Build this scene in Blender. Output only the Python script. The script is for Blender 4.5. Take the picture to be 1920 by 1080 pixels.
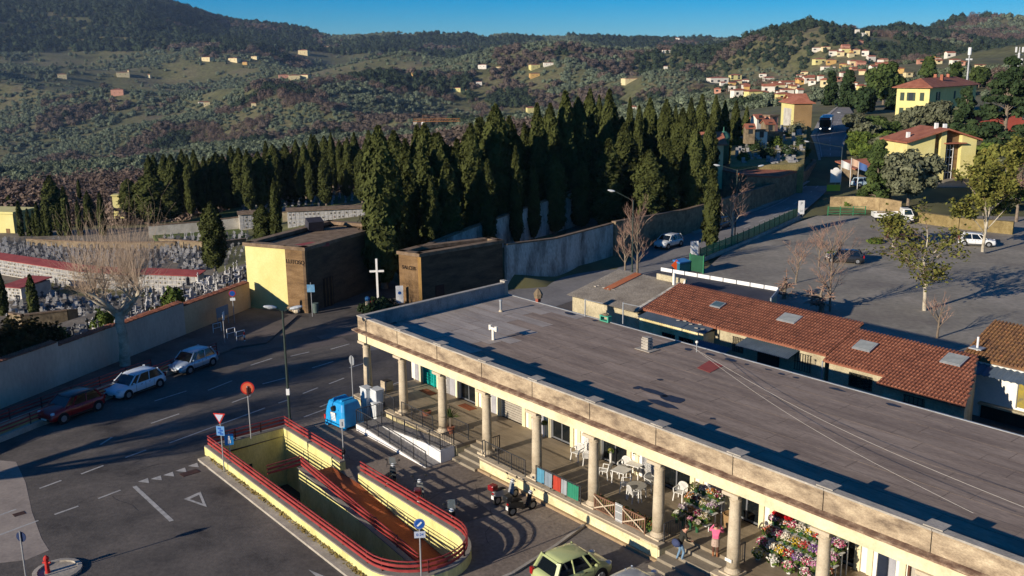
import bpy, bmesh, math, random
import numpy as np
from mathutils import Vector, Matrix
random.seed(7); rng = np.random.default_rng(7)
PI = math.pi
for o in list(bpy.data.objects): bpy.data.objects.remove(o)
scene = bpy.context.scene
col = scene.collection
# ------------------------------------------------------------------ camera
CF = 1807.0; CP = .229; CR = -.012; CZ = 22.3
cam = bpy.data.cameras.new('camera'); camo = bpy.data.objects.new('camera', cam); col.objects.link(camo)
cam.sensor_width = 36; cam.lens = CF/1920*36; cam.clip_start = .5; cam.clip_end = 20000
camo.matrix_world = Matrix.Translation((0, 0, CZ)) @ Matrix.Rotation(PI/2-CP, 4, 'X') @ Matrix.Rotation(CR, 4, 'Z')
scene.camera = camo
# ------------------------------------------------------------------ sky, sun, exposure
SUN_EL = math.radians(16.5); SH_AZ = math.radians(37.5)          # shadows run this way from +X
sdir = Vector((math.cos(SH_AZ)*math.cos(SUN_EL), math.sin(SH_AZ)*math.cos(SUN_EL), -math.sin(SUN_EL)))
world = bpy.data.worlds.new('World'); scene.world = world; world.use_nodes = True
nt = world.node_tree; nt.nodes.clear()
sky = nt.nodes.new('ShaderNodeTexSky'); sky.sky_type = 'NISHITA'; sky.sun_disc = False
sky.sun_elevation = SUN_EL; sky.sun_rotation = math.atan2(-sdir.x, -sdir.y) % (2*PI)
sky.altitude = 800; sky.air_density = 1.0; sky.dust_density = .0; sky.ozone_density = 8.0
bg = nt.nodes.new('ShaderNodeBackground'); bg.inputs['Strength'].default_value = .084
wo = nt.nodes.new('ShaderNodeOutputWorld')
hs = nt.nodes.new('ShaderNodeHueSaturation'); hs.inputs['Saturation'].default_value = 1.42; nt.links.new(sky.outputs[0], hs.inputs['Color']); nt.links.new(hs.outputs[0], bg.inputs['Color']); nt.links.new(bg.outputs[0], wo.inputs['Surface'])
sl = bpy.data.lights.new('sun', 'SUN'); sl.energy = 5.0; sl.angle = math.radians(.53); sl.color = (1, .88, .72)
so = bpy.data.objects.new('sun', sl); col.objects.link(so); so.rotation_euler = sdir.to_track_quat('-Z', 'Y').to_euler()
so.location = (-60, -40, 60)
scene.view_settings.view_transform = 'Standard'; scene.view_settings.look = 'None'
scene.view_settings.exposure = 0.44; scene.view_settings.gamma = 1
# ------------------------------------------------------------------ placing helpers
def ray(px, py):
    a = px-960; b = py-540
    u = (a*math.cos(CR)+b*math.sin(CR))/CF; v = -(-a*math.sin(CR)+b*math.cos(CR))/CF
    return (u, math.cos(CP)+v*math.sin(CP), -math.sin(CP)+v*math.cos(CP))
def G(px, py, z=0.0):                       # ground point at height z
    d = ray(px, py); t = (z-CZ)/d[2]; return Vector((d[0]*t, d[1]*t, z))
def AtY(px, py, Y):                         # point at depth Y
    d = ray(px, py); t = Y/d[1]; return Vector((d[0]*t, Y, CZ+d[2]*t))
def Pj(x, y, z):
    z = z-CZ; dep = y*math.cos(CP)-z*math.sin(CP); up = y*math.sin(CP)+z*math.cos(CP)
    u = CF*x/dep; v = -CF*up/dep
    return 960+u*math.cos(CR)-v*math.sin(CR), 540+u*math.sin(CR)+v*math.cos(CR)
BA = .682; RZ = BA-PI/2; OX, OY = -9.63, 60.96
du = (math.sin(BA), -math.cos(BA)); dw = (math.cos(BA), math.sin(BA))
def LW(u, w, z=0.0): return Vector((OX+u*du[0]+w*dw[0], OY+u*du[1]+w*dw[1], z))
def inpoly(x, y, poly):
    c = False; j = len(poly)-1
    for i in range(len(poly)):
        xi, yi = poly[i]; xj, yj = poly[j]
        if (yi > y) != (yj > y) and x < (xj-xi)*(y-yi)/(yj-yi)+xi: c = not c
        j = i
    return c
# ------------------------------------------------------------------ materials
def hx(s):
    v = [int(s[i:i+2], 16)/255 for i in (0, 2, 4)]
    return tuple((c/12.92 if c <= .04045 else ((c+.055)/1.055)**2.4) for c in v)
MATS = {}
def mat(name, cols, scale=3.0, rough=.8, bump=0.0, bscale=None, rand=0.0, metal=0.0, spec=.3, streak=None, detail=6, coord='Object', fine=0.0, alpha=None, emit=None, trans=0.0):
    """cols: list of linear colours mixed by noise; rand: per-object brightness spread; fine: fine-grain value noise"""
    if name in MATS: return MATS[name]
    m = bpy.data.materials.new(name); m.use_nodes = True; n = m.node_tree; L = n.links
    b = n.nodes['Principled BSDF']; b.inputs['Roughness'].default_value = rough; b.inputs['Metallic'].default_value = metal
    b.inputs['Specular IOR Level'].default_value = spec
    if isinstance(cols[0], (int, float)): cols = [cols]
    tc = n.nodes.new('ShaderNodeTexCoord'); src = tc.outputs[coord]
    if streak:
        mp = n.nodes.new('ShaderNodeMapping'); mp.inputs['Scale'].default_value = streak; L.new(src, mp.inputs[0]); src2 = mp.outputs[0]
    else: src2 = src
    if len(cols) > 1:
        nz = n.nodes.new('ShaderNodeTexNoise'); nz.inputs['Scale'].default_value = scale; nz.inputs['Detail'].default_value = detail
        nz.inputs['Roughness'].default_value = .65; L.new(src2, nz.inputs['Vector'])
        rp = n.nodes.new('ShaderNodeValToRGB'); e = rp.color_ramp.elements
        k = len(cols)
        for i, c in enumerate(cols):
            p = .32+.36*i/(k-1)
            el = e[i] if i < 2 else e.new(p)
            el.position = p; el.color = (*c[:3], 1)
        # keep ramp sorted
        for i, c in enumerate(sorted(range(k), key=lambda q: q)):
            pass
        L.new(nz.outputs['Fac'], rp.inputs[0]); out = rp.outputs[0]
    else:
        rgb = n.nodes.new('ShaderNodeRGB'); rgb.outputs[0].default_value = (*cols[0][:3], 1); out = rgb.outputs[0]
    if fine:
        fz = n.nodes.new('ShaderNodeTexNoise'); fz.inputs['Scale'].default_value = scale*14; fz.inputs['Detail'].default_value = 4; L.new(src2, fz.inputs['Vector'])
        mr = n.nodes.new('ShaderNodeMapRange'); mr.inputs['From Min'].default_value = .3; mr.inputs['From Max'].default_value = .7
        mr.inputs['To Min'].default_value = 1-fine; mr.inputs['To Max'].default_value = 1+fine; L.new(fz.outputs['Fac'], mr.inputs[0])
        mx = n.nodes.new('ShaderNodeVectorMath'); mx.operation = 'SCALE'; L.new(out, mx.inputs[0]); L.new(mr.outputs[0], mx.inputs['Scale']); out = mx.outputs[0]
    if rand:
        oi = n.nodes.new('ShaderNodeObjectInfo'); mr = n.nodes.new('ShaderNodeMapRange')
        mr.inputs['To Min'].default_value = 1-rand; mr.inputs['To Max'].default_value = 1+rand; L.new(oi.outputs['Random'], mr.inputs[0])
        mx = n.nodes.new('ShaderNodeVectorMath'); mx.operation = 'SCALE'; L.new(out, mx.inputs[0]); L.new(mr.outputs[0], mx.inputs['Scale']); out = mx.outputs[0]
    L.new(out, b.inputs['Base Color'])
    if bump:
        bz = n.nodes.new('ShaderNodeTexNoise'); bz.inputs['Scale'].default_value = bscale or scale*6; bz.inputs['Detail'].default_value = 5; L.new(src2, bz.inputs['Vector'])
        bp = n.nodes.new('ShaderNodeBump'); bp.inputs['Strength'].default_value = bump; bp.inputs['Distance'].default_value = .05
        L.new(bz.outputs['Fac'], bp.inputs['Height']); L.new(bp.outputs[0], b.inputs['Normal'])
    if alpha is not None: b.inputs['Alpha'].default_value = alpha
    if trans: b.inputs['Transmission Weight'].default_value = trans
    if emit: b.inputs['Emission Color'].default_value = (*emit[0], 1); b.inputs['Emission Strength'].default_value = emit[1]
    MATS[name] = m; return m
def sc(c, k): return tuple(x*k for x in c)
# ------------------------------------------------------------------ mesh builder
class MB:
    def __init__(s): s.v = []; s.f = []; s.m = []; s.mi = 0
    def add(s, vs, fs):
        o = len(s.v); s.v += [tuple(v) for v in vs]
        for f in fs: s.f.append(tuple(i+o for i in f)); s.m.append(s.mi)
        return s
    def box(s, x0, x1, y0, y1, z0, z1):
        return s.add([(x0,y0,z0),(x1,y0,z0),(x1,y1,z0),(x0,y1,z0),(x0,y0,z1),(x1,y0,z1),(x1,y1,z1),(x0,y1,z1)],
            [(0,3,2,1),(4,5,6,7),(0,1,5,4),(1,2,6,5),(2,3,7,6),(3,0,4,7)])
    def cbox(s, c, sx, sy, sz, rz=0.0, rx=0.0, ry=0.0):
        M = Matrix.Translation(c) @ Matrix.Rotation(rz, 4, 'Z') @ Matrix.Rotation(ry, 4, 'Y') @ Matrix.Rotation(rx, 4, 'X')
        vs = [M @ Vector((a*sx/2, b*sy/2, c_*sz/2)) for c_ in (-1, 1) for a, b in ((-1,-1),(1,-1),(1,1),(-1,1))]
        return s.add(vs, [(0,3,2,1),(4,5,6,7),(0,1,5,4),(1,2,6,5),(2,3,7,6),(3,0,4,7)])
    def prism(s, poly, z0, z1):
        n = len(poly); z0f = z0 if callable(z0) else (lambda x, y: z0); z1f = z1 if callable(z1) else (lambda x, y: z1)
        A = sum(poly[i][0]*poly[(i+1)%n][1]-poly[(i+1)%n][0]*poly[i][1] for i in range(n))
        if A < 0: poly = poly[::-1]
        vs = [(x, y, z0f(x, y)) for x, y in poly]+[(x, y, z1f(x, y)) for x, y in poly]
        return s.add(vs, [tuple(range(n-1, -1, -1)), tuple(range(n, 2*n))]+[(i, (i+1)%n, n+(i+1)%n, n+i) for i in range(n)])
    def bar(s, a, b, w, h):                    # rectangular bar from a to b, w sideways, h upright
        a = Vector(a); b = Vector(b); d = (b-a).normalized(); up = Vector((0, 0, 1))
        if abs(d.z) > .98: up = Vector((0, 1, 0))
        sd = d.cross(up).normalized(); up = sd.cross(d).normalized()
        vs = []
        for p in (a, b):
            for i, j in ((-1,-1),(1,-1),(1,1),(-1,1)): vs.append(p+sd*(i*w/2)+up*(j*h/2))
        return s.add(vs, [(0,3,2,1),(4,5,6,7),(0,1,5,4),(1,2,6,5),(2,3,7,6),(3,0,4,7)])
    def cyl(s, a, b, r0, r1=None, n=8, cap=True):
        r1 = r0 if r1 is None else r1; a = Vector(a); b = Vector(b); d = b-a
        if d.length < 1e-6: return s
        d.normalize(); t = Vector((1, 0, 0)) if abs(d.x) < .8 else Vector((0, 1, 0)); x = d.cross(t).normalized(); y = d.cross(x)
        vs = [p+(x*math.cos(2*PI*i/n)+y*math.sin(2*PI*i/n))*r for p, r in ((a, r0), (b, r1)) for i in range(n)]
        fs = [(i, i+n, (i+1)%n+n, (i+1)%n) for i in range(n)]
        if cap: fs += [tuple(range(n)), tuple(range(2*n-1, n-1, -1))]
        return s.add(vs, fs)
    def lathe(s, prof, n=12, c=(0, 0, 0)):     # (r,z) pairs, bottom to top
        vs = []; k = len(prof)
        for r, z in prof:
            for i in range(n): vs.append((c[0]+r*math.cos(2*PI*i/n), c[1]+r*math.sin(2*PI*i/n), c[2]+z))
        fs = [(j*n+i, j*n+(i+1)%n, (j+1)*n+(i+1)%n, (j+1)*n+i) for j in range(k-1) for i in range(n)]
        fs += [tuple(range(n-1, -1, -1)), tuple(range((k-1)*n, k*n))]
        return s.add(vs, fs)
    def tube(s, pts, r, n=6):
        for a, b in zip(pts[:-1], pts[1:]): s.cyl(a, b, r, r, n)
        return s
    def ball(s, c, rx, ry=None, rz=None, n=8, k=6):
        ry = ry or rx; rz = rz or rx
        vs = [(c[0], c[1], c[2]-rz)]
        for j in range(1, k):
            t = PI*j/k-PI/2
            for i in range(n): vs.append((c[0]+rx*math.cos(t)*math.cos(2*PI*i/n), c[1]+ry*math.cos(t)*math.sin(2*PI*i/n), c[2]+rz*math.sin(t)))
        vs.append((c[0], c[1], c[2]+rz)); L = len(vs)-1
        fs = [(0, 1+(i+1)%n, 1+i) for i in range(n)]+[(L, L-n+i, L-n+(i+1)%n) for i in range(n)]
        fs += [(1+j*n+i, 1+j*n+(i+1)%n, 1+(j+1)*n+(i+1)%n, 1+(j+1)*n+i) for j in range(k-2) for i in range(n)]
        return s.add(vs, fs)
    def quad(s, *p): return s.add(p, [tuple(range(len(p)))])
    def mesh(s, name, mats, smooth=False):
        me = bpy.data.meshes.new(name); me.from_pydata(s.v, [], s.f)
        if not isinstance(mats, (list, tuple)): mats = [mats]
        for m in mats: me.materials.append(m)
        if len(mats) > 1: me.polygons.foreach_set('material_index', s.m)
        if smooth: me.polygons.foreach_set('use_smooth', [True]*len(me.polygons))
        me.update(); return me
    def build(s, name, mats, parent=None, loc=None, rz=0.0, smooth=False, bevel=0.0):
        o = bpy.data.objects.new(name, s.mesh(name, mats, smooth)); col.objects.link(o)
        if parent: o.parent = parent
        if loc is not None: o.location = loc
        if rz: o.rotation_euler = (0, 0, rz)
        if bevel:
            bv = o.modifiers.new('bevel', 'BEVEL'); bv.width = bevel; bv.segments = 2; bv.limit_method = 'ANGLE'
        return o
def link(name, me, parent=None, loc=None, rz=0.0, scale=None):
    o = bpy.data.objects.new(name, me); col.objects.link(o)
    if parent: o.parent = parent
    if loc is not None: o.location = loc
    if rz: o.rotation_euler = (0, 0, rz)
    if scale is not None: o.scale = scale if hasattr(scale, '__len__') else (scale,)*3
    return o
def tag(o, label=None, cat=None, group=None, kind=None):
    if label: o['label'] = label
    if cat: o['category'] = cat
    if group: o['group'] = group
    if kind: o['kind'] = kind
    return o
def thing(name, label, cat, loc=(0, 0, 0), rz=0.0, group=None):
    o = bpy.data.objects.new(name, None); col.objects.link(o); o.empty_display_size = .3
    o.location = loc; o.rotation_euler = (0, 0, rz); return tag(o, label, cat, group)
KIDS = {}
def copy_tree(o, parent=None, loc=None, rz=None, label=None, scale=None):
    c = o.copy(); col.objects.link(c); c.parent = parent
    if loc is not None: c.location = loc
    if rz is not None: c.rotation_euler = (0, 0, rz)
    if scale is not None: c.scale = scale if hasattr(scale, '__len__') else (scale,)*3
    if label: c['label'] = label
    for ch in list(o.children): copy_tree(ch, c)
    return c
def struct(o): o['kind'] = 'structure'; return o
def quads_mesh(name, C, A, B, material, extra=None):
    """leaf cards: centres C, half-axes A and B (n,3)"""
    n = len(C); V = np.empty((n, 4, 3), np.float32)
    V[:, 0] = C-A-B; V[:, 1] = C+A-B*.35; V[:, 2] = C+A*.2+B; V[:, 3] = C-A+B*.5
    V = V.reshape(-1, 3); F = np.arange(n*4, dtype=np.int32)
    ev, ef = (extra.v, extra.f) if extra else ([], [])
    base = n*4
    if extra: V = np.concatenate([V, np.array(ev, np.float32)])
    loops = list(F); starts = list(range(0, n*4, 4)); tot = [4]*n; p = n*4
    for f in ef:
        loops += [i+base for i in f]; starts.append(p); tot.append(len(f)); p += len(f)
    me = bpy.data.meshes.new(name); me.vertices.add(len(V)); me.vertices.foreach_set('co', V.ravel())
    me.loops.add(len(loops)); me.loops.foreach_set('vertex_index', np.array(loops, np.int32))
    me.polygons.add(len(starts)); me.polygons.foreach_set('loop_start', np.array(starts, np.int32))
    me.materials.append(material); me.update(calc_edges=True); me.validate(); return me
def unit(a): return a/np.maximum(np.linalg.norm(a, axis=1, keepdims=True), 1e-6)
def leafcards(name, C, N, size, material, r, extra=None, up=.0):
    """cards centred at C, facing roughly along N"""
    n = len(C); N = unit(N+r.normal(0, .55, (n, 3))+np.array([0, 0, up]))
    T = unit(np.cross(N, r.normal(0, 1, (n, 3)))); B = np.cross(N, T)
    s = (size*r.uniform(.6, 1.35, n))[:, None]
    return quads_mesh(name, C, T*s, B*s*.8, material, extra)
def vnoise(seed):
    """smooth 2-D value noise, numpy"""
    g = np.random.default_rng(seed).uniform(-1, 1, (256, 256))
    def f(x, y):
        x = np.asarray(x, float); y = np.asarray(y, float)
        xi = np.floor(x).astype(int); yi = np.floor(y).astype(int); fx = x-xi; fy = y-yi
        fx = fx*fx*(3-2*fx); fy = fy*fy*(3-2*fy)
        a = g[xi & 255, yi & 255]; b = g[(xi+1) & 255, yi & 255]; c = g[xi & 255, (yi+1) & 255]; d = g[(xi+1) & 255, (yi+1) & 255]
        return (a*(1-fx)+b*fx)*(1-fy)+(c*(1-fx)+d*fx)*fy
    return f
VN = [vnoise(i) for i in range(6)]
def text_mesh(s, size, material, depth=.02):
    cu = bpy.data.curves.new('t', 'FONT'); cu.body = s; cu.size = size; cu.extrude = depth; cu.align_x = 'CENTER'; cu.align_y = 'CENTER'
    o = bpy.data.objects.new('t', cu); col.objects.link(o); bpy.context.view_layer.update()
    me = bpy.data.meshes.new_from_object(o.evaluated_get(bpy.context.evaluated_depsgraph_get())); bpy.data.objects.remove(o)
    me.materials.clear(); me.materials.append(material); return me
# ================================================================== terrain
def zr(y):                                     # the road climbs away from the camera
    return float(np.interp(y, [105, 120, 135, 150, 171, 194, 219, 266, 330, 420], [0, .35, 1.0, 1.6, 3.2, 5.9, 7.3, 9.6, 13, 17]))
PX = np.array([-500, -200, 0, 300, 500, 650, 800, 960, 1150, 1300, 1450, 1550, 1650, 1750, 1850, 1920, 2150, 2500], float)
def hz(px): return 118.5-.012*(px-960)
def fromy(Y, ys): return [CZ-(yy-hz(p))/CF*Y for p, yy in zip(PX, ys)]
def lin(k, v): return list(np.interp(PX, k, v))
YR = [60, 92, 96, 104, 120, 150, 200, 260, 400, 700, 1100, 1600, 2200, 2900, 3600, 4600]
ZT = [lin([-500, 2500], [-6, -6]),
      lin([-500, 650, 760, 2500], [-5, -5, -5, -5]),
      lin([-500, 600, 740, 960, 1100, 2500], [-4.6, -4.6, 1.0, 1.5, -3, -3]),
      lin([-500, 500, 700, 1000, 1200, 2500], [-4.4, -4.2, 1.0, 1.6, -.3, -.3]),
      lin([-500, 400, 650, 1000, 1200, 2500], [-4.4, -4.0, 0, 1.8, .2, .2]),
      lin([-500, 300, 650, 960, 1250, 2500], [-5, -4.6, -1, 1.8, 1.4, 1.4]),
      lin([-500, 300, 650, 960, 1250, 1450, 2500], [-10, -9, -4, 1, 4.5, 6, 6.2]),
      lin([-500, 300, 650, 960, 1250, 1450, 2500], [-17, -15, -10, -3, 5.5, 9, 9.3]),
      fromy(400, lin([-500, 0, 300, 500, 650, 800, 960, 1150, 1300, 1450, 1550, 1750, 1920, 2500], [365, 362, 345, 322, 300, 283, 262, 232, 208, 188, 168, 160, 158, 158])),
      fromy(700, lin([-500, 0, 300, 500, 650, 800, 960, 1150, 1300, 1450, 1550, 1750, 1920, 2500], [300, 292, 285, 268, 252, 246, 226, 206, 190, 165, 146, 134, 132, 132])),
      fromy(1100, lin([-500, 0, 300, 500, 650, 800, 960, 1150, 1300, 1450, 1550, 1750, 1920, 2500], [230, 226, 222, 212, 212, 205, 196, 184, 168, 146, 130, 118, 116, 116])),
      fromy(1600, lin([-500, 0, 300, 500, 650, 800, 960, 1150, 1300, 1450, 1550, 1750, 1920, 2500], [165, 165, 162, 160, 168, 170, 165, 158, 145, 128, 114, 104, 104, 104])),
      fromy(2200, lin([-500, 0, 300, 500, 650, 800, 960, 1150, 1300, 1450, 1550, 1750, 1920, 2500], [85, 90, 112, 118, 138, 140, 138, 134, 120, 108, 98, 92, 96, 96])),
      fromy(2900, lin([-500, 0, 200, 300, 480, 650, 800, 960, 1150, 1300, 1450, 1550, 1750, 1920, 2500], [-10, 0, 20, 40, 72, 98, 96, 100, 108, 98, 88, 84, 76, 88, 88])),
      fromy(3600, lin([-500, 0, 200, 310, 420, 480, 570, 650, 720, 800, 930, 1000, 1200, 1290, 1400, 1540, 1600, 1650, 1700, 1760, 1820, 1920, 2500], [-70, -45, -22, 2, 26, 43, 50, 72, 66, 62, 66, 74, 82, 77, 70, 69, 57, 54, 60, 70, 84, 78, 78])),
      [-60]*len(PX)]
YR = np.array(YR, float); ZT = np.array(ZT)
LYR = np.log(YR)
def T(x, y):
    x = np.asarray(x, float); y = np.maximum(np.asarray(y, float), 61)
    p = np.clip(960+CF*x/y*.974, PX[0], PX[-1]-1)
    ly = np.clip(np.log(y), LYR[0], LYR[-1]-1e-6)
    i = np.clip(np.searchsorted(LYR, ly, 'right')-1, 0, len(YR)-2); t = (ly-LYR[i])/(LYR[i+1]-LYR[i])
    j = np.clip(np.searchsorted(PX, p, 'right')-1, 0, len(PX)-2); s = (p-PX[j])/(PX[j+1]-PX[j]); s = s*s*(3-2*s)*.5+s*.5
    z = (ZT[i, j]*(1-s)+ZT[i, j+1]*s)*(1-t)+(ZT[i+1, j]*(1-s)+ZT[i+1, j+1]*s)*t
    k = np.clip((y-330)/900, 0, 1)*np.where(y > 2300, np.clip(1-(y-2300)/1300*.75, .25, 1), 1)
    nz = 58*VN[0](x/520+5.3, y/560)+26*VN[1](x/230, y/250+3)+8*VN[2](x/90, y/90)
    rid = 46*(1-np.abs(VN[3](x/380+1.7+y/900, y/700)))**2
    k2 = np.clip((y-220)/200, 0, 1)*np.clip(1-(y-2300)/1500, .3, 1)
    return z+k*(nz+rid-26)+k2*1.2*VN[4](x/40, y/40)
def Tz(x, y): return float(T(x, y))
def hit(px, py, y0=112.0, y1=4200.0):          # where a sight line meets the terrain
    d = ray(px, py); y = y0; st = 1.0
    while y < y1:
        t = y/d[1]; z = CZ+d[2]*t
        if z <= Tz(d[0]*t, y): return Vector((d[0]*t, y, Tz(d[0]*t, y)))
        y *= 1.006
    return None
M_soil = mat('hill_soil', [hx('4a4a30'), hx('5a5a38'), hx('645f42'), hx('585040')], .012, .95, bump=.4, bscale=.25, fine=.35)
def terrain():
    ys = np.concatenate([np.linspace(60, 150, 46), np.geomspace(153, 4600, 230)])
    ps = np.linspace(-480, 2480, 330)
    Yg, Pg = np.meshgrid(ys, ps, indexing='ij'); Xg = (Pg-960)/CF/.974*Yg
    Zg = T(Xg, Yg); Zg = np.where(Yg < 150, Zg-.12, Zg-.02*0)
    n, m = Yg.shape; V = np.stack([Xg, Yg, Zg], -1).reshape(-1, 3)
    idx = np.arange(n*m).reshape(n, m)
    F = np.stack([idx[:-1, :-1], idx[:-1, 1:], idx[1:, 1:], idx[1:, :-1]], -1).reshape(-1, 4)
    me = bpy.data.meshes.new('hills'); me.vertices.add(len(V)); me.vertices.foreach_set('co', V.astype(np.float32).ravel())
    me.loops.add(F.size); me.loops.foreach_set('vertex_index', F.astype(np.int32).ravel())
    me.polygons.add(len(F)); me.polygons.foreach_set('loop_start', np.arange(0, F.size, 4, dtype=np.int32))
    me.polygons.foreach_set('use_smooth', [True]*len(F)); me.materials.append(M_soil); me.update(calc_edges=True)
    o = link('hills', me); struct(o); return o
terrain()
# ------------------------------------------------------------------ woods and groves on the hills (stuff)
def mleaf(name, cols, rand=.3, scale=.8): return mat(name, cols, scale, .85, rand=rand, spec=.15, fine=.25)
ML_olive = mleaf('leaf_olive', [hx('4c5440'), hx('66705a'), hx('78806a')])
ML_oak = mleaf('leaf_oak_brown', [hx('4a4038'), hx('62564c'), hx('70645a')], .3)
ML_pine = mleaf('leaf_pine', [hx('2c3828'), hx('3a4632'), hx('48523a')], .3)
ML_rust = mleaf('leaf_rust', [hx('5c4030'), hx('76503a'), hx('846046')], .3)
ML_bare = mleaf('twig_grey', [hx('5a4c44'), hx('6c5c52'), hx('7a6a60')], .3)
def crown_mesh(name, material, n, rx, rz, size, seed, cone=False, hole=.0):
    r = np.random.default_rng(seed); d = unit(r.normal(0, 1, (n, 3))); k = 1+.28*np.sin(d[:, 0]*5+seed)*np.cos(d[:, 1]*4+1)+.15*np.sin(d[:, 2]*7)
    rad = k*r.uniform(.55, 1.0, n)**.5
    C = d*rad[:, None]*np.array([rx, rx, rz]); C[:, 2] += rz
    if cone:
        t = r.uniform(0, 1, n); a = r.uniform(0, 2*PI, n); q = (1-t)**.8*(.8+.2*np.sin(t*40))*r.uniform(.6, 1, n)
        C = np.stack([np.cos(a)*q*rx, np.sin(a)*q*rx, t*rz*2], -1); d = np.stack([np.cos(a), np.sin(a), np.full(n, .5)], -1)
    core = MB()
    if not hole:
        if cone: core.lathe([(rx*.1, 0), (rx*.62, rz*.2), (rx*.3, rz*1.2), (.02, rz*1.8)], 7)
        else: core.ball((0, 0, rz), rx*.68, rx*.68, rz*.7, 7, 5)
    return leafcards(name, C, d, size, material, r, core if not hole else None, up=.25)
def grove(name, label, cat, pts, scales, source):
    """scatter many copies of a crown over the hill (geometry nodes, one object)"""
    me = bpy.data.meshes.new(name); me.vertices.add(len(pts)); me.vertices.foreach_set('co', np.asarray(pts, np.float32).ravel())
    at = me.attributes.new('size', 'FLOAT', 'POINT'); at.data.foreach_set('value', np.asarray(scales, np.float32))
    at = me.attributes.new('turn', 'FLOAT', 'POINT'); at.data.foreach_set('value', rng.uniform(0, 6.28, len(pts)).astype(np.float32))
    o = link(name, me); tag(o, label, cat, kind='stuff')
    g = bpy.data.node_groups.new(name, 'GeometryNodeTree')
    g.interface.new_socket('Geometry', in_out='INPUT', socket_type='NodeSocketGeometry'); g.interface.new_socket('Geometry', in_out='OUTPUT', socket_type='NodeSocketGeometry')
    N = g.nodes; L = g.links; gi = N.new('NodeGroupInput'); go = N.new('NodeGroupOutput')
    mp = N.new('GeometryNodeMeshToPoints'); ip = N.new('GeometryNodeInstanceOnPoints'); ob = N.new('GeometryNodeObjectInfo'); ob.inputs['Object'].default_value = source
    ob.inputs['As Instance'].default_value = True
    s = N.new('GeometryNodeInputNamedAttribute'); s.data_type = 'FLOAT'; s.inputs['Name'].default_value = 'size'
    t = N.new('GeometryNodeInputNamedAttribute'); t.data_type = 'FLOAT'; t.inputs['Name'].default_value = 'turn'
    cx = N.new('ShaderNodeCombineXYZ'); L.new(t.outputs['Attribute'], cx.inputs['Z'])
    L.new(gi.outputs[0], mp.inputs['Mesh']); L.new(mp.outputs[0], ip.inputs['Points']); L.new(ob.outputs['Geometry'], ip.inputs['Instance'])
    L.new(cx.outputs[0], ip.inputs['Rotation']); L.new(s.outputs['Attribute'], ip.inputs['Scale']); L.new(ip.outputs[0], go.inputs[0])
    md = o.modifiers.new('scatter', 'NODES'); md.node_group = g
    return o
def src(name, me): return bpy.data.objects.new(name, me)        # crown used only by the scatter
S_olive = src('olive_crown', crown_mesh('olive_crown', ML_olive, 200, 1, .8, .17, 3))
S_oak = src('oak_crown', crown_mesh('oak_crown', ML_oak, 240, 1, .85, .15, 5))
S_bare = src('bare_crown', crown_mesh('bare_crown', ML_bare, 300, 1, 1.0, .1, 6, hole=1.0))
S_pine = src('pine_crown', crown_mesh('pine_crown', ML_pine, 220, .9, 1.05, .17, 8))
S_rust = src('rust_crown', crown_mesh('rust_crown', ML_rust, 220, 1, .85, .16, 9))
far = {k: ([], []) for k in ('olive', 'oak', 'bare', 'pine', 'rust')}
HOUSES = []                                    # (x, y, r) kept clear of trees; filled in below
def scatter(n, y0, y1, s0, s1):
    Y = np.sqrt(rng.uniform(y0*y0, y1*y1, n)); p = rng.uniform(-300, 2250, n); X = (p-960)/CF/.974*Y; Z = T(X, Y)
    k = VN[0](X/260+11, Y/260+4)+.6*VN[1](X/110, Y/110)+.35*VN[2](X/45, Y/45); k2 = VN[3](X/180+7, Y/180)+.5*VN[4](X/70, Y/70); u = rng.random(n)
    keep = np.ones(n, bool)
    for a, b, r in HOUSES: keep &= (X-a)**2+(Y-b)**2 > r*r
    yb = np.interp(p, [-300, 0, 300, 500, 700, 900, 1150], [370, 395, 440, 500, 560, 590, 300])      # upper edge of the brown wood below the cemetery
    ty = np.full(n, 'olive', dtype='<U5')
    town = (p > 1280) & (Y < 1500); near = (Y < 1050) & (p < 950) & ~town; fr = ~town & ~near
    ty[town] = np.where(k < 0, 'olive', np.where(k2 > -.25, 'pine', 'bare'))[town]; keep &= ~(town & (k < -.42)); keep &= ~((Y < 330) & (p > 1150))
    ty[near] = np.where(k > .62, np.where(k2 < .3, 'oak', 'pine'), np.where(k2 < -.78, 'rust', 'olive'))[near]; keep &= ~(near & (k < -.75))
    high = (((p < 620) & (Z > 60)) | ((Y > 2700) & (k2 > .05)))
    t3 = np.where(high, np.where(k2 > -.45, 'pine', 'oak'), np.where(k > .55, 'pine', np.where(k > .28, np.where(k2 < .1, 'oak', 'bare'), 'olive')))
    ty[fr] = t3[fr]; keep &= ~(fr & ~high & (k < -.38) & (u < .9))
    wood = (Y < yb) & (p < 1150); ty[wood] = np.where(k2 < .5, 'bare', 'oak')[wood]; keep[wood] = True
    s = rng.uniform(s0, s1, n)*np.where(ty == 'olive', .85, 1.2)*np.where(town, .7, 1)*np.where(rng.random(n) < .12, 1.35, 1)
    for t in far:
        m = keep & (ty == t); far[t][0].extend(np.stack([X, Y, Z-.15*s], -1)[m].tolist()); far[t][1].extend(s[m].tolist())
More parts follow.
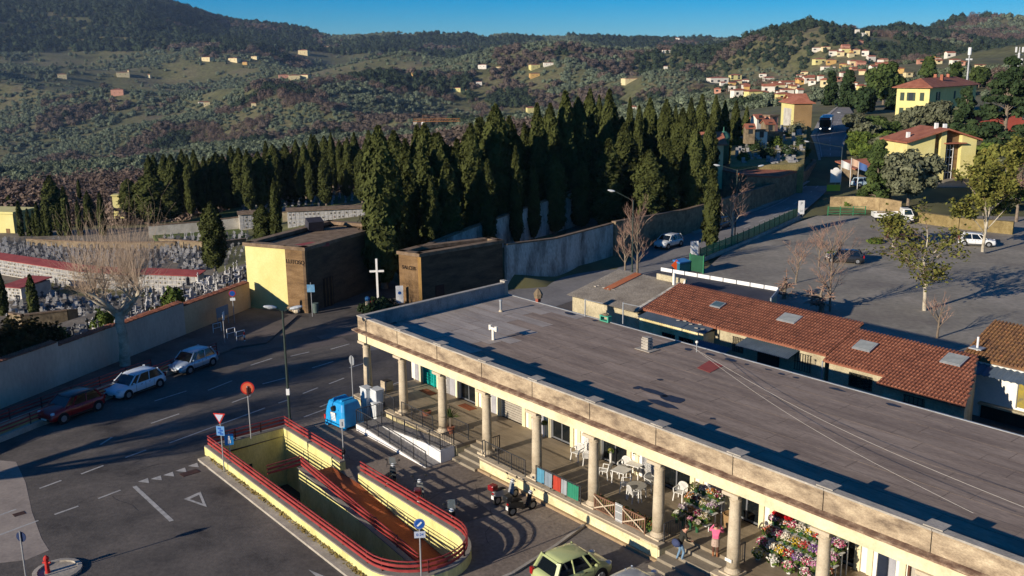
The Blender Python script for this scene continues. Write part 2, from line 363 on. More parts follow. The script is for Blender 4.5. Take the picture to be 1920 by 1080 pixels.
def plant_hills():
    scatter(4200, 190, 340, 1.5, 2.8)
    scatter(13000, 330, 760, 1.5, 2.8)
    scatter(22000, 740, 1300, 1.7, 3.3)
    scatter(32000, 1280, 2300, 2.4, 4.8)
    scatter(34000, 2250, 3700, 3.4, 6.6)
    for k, s, lab in (('olive', S_olive, 'grey-green olive groves covering the slopes across the valley'), ('oak', S_oak, 'brown leafless oak woods on the far hills'),
                      ('bare', S_bare, 'grey bare woodland below the cemetery and on the hills'), ('pine', S_pine, 'dark evergreen forest on the mountain and ridges'),
                      ('rust', S_rust, 'rust coloured autumn trees among the olive groves')):
        grove({'olive': 'olive_grove', 'oak': 'oak_wood', 'bare': 'bare_wood', 'pine': 'pine_forest', 'rust': 'autumn_wood'}[k], lab, 'woodland', far[k][0], far[k][1], s)
# ================================================================== ground sheets
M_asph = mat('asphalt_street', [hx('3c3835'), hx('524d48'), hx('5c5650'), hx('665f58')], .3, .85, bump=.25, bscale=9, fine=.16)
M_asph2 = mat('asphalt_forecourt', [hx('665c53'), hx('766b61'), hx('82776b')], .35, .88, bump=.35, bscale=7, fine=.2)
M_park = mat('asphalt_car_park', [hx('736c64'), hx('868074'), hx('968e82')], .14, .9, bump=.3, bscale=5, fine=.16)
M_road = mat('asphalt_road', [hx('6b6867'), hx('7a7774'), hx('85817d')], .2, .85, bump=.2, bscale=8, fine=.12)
M_conc = mat('concrete', [hx('8a8378'), hx('9c958a'), hx('aca498')], .9, .9, bump=.3, fine=.12)
M_paint = mat('road_paint', [hx('8c8a86'), hx('a6a49f'), hx('b4b2ac')], 3, .8, fine=.2)
M_grass = mat('grass', [hx('3c4a22'), hx('4c5a2a'), hx('66663c')], .8, .95, bump=.5, bscale=12, fine=.3)
M_grav = mat('cemetery_gravel', [hx('5e564c'), hx('736a5d'), hx('857b6c')], .5, .95, bump=.3, fine=.3)
M_stone = mat('stone_wall', [hx('5b5040'), hx('7a6b55'), hx('8f7f66')], 1.3, .95, bump=.6, bscale=4, fine=.25)
M_black = mat('black_iron', [hx('1e1e20')], rough=.5)
# the underpass cut, in building coordinates (u along the front, w towards it)
US0, US1, WS0, WS1 = .9, 18.9, -11.2, -6.65
def cut_outline(off=0.0, n=14):
    c = (WS0+WS1)/2; r = (WS1-WS0)/2+off
    pts = [(US0-off, WS1+off), (US0-off, WS0-off)]
    pts += [(US1+r*math.cos(-PI/2+PI*i/n), c+r*math.sin(-PI/2+PI*i/n)) for i in range(n+1)]
    return pts                                  # counter-clockwise in (u,w)
def sheet_with_hole(name, outer, hole, z, material):
    from mathutils.geometry import tessellate_polygon
    rings = [[Vector((p[0], p[1], 0)) for p in r] for r in (outer, hole) if r]
    tris = tessellate_polygon(rings); allv = [v for r in rings for v in r]
    bm = bmesh.new(); vs = [bm.verts.new((v.x, v.y, z)) for v in allv]
    for t in tris:
        try: bm.faces.new([vs[k] for k in t])
        except ValueError: pass
    bm.normal_update()
    for f in bm.faces:
        if f.normal.z < 0: f.normal_flip()
    me = bpy.data.meshes.new(name); bm.to_mesh(me); bm.free(); me.materials.append(material)
    return struct(link(name, me))
WALL0 = Vector((-43.5, 36.0, 0)); WALL1 = Vector((-24.7, 88.4, 0)); wdir = (WALL1-WALL0).normalized(); wn = Vector((-wdir.y, wdir.x, 0))   # wn points into the cemetery
hole = [tuple(LW(u, w)[:2]) for u, w in cut_outline(-.05)]
street_outer = [(-43.5, 36), (-24.7, 88.4), (-20, 88), (-17.2, 89), (-16, 104), (-10.5, 104), (-9, 91), (-1, 97), (3.8, 101.5), (14.5, 112), (16, 104), (95, 104), (95, 8), (-43.5, 8)]
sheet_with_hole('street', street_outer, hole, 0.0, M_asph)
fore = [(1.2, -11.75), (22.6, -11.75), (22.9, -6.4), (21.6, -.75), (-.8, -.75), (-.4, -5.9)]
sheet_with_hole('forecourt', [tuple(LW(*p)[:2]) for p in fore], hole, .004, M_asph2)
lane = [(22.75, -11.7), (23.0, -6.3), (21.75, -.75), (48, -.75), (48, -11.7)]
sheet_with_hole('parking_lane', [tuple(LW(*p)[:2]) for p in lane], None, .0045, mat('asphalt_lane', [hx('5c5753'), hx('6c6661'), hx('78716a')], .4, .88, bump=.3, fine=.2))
mb = MB(); pts = [(22.9, -11.7), (22.95, -6.4), (22.3, -3.2), (21.65, -.8)]
for a, b in zip(pts[:-1], pts[1:]): mb.bar(LW(*a, .05), LW(*b, .05), .16, .12)
struct(mb.build('kerb', M_conc))
def gridsheet(name, poly, zf, material, step=4.0):
    bm = bmesh.new(); xs = [p[0] for p in poly]; ys = [p[1] for p in poly]
    f = bm.faces.new([bm.verts.new((x, y, 0)) for x, y in poly])
    for y in np.arange(min(ys)+step, max(ys), step):
        bmesh.ops.bisect_plane(bm, geom=bm.verts[:]+bm.edges[:]+bm.faces[:], plane_co=(0, y, 0), plane_no=(0, 1, 0))
    for v in bm.verts: v.co.z = zf(v.co.x, v.co.y)
    bm.normal_update()
    for f in bm.faces:
        if f.normal.z < 0: f.normal_flip()
    me = bpy.data.meshes.new(name); bm.to_mesh(me); bm.free(); me.materials.append(material); return struct(link(name, me))
gridsheet('car_park', [(21.5, 104), (95, 104), (95, 128), (62, 133), (43, 134), (27.5, 117)], lambda x, y: zr(y)+.0, M_park)
mb = MB(); mb.prism([tuple(p)[:2] for p in (LW(-8, 40), LW(-2, 36.8), LW(60, 36.8), (95, 60), (95, 104.2), (21.5, 104.2))], -.05, .004)
struct(mb.build('car_park_apron', M_park))
# main road: left and right edges in the photograph, on the climbing ground
def onroad(px, py):
    d = ray(px, py); y = 60.0
    while y < 500:
        t = y/d[1]
        if CZ+d[2]*t <= zr(y): return Vector((d[0]*t, y, zr(y)))
        y += .25
ROADL = [(690, 588), (800, 575), (945, 550), (1150, 486), (1283, 441), (1367, 410), (1452, 377), (1517, 337), (1535, 302), (1528, 275), (1520, 255), (1535, 226), (1560, 207), (1572, 198)]
ROADR = [(690, 660), (800, 640), (1000, 590), (1200, 520), (1310, 490), (1400, 452), (1495, 408), (1550, 358), (1572, 322), (1580, 292), (1584, 265), (1598, 238), (1600, 212), (1592, 200)]
RL = [onroad(*p) for p in ROADL]; RR = [onroad(*p) for p in ROADR]
def resample(pts, n):
    P_ = np.array([tuple(p) for p in pts]); s = np.concatenate([[0], np.cumsum(np.linalg.norm(np.diff(P_, axis=0), axis=1))]); q = np.linspace(0, s[-1], n)
    return [Vector([float(np.interp(t, s, P_[:, k])) for k in range(3)]) for t in q]
NL = 90; RLs = resample(RL, NL); RRs = resample(RR, NL)
def strip(name, fa, fb, dz, material, i0=0, i1=NL):
    mb = MB()
    vs = []
    for i in range(i0, i1):
        a = RLs[i].lerp(RRs[i], fa); b = RLs[i].lerp(RRs[i], fb)
        vs += [(a.x, a.y, zr(a.y)+dz), (b.x, b.y, zr(b.y)+dz)]
    n = i1-i0; mb.add(vs, [(2*k, 2*k+1, 2*k+3, 2*k+2) for k in range(n-1)]); return mb.build(name, material)
struct(strip('road', 0, 1, .008, M_road))
pv = strip('pavement', .0, .13, .1, M_conc, 22); struct(pv)
mk = MB()
def line3(pts, w, dz=.013):
    for a, b in zip(pts[:-1], pts[1:]):
        a = Vector(a); b = Vector(b); d = (b-a); d.z = 0; d.normalize(); s = Vector((-d.y, d.x, 0))*(w/2)
        q = [a-s, a+s, b+s, b-s]; mk.quad(*[(v.x, v.y, zr(v.y)+dz) for v in (q[0], q[3], q[2], q[1])])
for i in range(30, 76):
    if i % 1 == 0:
        line3([RLs[i].lerp(RRs[i], .2), RLs[i+1].lerp(RRs[i+1], .2)], .13)
        if i > 40: line3([RLs[i].lerp(RRs[i], .95), RLs[i+1].lerp(RRs[i+1], .95)], .12)
for i in range(26, 80, 2): line3([RLs[i].lerp(RRs[i], .56), RLs[i].lerp(RRs[i], .56).lerp(RLs[i+1].lerp(RRs[i+1], .56), .9)], .13)
def pxline(a, b, w=.14): line3([G(*a), G(*b)], w, .009)
for a, b in (((102,965),(147,949)), ((184,935),(226,919)), ((74,916),(115,901)), ((152,889),(194,873)), ((235,858),(274,844)), ((283,794),(336,776)), ((188,834),(210,820)),
             ((30,955),(0,966)), ((317,831),(497,765)), ((390,732),(435,714)), ((492,720),(535,709)), ((470,685),(510,672)), ((585,690),(625,678)), ((522,756),(540,750)),
             ((568,738),(596,727)), ((617,720),(645,709)), ((655,690),(690,679)), ((290,752),(350,733)), ((0,1003),(72,976)), ((376,864),(425,846)), ((570,782),(690,738)), ((700,735),(760,712)),
             ((380,866),(252,912)), ((545,668),(580,660)), ((435,755),(470,742)), ((620,655),(655,645)), ((600,763),(622,754))):
    if (a, b) == ((380,866),(252,912)): continue
    pxline(a, b)
pxline((252, 912), (322, 977), .22)
line3([LW(1.4, -12.15), LW(9, -12.1), LW(20, -12.05)], .2, .009)
for c in ((268,900),(292,895),(315,888),(338,880),(361,871)):      # give-way teeth
    g = G(*c); t = .38
    e = (G(390,862)-G(250,912)).normalized(); s = Vector((-e.y, e.x, 0)); s = s if s.y < 0 else -s
    a_, b_, c_ = g-e*t*.8, g+e*t*.8, g+s*t*1.7
    mk.quad(*[(v.x, v.y, .0092) for v in ((a_, c_, b_) if (b_-a_).cross(c_-a_).z < 0 else (a_, b_, c_))])
tri = [G(345,936), G(376,922), G(388,951)]; cen = (tri[0]+tri[1]+tri[2])/3
for i in range(3):
    a_, b_ = tri[i], tri[(i+1)%3]; ai = a_.lerp(cen, .42); bi = b_.lerp(cen, .42)
    mk.quad(*[(v.x, v.y, .0094) for v in (a_, b_, bi, ai)])
mk.quad(*[(v.x, v.y, .0094) for v in (G(578,1068), G(612,1082), G(596,1084))])
mo = mk.build('road_marking', M_paint); struct(mo)
# flip any downward marking faces
bm = bmesh.new(); bm.from_mesh(mo.data); bm.normal_update()
for f in bm.faces:
    if f.normal.z < 0: f.normal_flip()
bm.to_mesh(mo.data); bm.free()
# pale concrete patch and kerbed island in the lower left
mb = MB(); mb.prism([tuple(G(*p)[:2]) for p in ((-40,860),(30,866),(48,905),(60,960),(78,1010),(92,1032),(50,1050),(-40,1060))], .0041, .0065)
struct(mb.build('concrete_apron', mat('pale_concrete', [hx('857b72'), hx('958a80'), hx('a09488')], .4, .9, bump=.2, fine=.1)))
mb = MB(); c = G(108, 1072); mb.lathe([(1.05, 0), (1.05, .12), (.85, .13), (.85, .04), (.01, .04)], 20, (c.x, c.y, .0)); struct(mb.build('kerb_island', M_conc))
mb = MB()
for (a, b) in (((330,877),(372,893)),): pass
for c, w_, d_ in ((G(356,887), 1.0, .55), (G(398,873), .75, .5), (G(36,964), .55, .4)):
    t_ = tag(MB().cbox((0, 0, .012), w_, d_, .02).build('drain_grate', mat('rusty_iron', [hx('3a2a24'), hx('4d362c')], 4, .7, fine=.3), None, c, .75), None)
    struct(t_)
# crack and patch pieces on the asphalt
rr = random.Random(3)
mb = MB()
def crack(p, ang, n, st):
    p = Vector(p)
    for i in range(n):
        q = p+Vector((math.cos(ang), math.sin(ang), 0))*st*rr.uniform(.6, 1.3); s = Vector((-math.sin(ang), math.cos(ang), 0))*rr.uniform(.005, .012)
        mb.quad(*[(v.x, v.y, .0078) for v in (p-s, q-s, q+s, p+s)]); p = q; ang += rr.uniform(-.7, .7)
for px_, py_ in ((280,850),(300,870),(210,930),(380,840),(690,905),(760,880),(840,920),(930,980),(1000,1000),(900,940),(700,850),(1060,960),(640,850),(740,840)):
    for k in range(3): crack(G(px_, py_), rr.uniform(0, 6.28), rr.randint(3, 6), .45)
struct(mb.build('asphalt_crack', mat('tar', [hx('1c1b1c'), hx('262426')], 2, .7)))
for px_, py_, w_, d_, c_ in ((600,645,4.5,1.6,'5c5450'),(650,625,5,1.2,'6a5e58'),(520,628,5,2.2,'62584f'),(500,660,3,1.4,'4c4644'),(870,965,2.6,1.6,'5a524c')):
    p = G(px_, py_); o = MB().cbox((0, 0, .0055), w_, d_, .003).build('asphalt_patch', mat('patch_'+c_, [hx(c_), sc(hx(c_), 1.15)], 2, .9, fine=.2), None, p, .55); struct(o)
# ================================================================== cemetery
M_plast = mat('wall_plaster_rose', [hx('b89c8a'), hx('c6ac98'), hx('d0b8a4')], .35, .92, bump=.2, fine=.08, streak=(1, 1, .4))
M_tile = mat('terracotta', [hx('6c4435'), hx('84523e'), hx('95624b')], 1.5, .85, rand=.12, fine=.25)
M_white = mat('white_plaster', [hx('9a9488'), hx('b6b0a4'), hx('c6c1b6')], .6, .9, bump=.2, fine=.12)
M_stain = mat('stained_plaster', [hx('57544e'), hx('8f8b82'), hx('b2ada2'), hx('bfbab0')], .55, .95, bump=.4, fine=.25, streak=(1, 1, .35))
M_yel = mat('yellow_plaster', [hx('c4ba78'), hx('ccc282'), hx('d2ca8c')], .4, .9, bump=.1, fine=.05)
M_brown = mat('brown_stone_facing', [hx('58442f'), hx('70583c'), hx('80674a')], .8, .95, bump=.5, fine=.2, streak=(.6, .6, 2.2))
M_cap = mat('stone_coping', [hx('5c4c3a'), hx('766350'), hx('86745f')], 1.2, .95, bump=.5, fine=.25)
M_redroof = mat('red_roof_sheet', [hx('7e3a36'), hx('8f4340'), hx('9a4d47')], .8, .8, fine=.15)
M_marble = mat('grave_marble', [hx('76767a'), hx('969594'), hx('b0aeaa')], 3, .6, rand=.35)
M_grey = mat('grave_grey', [hx('3c3d40'), hx('545558')], 3, .6, rand=.3)
# raised strip behind the street wall
def wl(t, off, z=0.0): p = WALL0+wdir*t+wn*off; return Vector((p.x, p.y, z))
WLEN = (WALL1-WALL0).length
pathN = [G(462, 491, 2), G(357, 529, 2), G(78, 614, 2)]
blk = [tuple(wl(0, .3)[:2]), tuple(wl(WLEN-.2, .3)[:2]), tuple(pathN[0][:2]), tuple(pathN[1][:2]), tuple(pathN[2][:2]), tuple(wl(8, 14)[:2]), tuple(wl(0, 12)[:2])]
struct(MB().prism(blk, -7, 1.9).build('cemetery_terrace', [M_grav]))
w_ = thing('boundary_wall', 'long rose plastered cemetery wall with terracotta tile coping, stepped along the street', 'wall', WALL0, math.atan2(wdir.y, wdir.x))
segs = []                                      # top steps at these distances along the wall
def walldist(px, py): g = G(px, py); return (g-WALL0).dot(wdir)
d1 = walldist(118, 722); d2 = walldist(348, 628)
M_pl2 = mat('wall_plaster_ochre', [hx('bc9670'), hx('c8a27c'), hx('d2ae88')], .35, .92, bump=.2, fine=.08)
for a, b, h, m in ((0, d1, 3.25, M_plast), (d1, d2-8, 2.95, M_plast), (d2-8, d2, 2.85, M_plast), (d2, WLEN, 2.55, M_pl2)):
    wp = MB().box(a, b, 0, .3, 0, h).build('wall_section', m, w_)
    me = None; mb = MB()
    for k in range(int((b-a)/.24)):
        x = a+.12+k*.24; zz = h+.05+random.uniform(-.01, .02)
        pr = []
        for j in range(5):
            an = PI*j/4; pr.append((x+.115*math.cos(an), zz+.1*math.sin(an)))
        vs = [(p[0], -.1, p[1]-.05) for p in pr]+[(p[0], .42, p[1]+.05) for p in pr]
        mb.add(vs, [(j, j+5, j+6, j+1) for j in range(4)]+[(0, 1, 2, 3, 4), (9, 8, 7, 6, 5)])
    t_ = mb.build('coping_tiles', M_tile, wp); t_['kind'] = 'stuff'
# ------------------------------------------------------------------ graves
def stone(kind):
    mb = MB(); r = random.Random(kind)
    mb.box(-.38, .38, -.9, .6, 0, .16)
    if kind == 0:
        mb.box(-.16, .16, .35, .55, .16, .45); mb.box(-.06, .06, .4, .5, .45, 1.35); mb.box(-.28, .28, .4, .5, .98, 1.1)
    elif kind == 1:
        mb.prism([(-.3, .38), (.3, .38), (.3, .52), (-.3, .52)], .16, .95); mb.add([(-.3,.38,.95),(.3,.38,.95),(0,.38,1.2),(-.3,.52,.95),(.3,.52,.95),(0,.52,1.2)], [(0,1,2),(5,4,3),(1,4,5,2),(3,0,2,5)])
        mb.box(-.2, .2, -.6, .0, .16, .2)
    elif kind == 2:
        mb.box(-.22, .22, .3, .55, .16, .6); mb.cyl((0, .43, .6), (0, .43, 1.5), .1, .07, 6); mb.box(-.22, .22, .39, .47, 1.2, 1.3)
    elif kind == 3:
        mb.box(-.34, .34, .36, .54, .16, .78); mb.ball((-.15, -.3, .26), .14, .14, .14, 6, 4); mb.ball((.12, -.5, .24), .12, .12, .12, 6, 4)
    else:
        mb.box(-.12, .12, .38, .5, .16, 1.05); mb.box(-.32, .32, .38, .5, .7, .84); mb.box(-.3, .3, -.8, .3, .16, .24)
    return mb
stones = [stone(k).mesh('gravestone', M_marble if k != 4 else M_grey) for k in range(5)]
darks = [stone(k).mesh('gravestone_dark', M_grey) for k in range(5)]
graves = []                                    # (visible size, x, y, z, rz)
def grave_zone(poly, z, rz, dx, dy, skip=.1):
    wp = [G(px, py, z) for px, py in poly]; cx = sum(p.x for p in wp)/len(wp); cy = sum(p.y for p in wp)/len(wp); R = max((p-Vector((cx, cy, z))).length for p in wp)
    pp = [(p.x, p.y) for p in wp]; n = int(R/dx)+1; m = int(R/dy)+1
    for i in range(-n, n+1):
        for j in range(-m, m+1):
            if random.random() < skip: continue
            a = i*dx+random.uniform(-.08, .08); b = j*dy+random.uniform(-.1, .1)
            x = cx+a*math.cos(rz)-b*math.sin(rz); y = cy+a*math.sin(rz)+b*math.cos(rz)
            if inpoly(x, y, pp) and (Vector((x, y, 0))-WALL0).dot(wn) > .75: graves.append((1/y, x, y, z, rz))
wang = math.atan2(wdir.y, wdir.x)
grave_zone([(70, 688), (118, 700), (250, 625), (465, 532), (465, 500), (300, 556), (95, 632)], 1.9, wang, .72, 1.25, .1)
LZ = -4.3
grave_zone([(15, 612), (15, 560), (75, 545), (140, 560), (300, 545), (300, 560), (150, 602)], LZ, .3, .85, 1.45, .1)
grave_zone([(225, 575), (300, 545), (330, 540), (160, 605)], LZ, .3, .85, 1.45, .1)
grave_zone([(85, 530), (125, 515), (130, 545), (90, 548)], LZ, .3, .85, 1.45, .1)
grave_zone([(0, 452), (0, 488), (130, 510), (300, 505), (330, 470), (130, 456)], -3.3, .35, .8, 1.3, .08)
grave_zone([(300, 470), (340, 512), (460, 492), (465, 452), (310, 455)], -3.2, .2, .85, 1.4, .1)
grave_zone([(300, 447), (465, 436), (465, 448), (310, 458)], -2.7, .2, 1.0, 1.8, .12)
grave_zone([(545, 442), (690, 430), (690, 440), (640, 455), (545, 455)], -2.2, .2, 1.0, 1.8, .2)
grave_zone([(450, 392), (690, 352), (690, 372), (560, 395), (450, 404)], -2.8, .15, 1.2, 2.2, .2)
graves.sort(reverse=True)
for i, (s, x, y, z, rz) in enumerate(graves[:300]):
    k = random.choice((0, 0, 0, 1, 2, 3, 4)); me = stones[k] if random.random() < .7 else darks[k]
    o = link('gravestone', me, None, (x, y, z), rz+PI+random.uniform(-.08, .08) if random.random() < .5 else rz+random.uniform(-.08, .08), random.uniform(.5, .8))
    tag(o, 'pale marble gravestone or cross among the rows in the cemetery', 'gravestone', 'gravestones in the cemetery rows')
mbs = [MB() for _ in range(2)]
for s, x, y, z, rz in graves[300:]:
    k = random.choice((0, 0, 0, 1, 2, 4)); src_ = stones[k]; q = random.uniform(.5, .75); M = Matrix.Translation((x, y, z)) @ Matrix.Rotation(rz, 4, 'Z') @ Matrix.Scale(q, 4)
    mbs[0 if random.random() < .62 else 1].add([M @ v.co for v in src_.vertices], [tuple(p.vertices) for p in src_.polygons])
for mb, m in zip(mbs, (M_marble, M_grey)):
    o = mb.build('grave_rows', m); tag(o, 'far rows of small %s gravestones in the cemetery' % ('white' if m is M_marble else 'grey'), 'gravestones', kind='stuff')
# terraces of the lower cemetery
mb = MB(); mb.prism([tuple(G(px, py, LZ)[:2]) for px, py in ((-60, 640), (330, 575), (470, 520), (470, 498), (-60, 498))], -7, LZ); struct(mb.build('lower_terrace', M_grav))
mb = MB(); mb.prism([tuple(G(px, py, -3.3)[:2]) for px, py in ((-80, 478), (-80, 440), (480, 418), (690, 400), (690, 470), (465, 500), (370, 525), (130, 512))], -8, -3.3); struct(mb.build('upper_terrace', M_grav))
mb = MB(); mb.prism([tuple(G(px, py, -2.8)[:2]) for px, py in ((300, 460), (470, 448), (690, 445), (700, 345), (440, 390), (280, 432))], -8, -2.82); struct(mb.build('lawn_terrace', M_grass))
# columbarium blocks: white niche walls with red roofs
def niche_wall(a, b, z, h, label, roof=M_redroof, deep=1.6, rows=4, pitch=.62):
    a = Vector(a); b = Vector(b); d = b-a; L_ = d.length; ang = math.atan2(d.y, d.x)
    t = thing('niche_wall', label, 'tomb wall', (a.x, a.y, z), ang)
    MB().box(0, L_, 0, deep, -1.2, h).build('wall', M_white, t)
    MB().add([(-.2, -.3, h+.003), (L_+.2, -.3, h+.003), (L_+.2, deep+.2, h+.28), (-.2, deep+.2, h+.28), (-.2, -.3, h+.08), (L_+.2, -.3, h+.08), (L_+.2, deep+.2, h+.38), (-.2, deep+.2, h+.38)],
        [(0,3,2,1),(4,5,6,7),(0,1,5,4),(1,2,6,5),(2,3,7,6),(3,0,4,7)]).build('roof', roof, t)
    mb = MB(); md = MB()
    for i in range(int(L_/pitch)):
        for j in range(rows):
            x = .1+i*pitch; zz = .1+j*(h-.15)/rows; mb.box(x, x+pitch-.1, -.035, .0, zz, zz+(h-.15)/rows-.07)
            if random.random() < .6: q = random.uniform(.08, .3); md.box(x+q, x+q+.16, -.09, -.036, zz+.05, zz+.24)
    s = mb.build('niche_slabs', M_marble, t); s['kind'] = 'stuff'; s = md.build('niche_flowers', mat('niche_flower', [hx('5c5048'), hx('6e6a50'), hx('7a4a44')], 1.2, .8), t); s['kind'] = 'stuff'
    return t
niche_wall(G(-40, 508, LZ), G(140, 538, LZ), LZ, 2.1, 'white niche wall with a long red roof at the left edge of the cemetery')
niche_wall(G(140, 538, LZ), G(265, 548, LZ), LZ, 2.1, 'white niche wall with red roof behind the pollarded plane tree')
niche_wall(G(265, 548, LZ), G(372, 553, LZ), LZ, 2.3, 'white niche wall with red roof cut off by the path beside the yellow gatehouse')
niche_wall(G(8, 562, LZ), G(42, 565, LZ), LZ, 1.6, 'low niche block with a flat dark red roof between two small cypresses', deep=4.5)
niche_wall(G(540, 428, -2.2), G(690, 421, -2.2), -2.2, 2.6, 'pale niche wall with a brown tiled roof behind the gatehouse', roof=M_cap, deep=1.5)
niche_wall(G(450, 430, -2.7), G(482, 428, -2.7), -2.7, 2.3, 'short niche wall next to the white plaster wall', roof=M_cap)
def wallthing(name, label, pts, z0, z1, th, m, cap=None, caph=.14, parent=None):
    t = thing(name, label, 'wall')
    for i in range(len(pts)-1):
        a, b = Vector(pts[i]), Vector(pts[i+1]); za = z0[i] if isinstance(z0, list) else z0; h0 = z1[i] if isinstance(z1, list) else z1; h1 = z1[i+1] if isinstance(z1, list) else z1
        d = (b-a); d.z = 0; d.normalize(); s = Vector((-d.y, d.x, 0))*th/2; e = d*.0
        vs = [(*(p+q).xy, zz) for p, q, zz in ((a-e, -s, za), (b+e, -s, za), (b+e, s, za), (a-e, s, za), (a-e, -s, h0), (b+e, -s, h1), (b+e, s, h1), (a-e, s, h0))]
        MB().add(vs, [(0,3,2,1),(4,5,6,7),(0,1,5,4),(1,2,6,5),(2,3,7,6),(3,0,4,7)]).build('wall_section', m, t)
        if cap:
            s2 = s*1.25
            vs = [(*(p+q).xy, zz) for p, q, zz in ((a-e, -s2, h0+.003), (b+e, -s2, h1+.003), (b+e, s2, h1+.003), (a-e, s2, h0+.003), (a-e, -s2, h0+caph), (b+e, -s2, h1+caph), (b+e, s2, h1+caph), (a-e, s2, h0+caph))]
            MB().add(vs, [(0,3,2,1),(4,5,6,7),(0,1,5,4),(1,2,6,5),(2,3,7,6),(3,0,4,7)]).build('coping', cap, t)
    return t
wallthing('plaster_wall', 'bright white plaster wall with patches fallen off, behind the rows of crosses', [G(280, 447, -3.3), G(375, 440, -3.3), G(452, 434, -3.3)], -5, [-1.4, -1.3, -1.0], .35, M_white, M_cap)
wallthing('retaining_wall', 'low tan retaining wall below the row of thin cypresses', [G(52, 460, -3.3), G(180, 466, -3.3), G(330, 466, -3.3)], -5, -2.4, .4, M_stone, M_cap)
wallthing('retaining_wall', 'low rubble retaining wall right of the pollarded plane tree crown', [G(300, 462, -3.3), G(400, 470, -3.3), G(462, 462, -3.3)], -5, -2.2, .4, M_stone, M_cap)
wallthing('retaining_wall', 'rubble wall of the tomb terrace right behind the red roof of the gatehouse', [G(540, 455, -2.8), G(600, 458, -2.8), G(690, 440, -2.8)], -5, -1.6, .4, M_stone, M_cap)
wallthing('retaining_wall', 'long pale retaining wall below the lawn with cypresses', [G(530, 415, -2.8), G(600, 412, -2.8), G(700, 402, -2.8)], -4, -1.3, .4, mat('pale_stone', [hx('8d8068'), hx('a09378'), hx('b0a388')], 1, .95, bump=.4, fine=.2), M_cap)
wallthing('retaining_wall', 'brown stone wall at the near left of the cemetery beside a small cypress', [G(22, 612, LZ), G(45, 616, LZ), G(128, 606, LZ), G(145, 600, LZ)], -7, [-2.9, -2.9, -2.9, -3.2], .4, M_stone, M_cap)
# yellow corner house of the cemetery, far left
p = G(8, 448, LZ); t = thing('corner_chapel', 'small yellow flat-topped cemetery building at the left edge', 'building', (p.x, p.y, LZ), -.25)
MB().box(-6, 2.2, 0, 5, -.5, 4.1).build('wall', M_yel, t); MB().box(-6.2, 2.5, -.25, 5.2, 4.103, 4.45).build('cornice', M_yel, t); MB().box(.6, 1.3, -.06, 0, -.2, 1.7).build('door', M_brown, t)
p = G(228, 418, -8); t = thing('yellow_kiosk', 'tiny yellow building among the trees below the cemetery', 'building', tuple(AtY(222, 372, 190)), .1)
MB().box(-1.2, .7, 0, 2, -4, .5).build('wall', M_yel, t); MB().box(-1.4, .9, -.2, 2.2, .503, .7).build('roof', M_yel, t)
# ------------------------------------------------------------------ entrance pylons
def pylon(name, label, base, h, mats, roof=None):
    """base: list of ground points around the block; mats: one material for each side"""
    t = thing(name, label, 'gatehouse'); n = len(base)
    for i in range(n):
        a, b = base[i], base[(i+1)%n]; d = (b-a).normalized(); s = Vector((-d.y, d.x, 0))*.3
        MB().add([(*p.xy, z) for z in (-.6, h) for p in (a, b, b+s, a+s)], [(0,3,2,1),(4,5,6,7),(0,1,5,4),(1,2,6,5),(2,3,7,6),(3,0,4,7)]).build('wall', mats[i], t)
        MB().add([(*p.xy, z) for z in (h+.003, h+.32) for p in (a-s*.5-d*.15, b-s*.5+d*.15, b+s*2.2+d*.0, a+s*2.2)], [(0,3,2,1),(4,5,6,7),(0,1,5,4),(1,2,6,5),(2,3,7,6),(3,0,4,7)]).build('coping', M_cap, t)
    return t
M_shst = mat('shaded_stone_facing', [hx('44362a'), hx('584735'), hx('665440')], .8, .95, bump=.5, fine=.2, streak=(.6, .6, 2.2))  # brown facing with the shade of the flanks put into its colour
HG = 5.9
A0 = Vector((-25.1, 89.3, 0)); A1 = Vector((-20.9, 87.35, 0)); A2 = Vector((-18.85, 86.3, 0)); A3 = Vector((-12.9, 98.6, 0)); A4 = Vector((-19.5, 102, 0))
gh = pylon('gatehouse', 'yellow and brown stone cemetery gatehouse with carved letters and shade-darkened side', [A0, A1, A2, A3, A4], HG, [M_yel, M_brown, M_shst, M_shst, M_shst])
dd = (A3-A2).normalized(); nn = Vector((dd.y, -dd.x, 0)); p = A2+dd*3.2
MB().cbox((p.x+nn.x*.02, p.y+nn.y*.02, 1.4), 1.5, .1, 2.8, math.atan2(dd.y, dd.x)).build('door', mat('dark_wood', [hx('2a1c14'), hx('3a281c')], 3, .7), gh)
for k in range(3): MB().cbox((p.x+nn.x*.09+dd.x*(k-1)*.5, p.y+nn.y*.09+dd.y*(k-1)*.5, 1.4), .06, .06, 2.7, math.atan2(dd.y, dd.x)).build('door_rib', M_brown, gh)
MB().prism([tuple((A1+Vector((.4, 1.2, 0))).xy), tuple((A2+Vector((.2, 1.5, 0))).xy), tuple((A3+Vector((-.6, -1.0, 0))).xy), tuple((A4+Vector((.8, -1, 0))).xy), tuple((A0+Vector((.6, .6, 0))).xy)], HG-.4, HG-.12).build('roof', M_cap, gh)
d_ = (A2-A1).normalized(); q_ = Vector((-d_.y, d_.x, 0))
MB().prism([tuple((A1.lerp(A2, .0)+q_*.75).xy), tuple((A2-d_*.7+q_*.75).xy), tuple((A2-d_*.7+q_*3.4+d_*.9).xy), tuple((A1+q_*3.0+d_*.6).xy)], HG-.118, HG+.2).build('red_roof_sheet', M_redroof, gh)
MB().cbox((-20.2, 97.8, HG+.4), 1.6, 1.2, 1.4, .5, .3).build('roof_hatch', mat('slate', [hx('2c2a30'), hx('3a3840')], 2, .7), gh)
M_let = mat('letter_bronze', [hx('2c2016'), hx('3a2a1c')], 4, .6)
d = (A2-A1).normalized(); me = text_mesh('LUTOSQ', .55, M_let, .03)
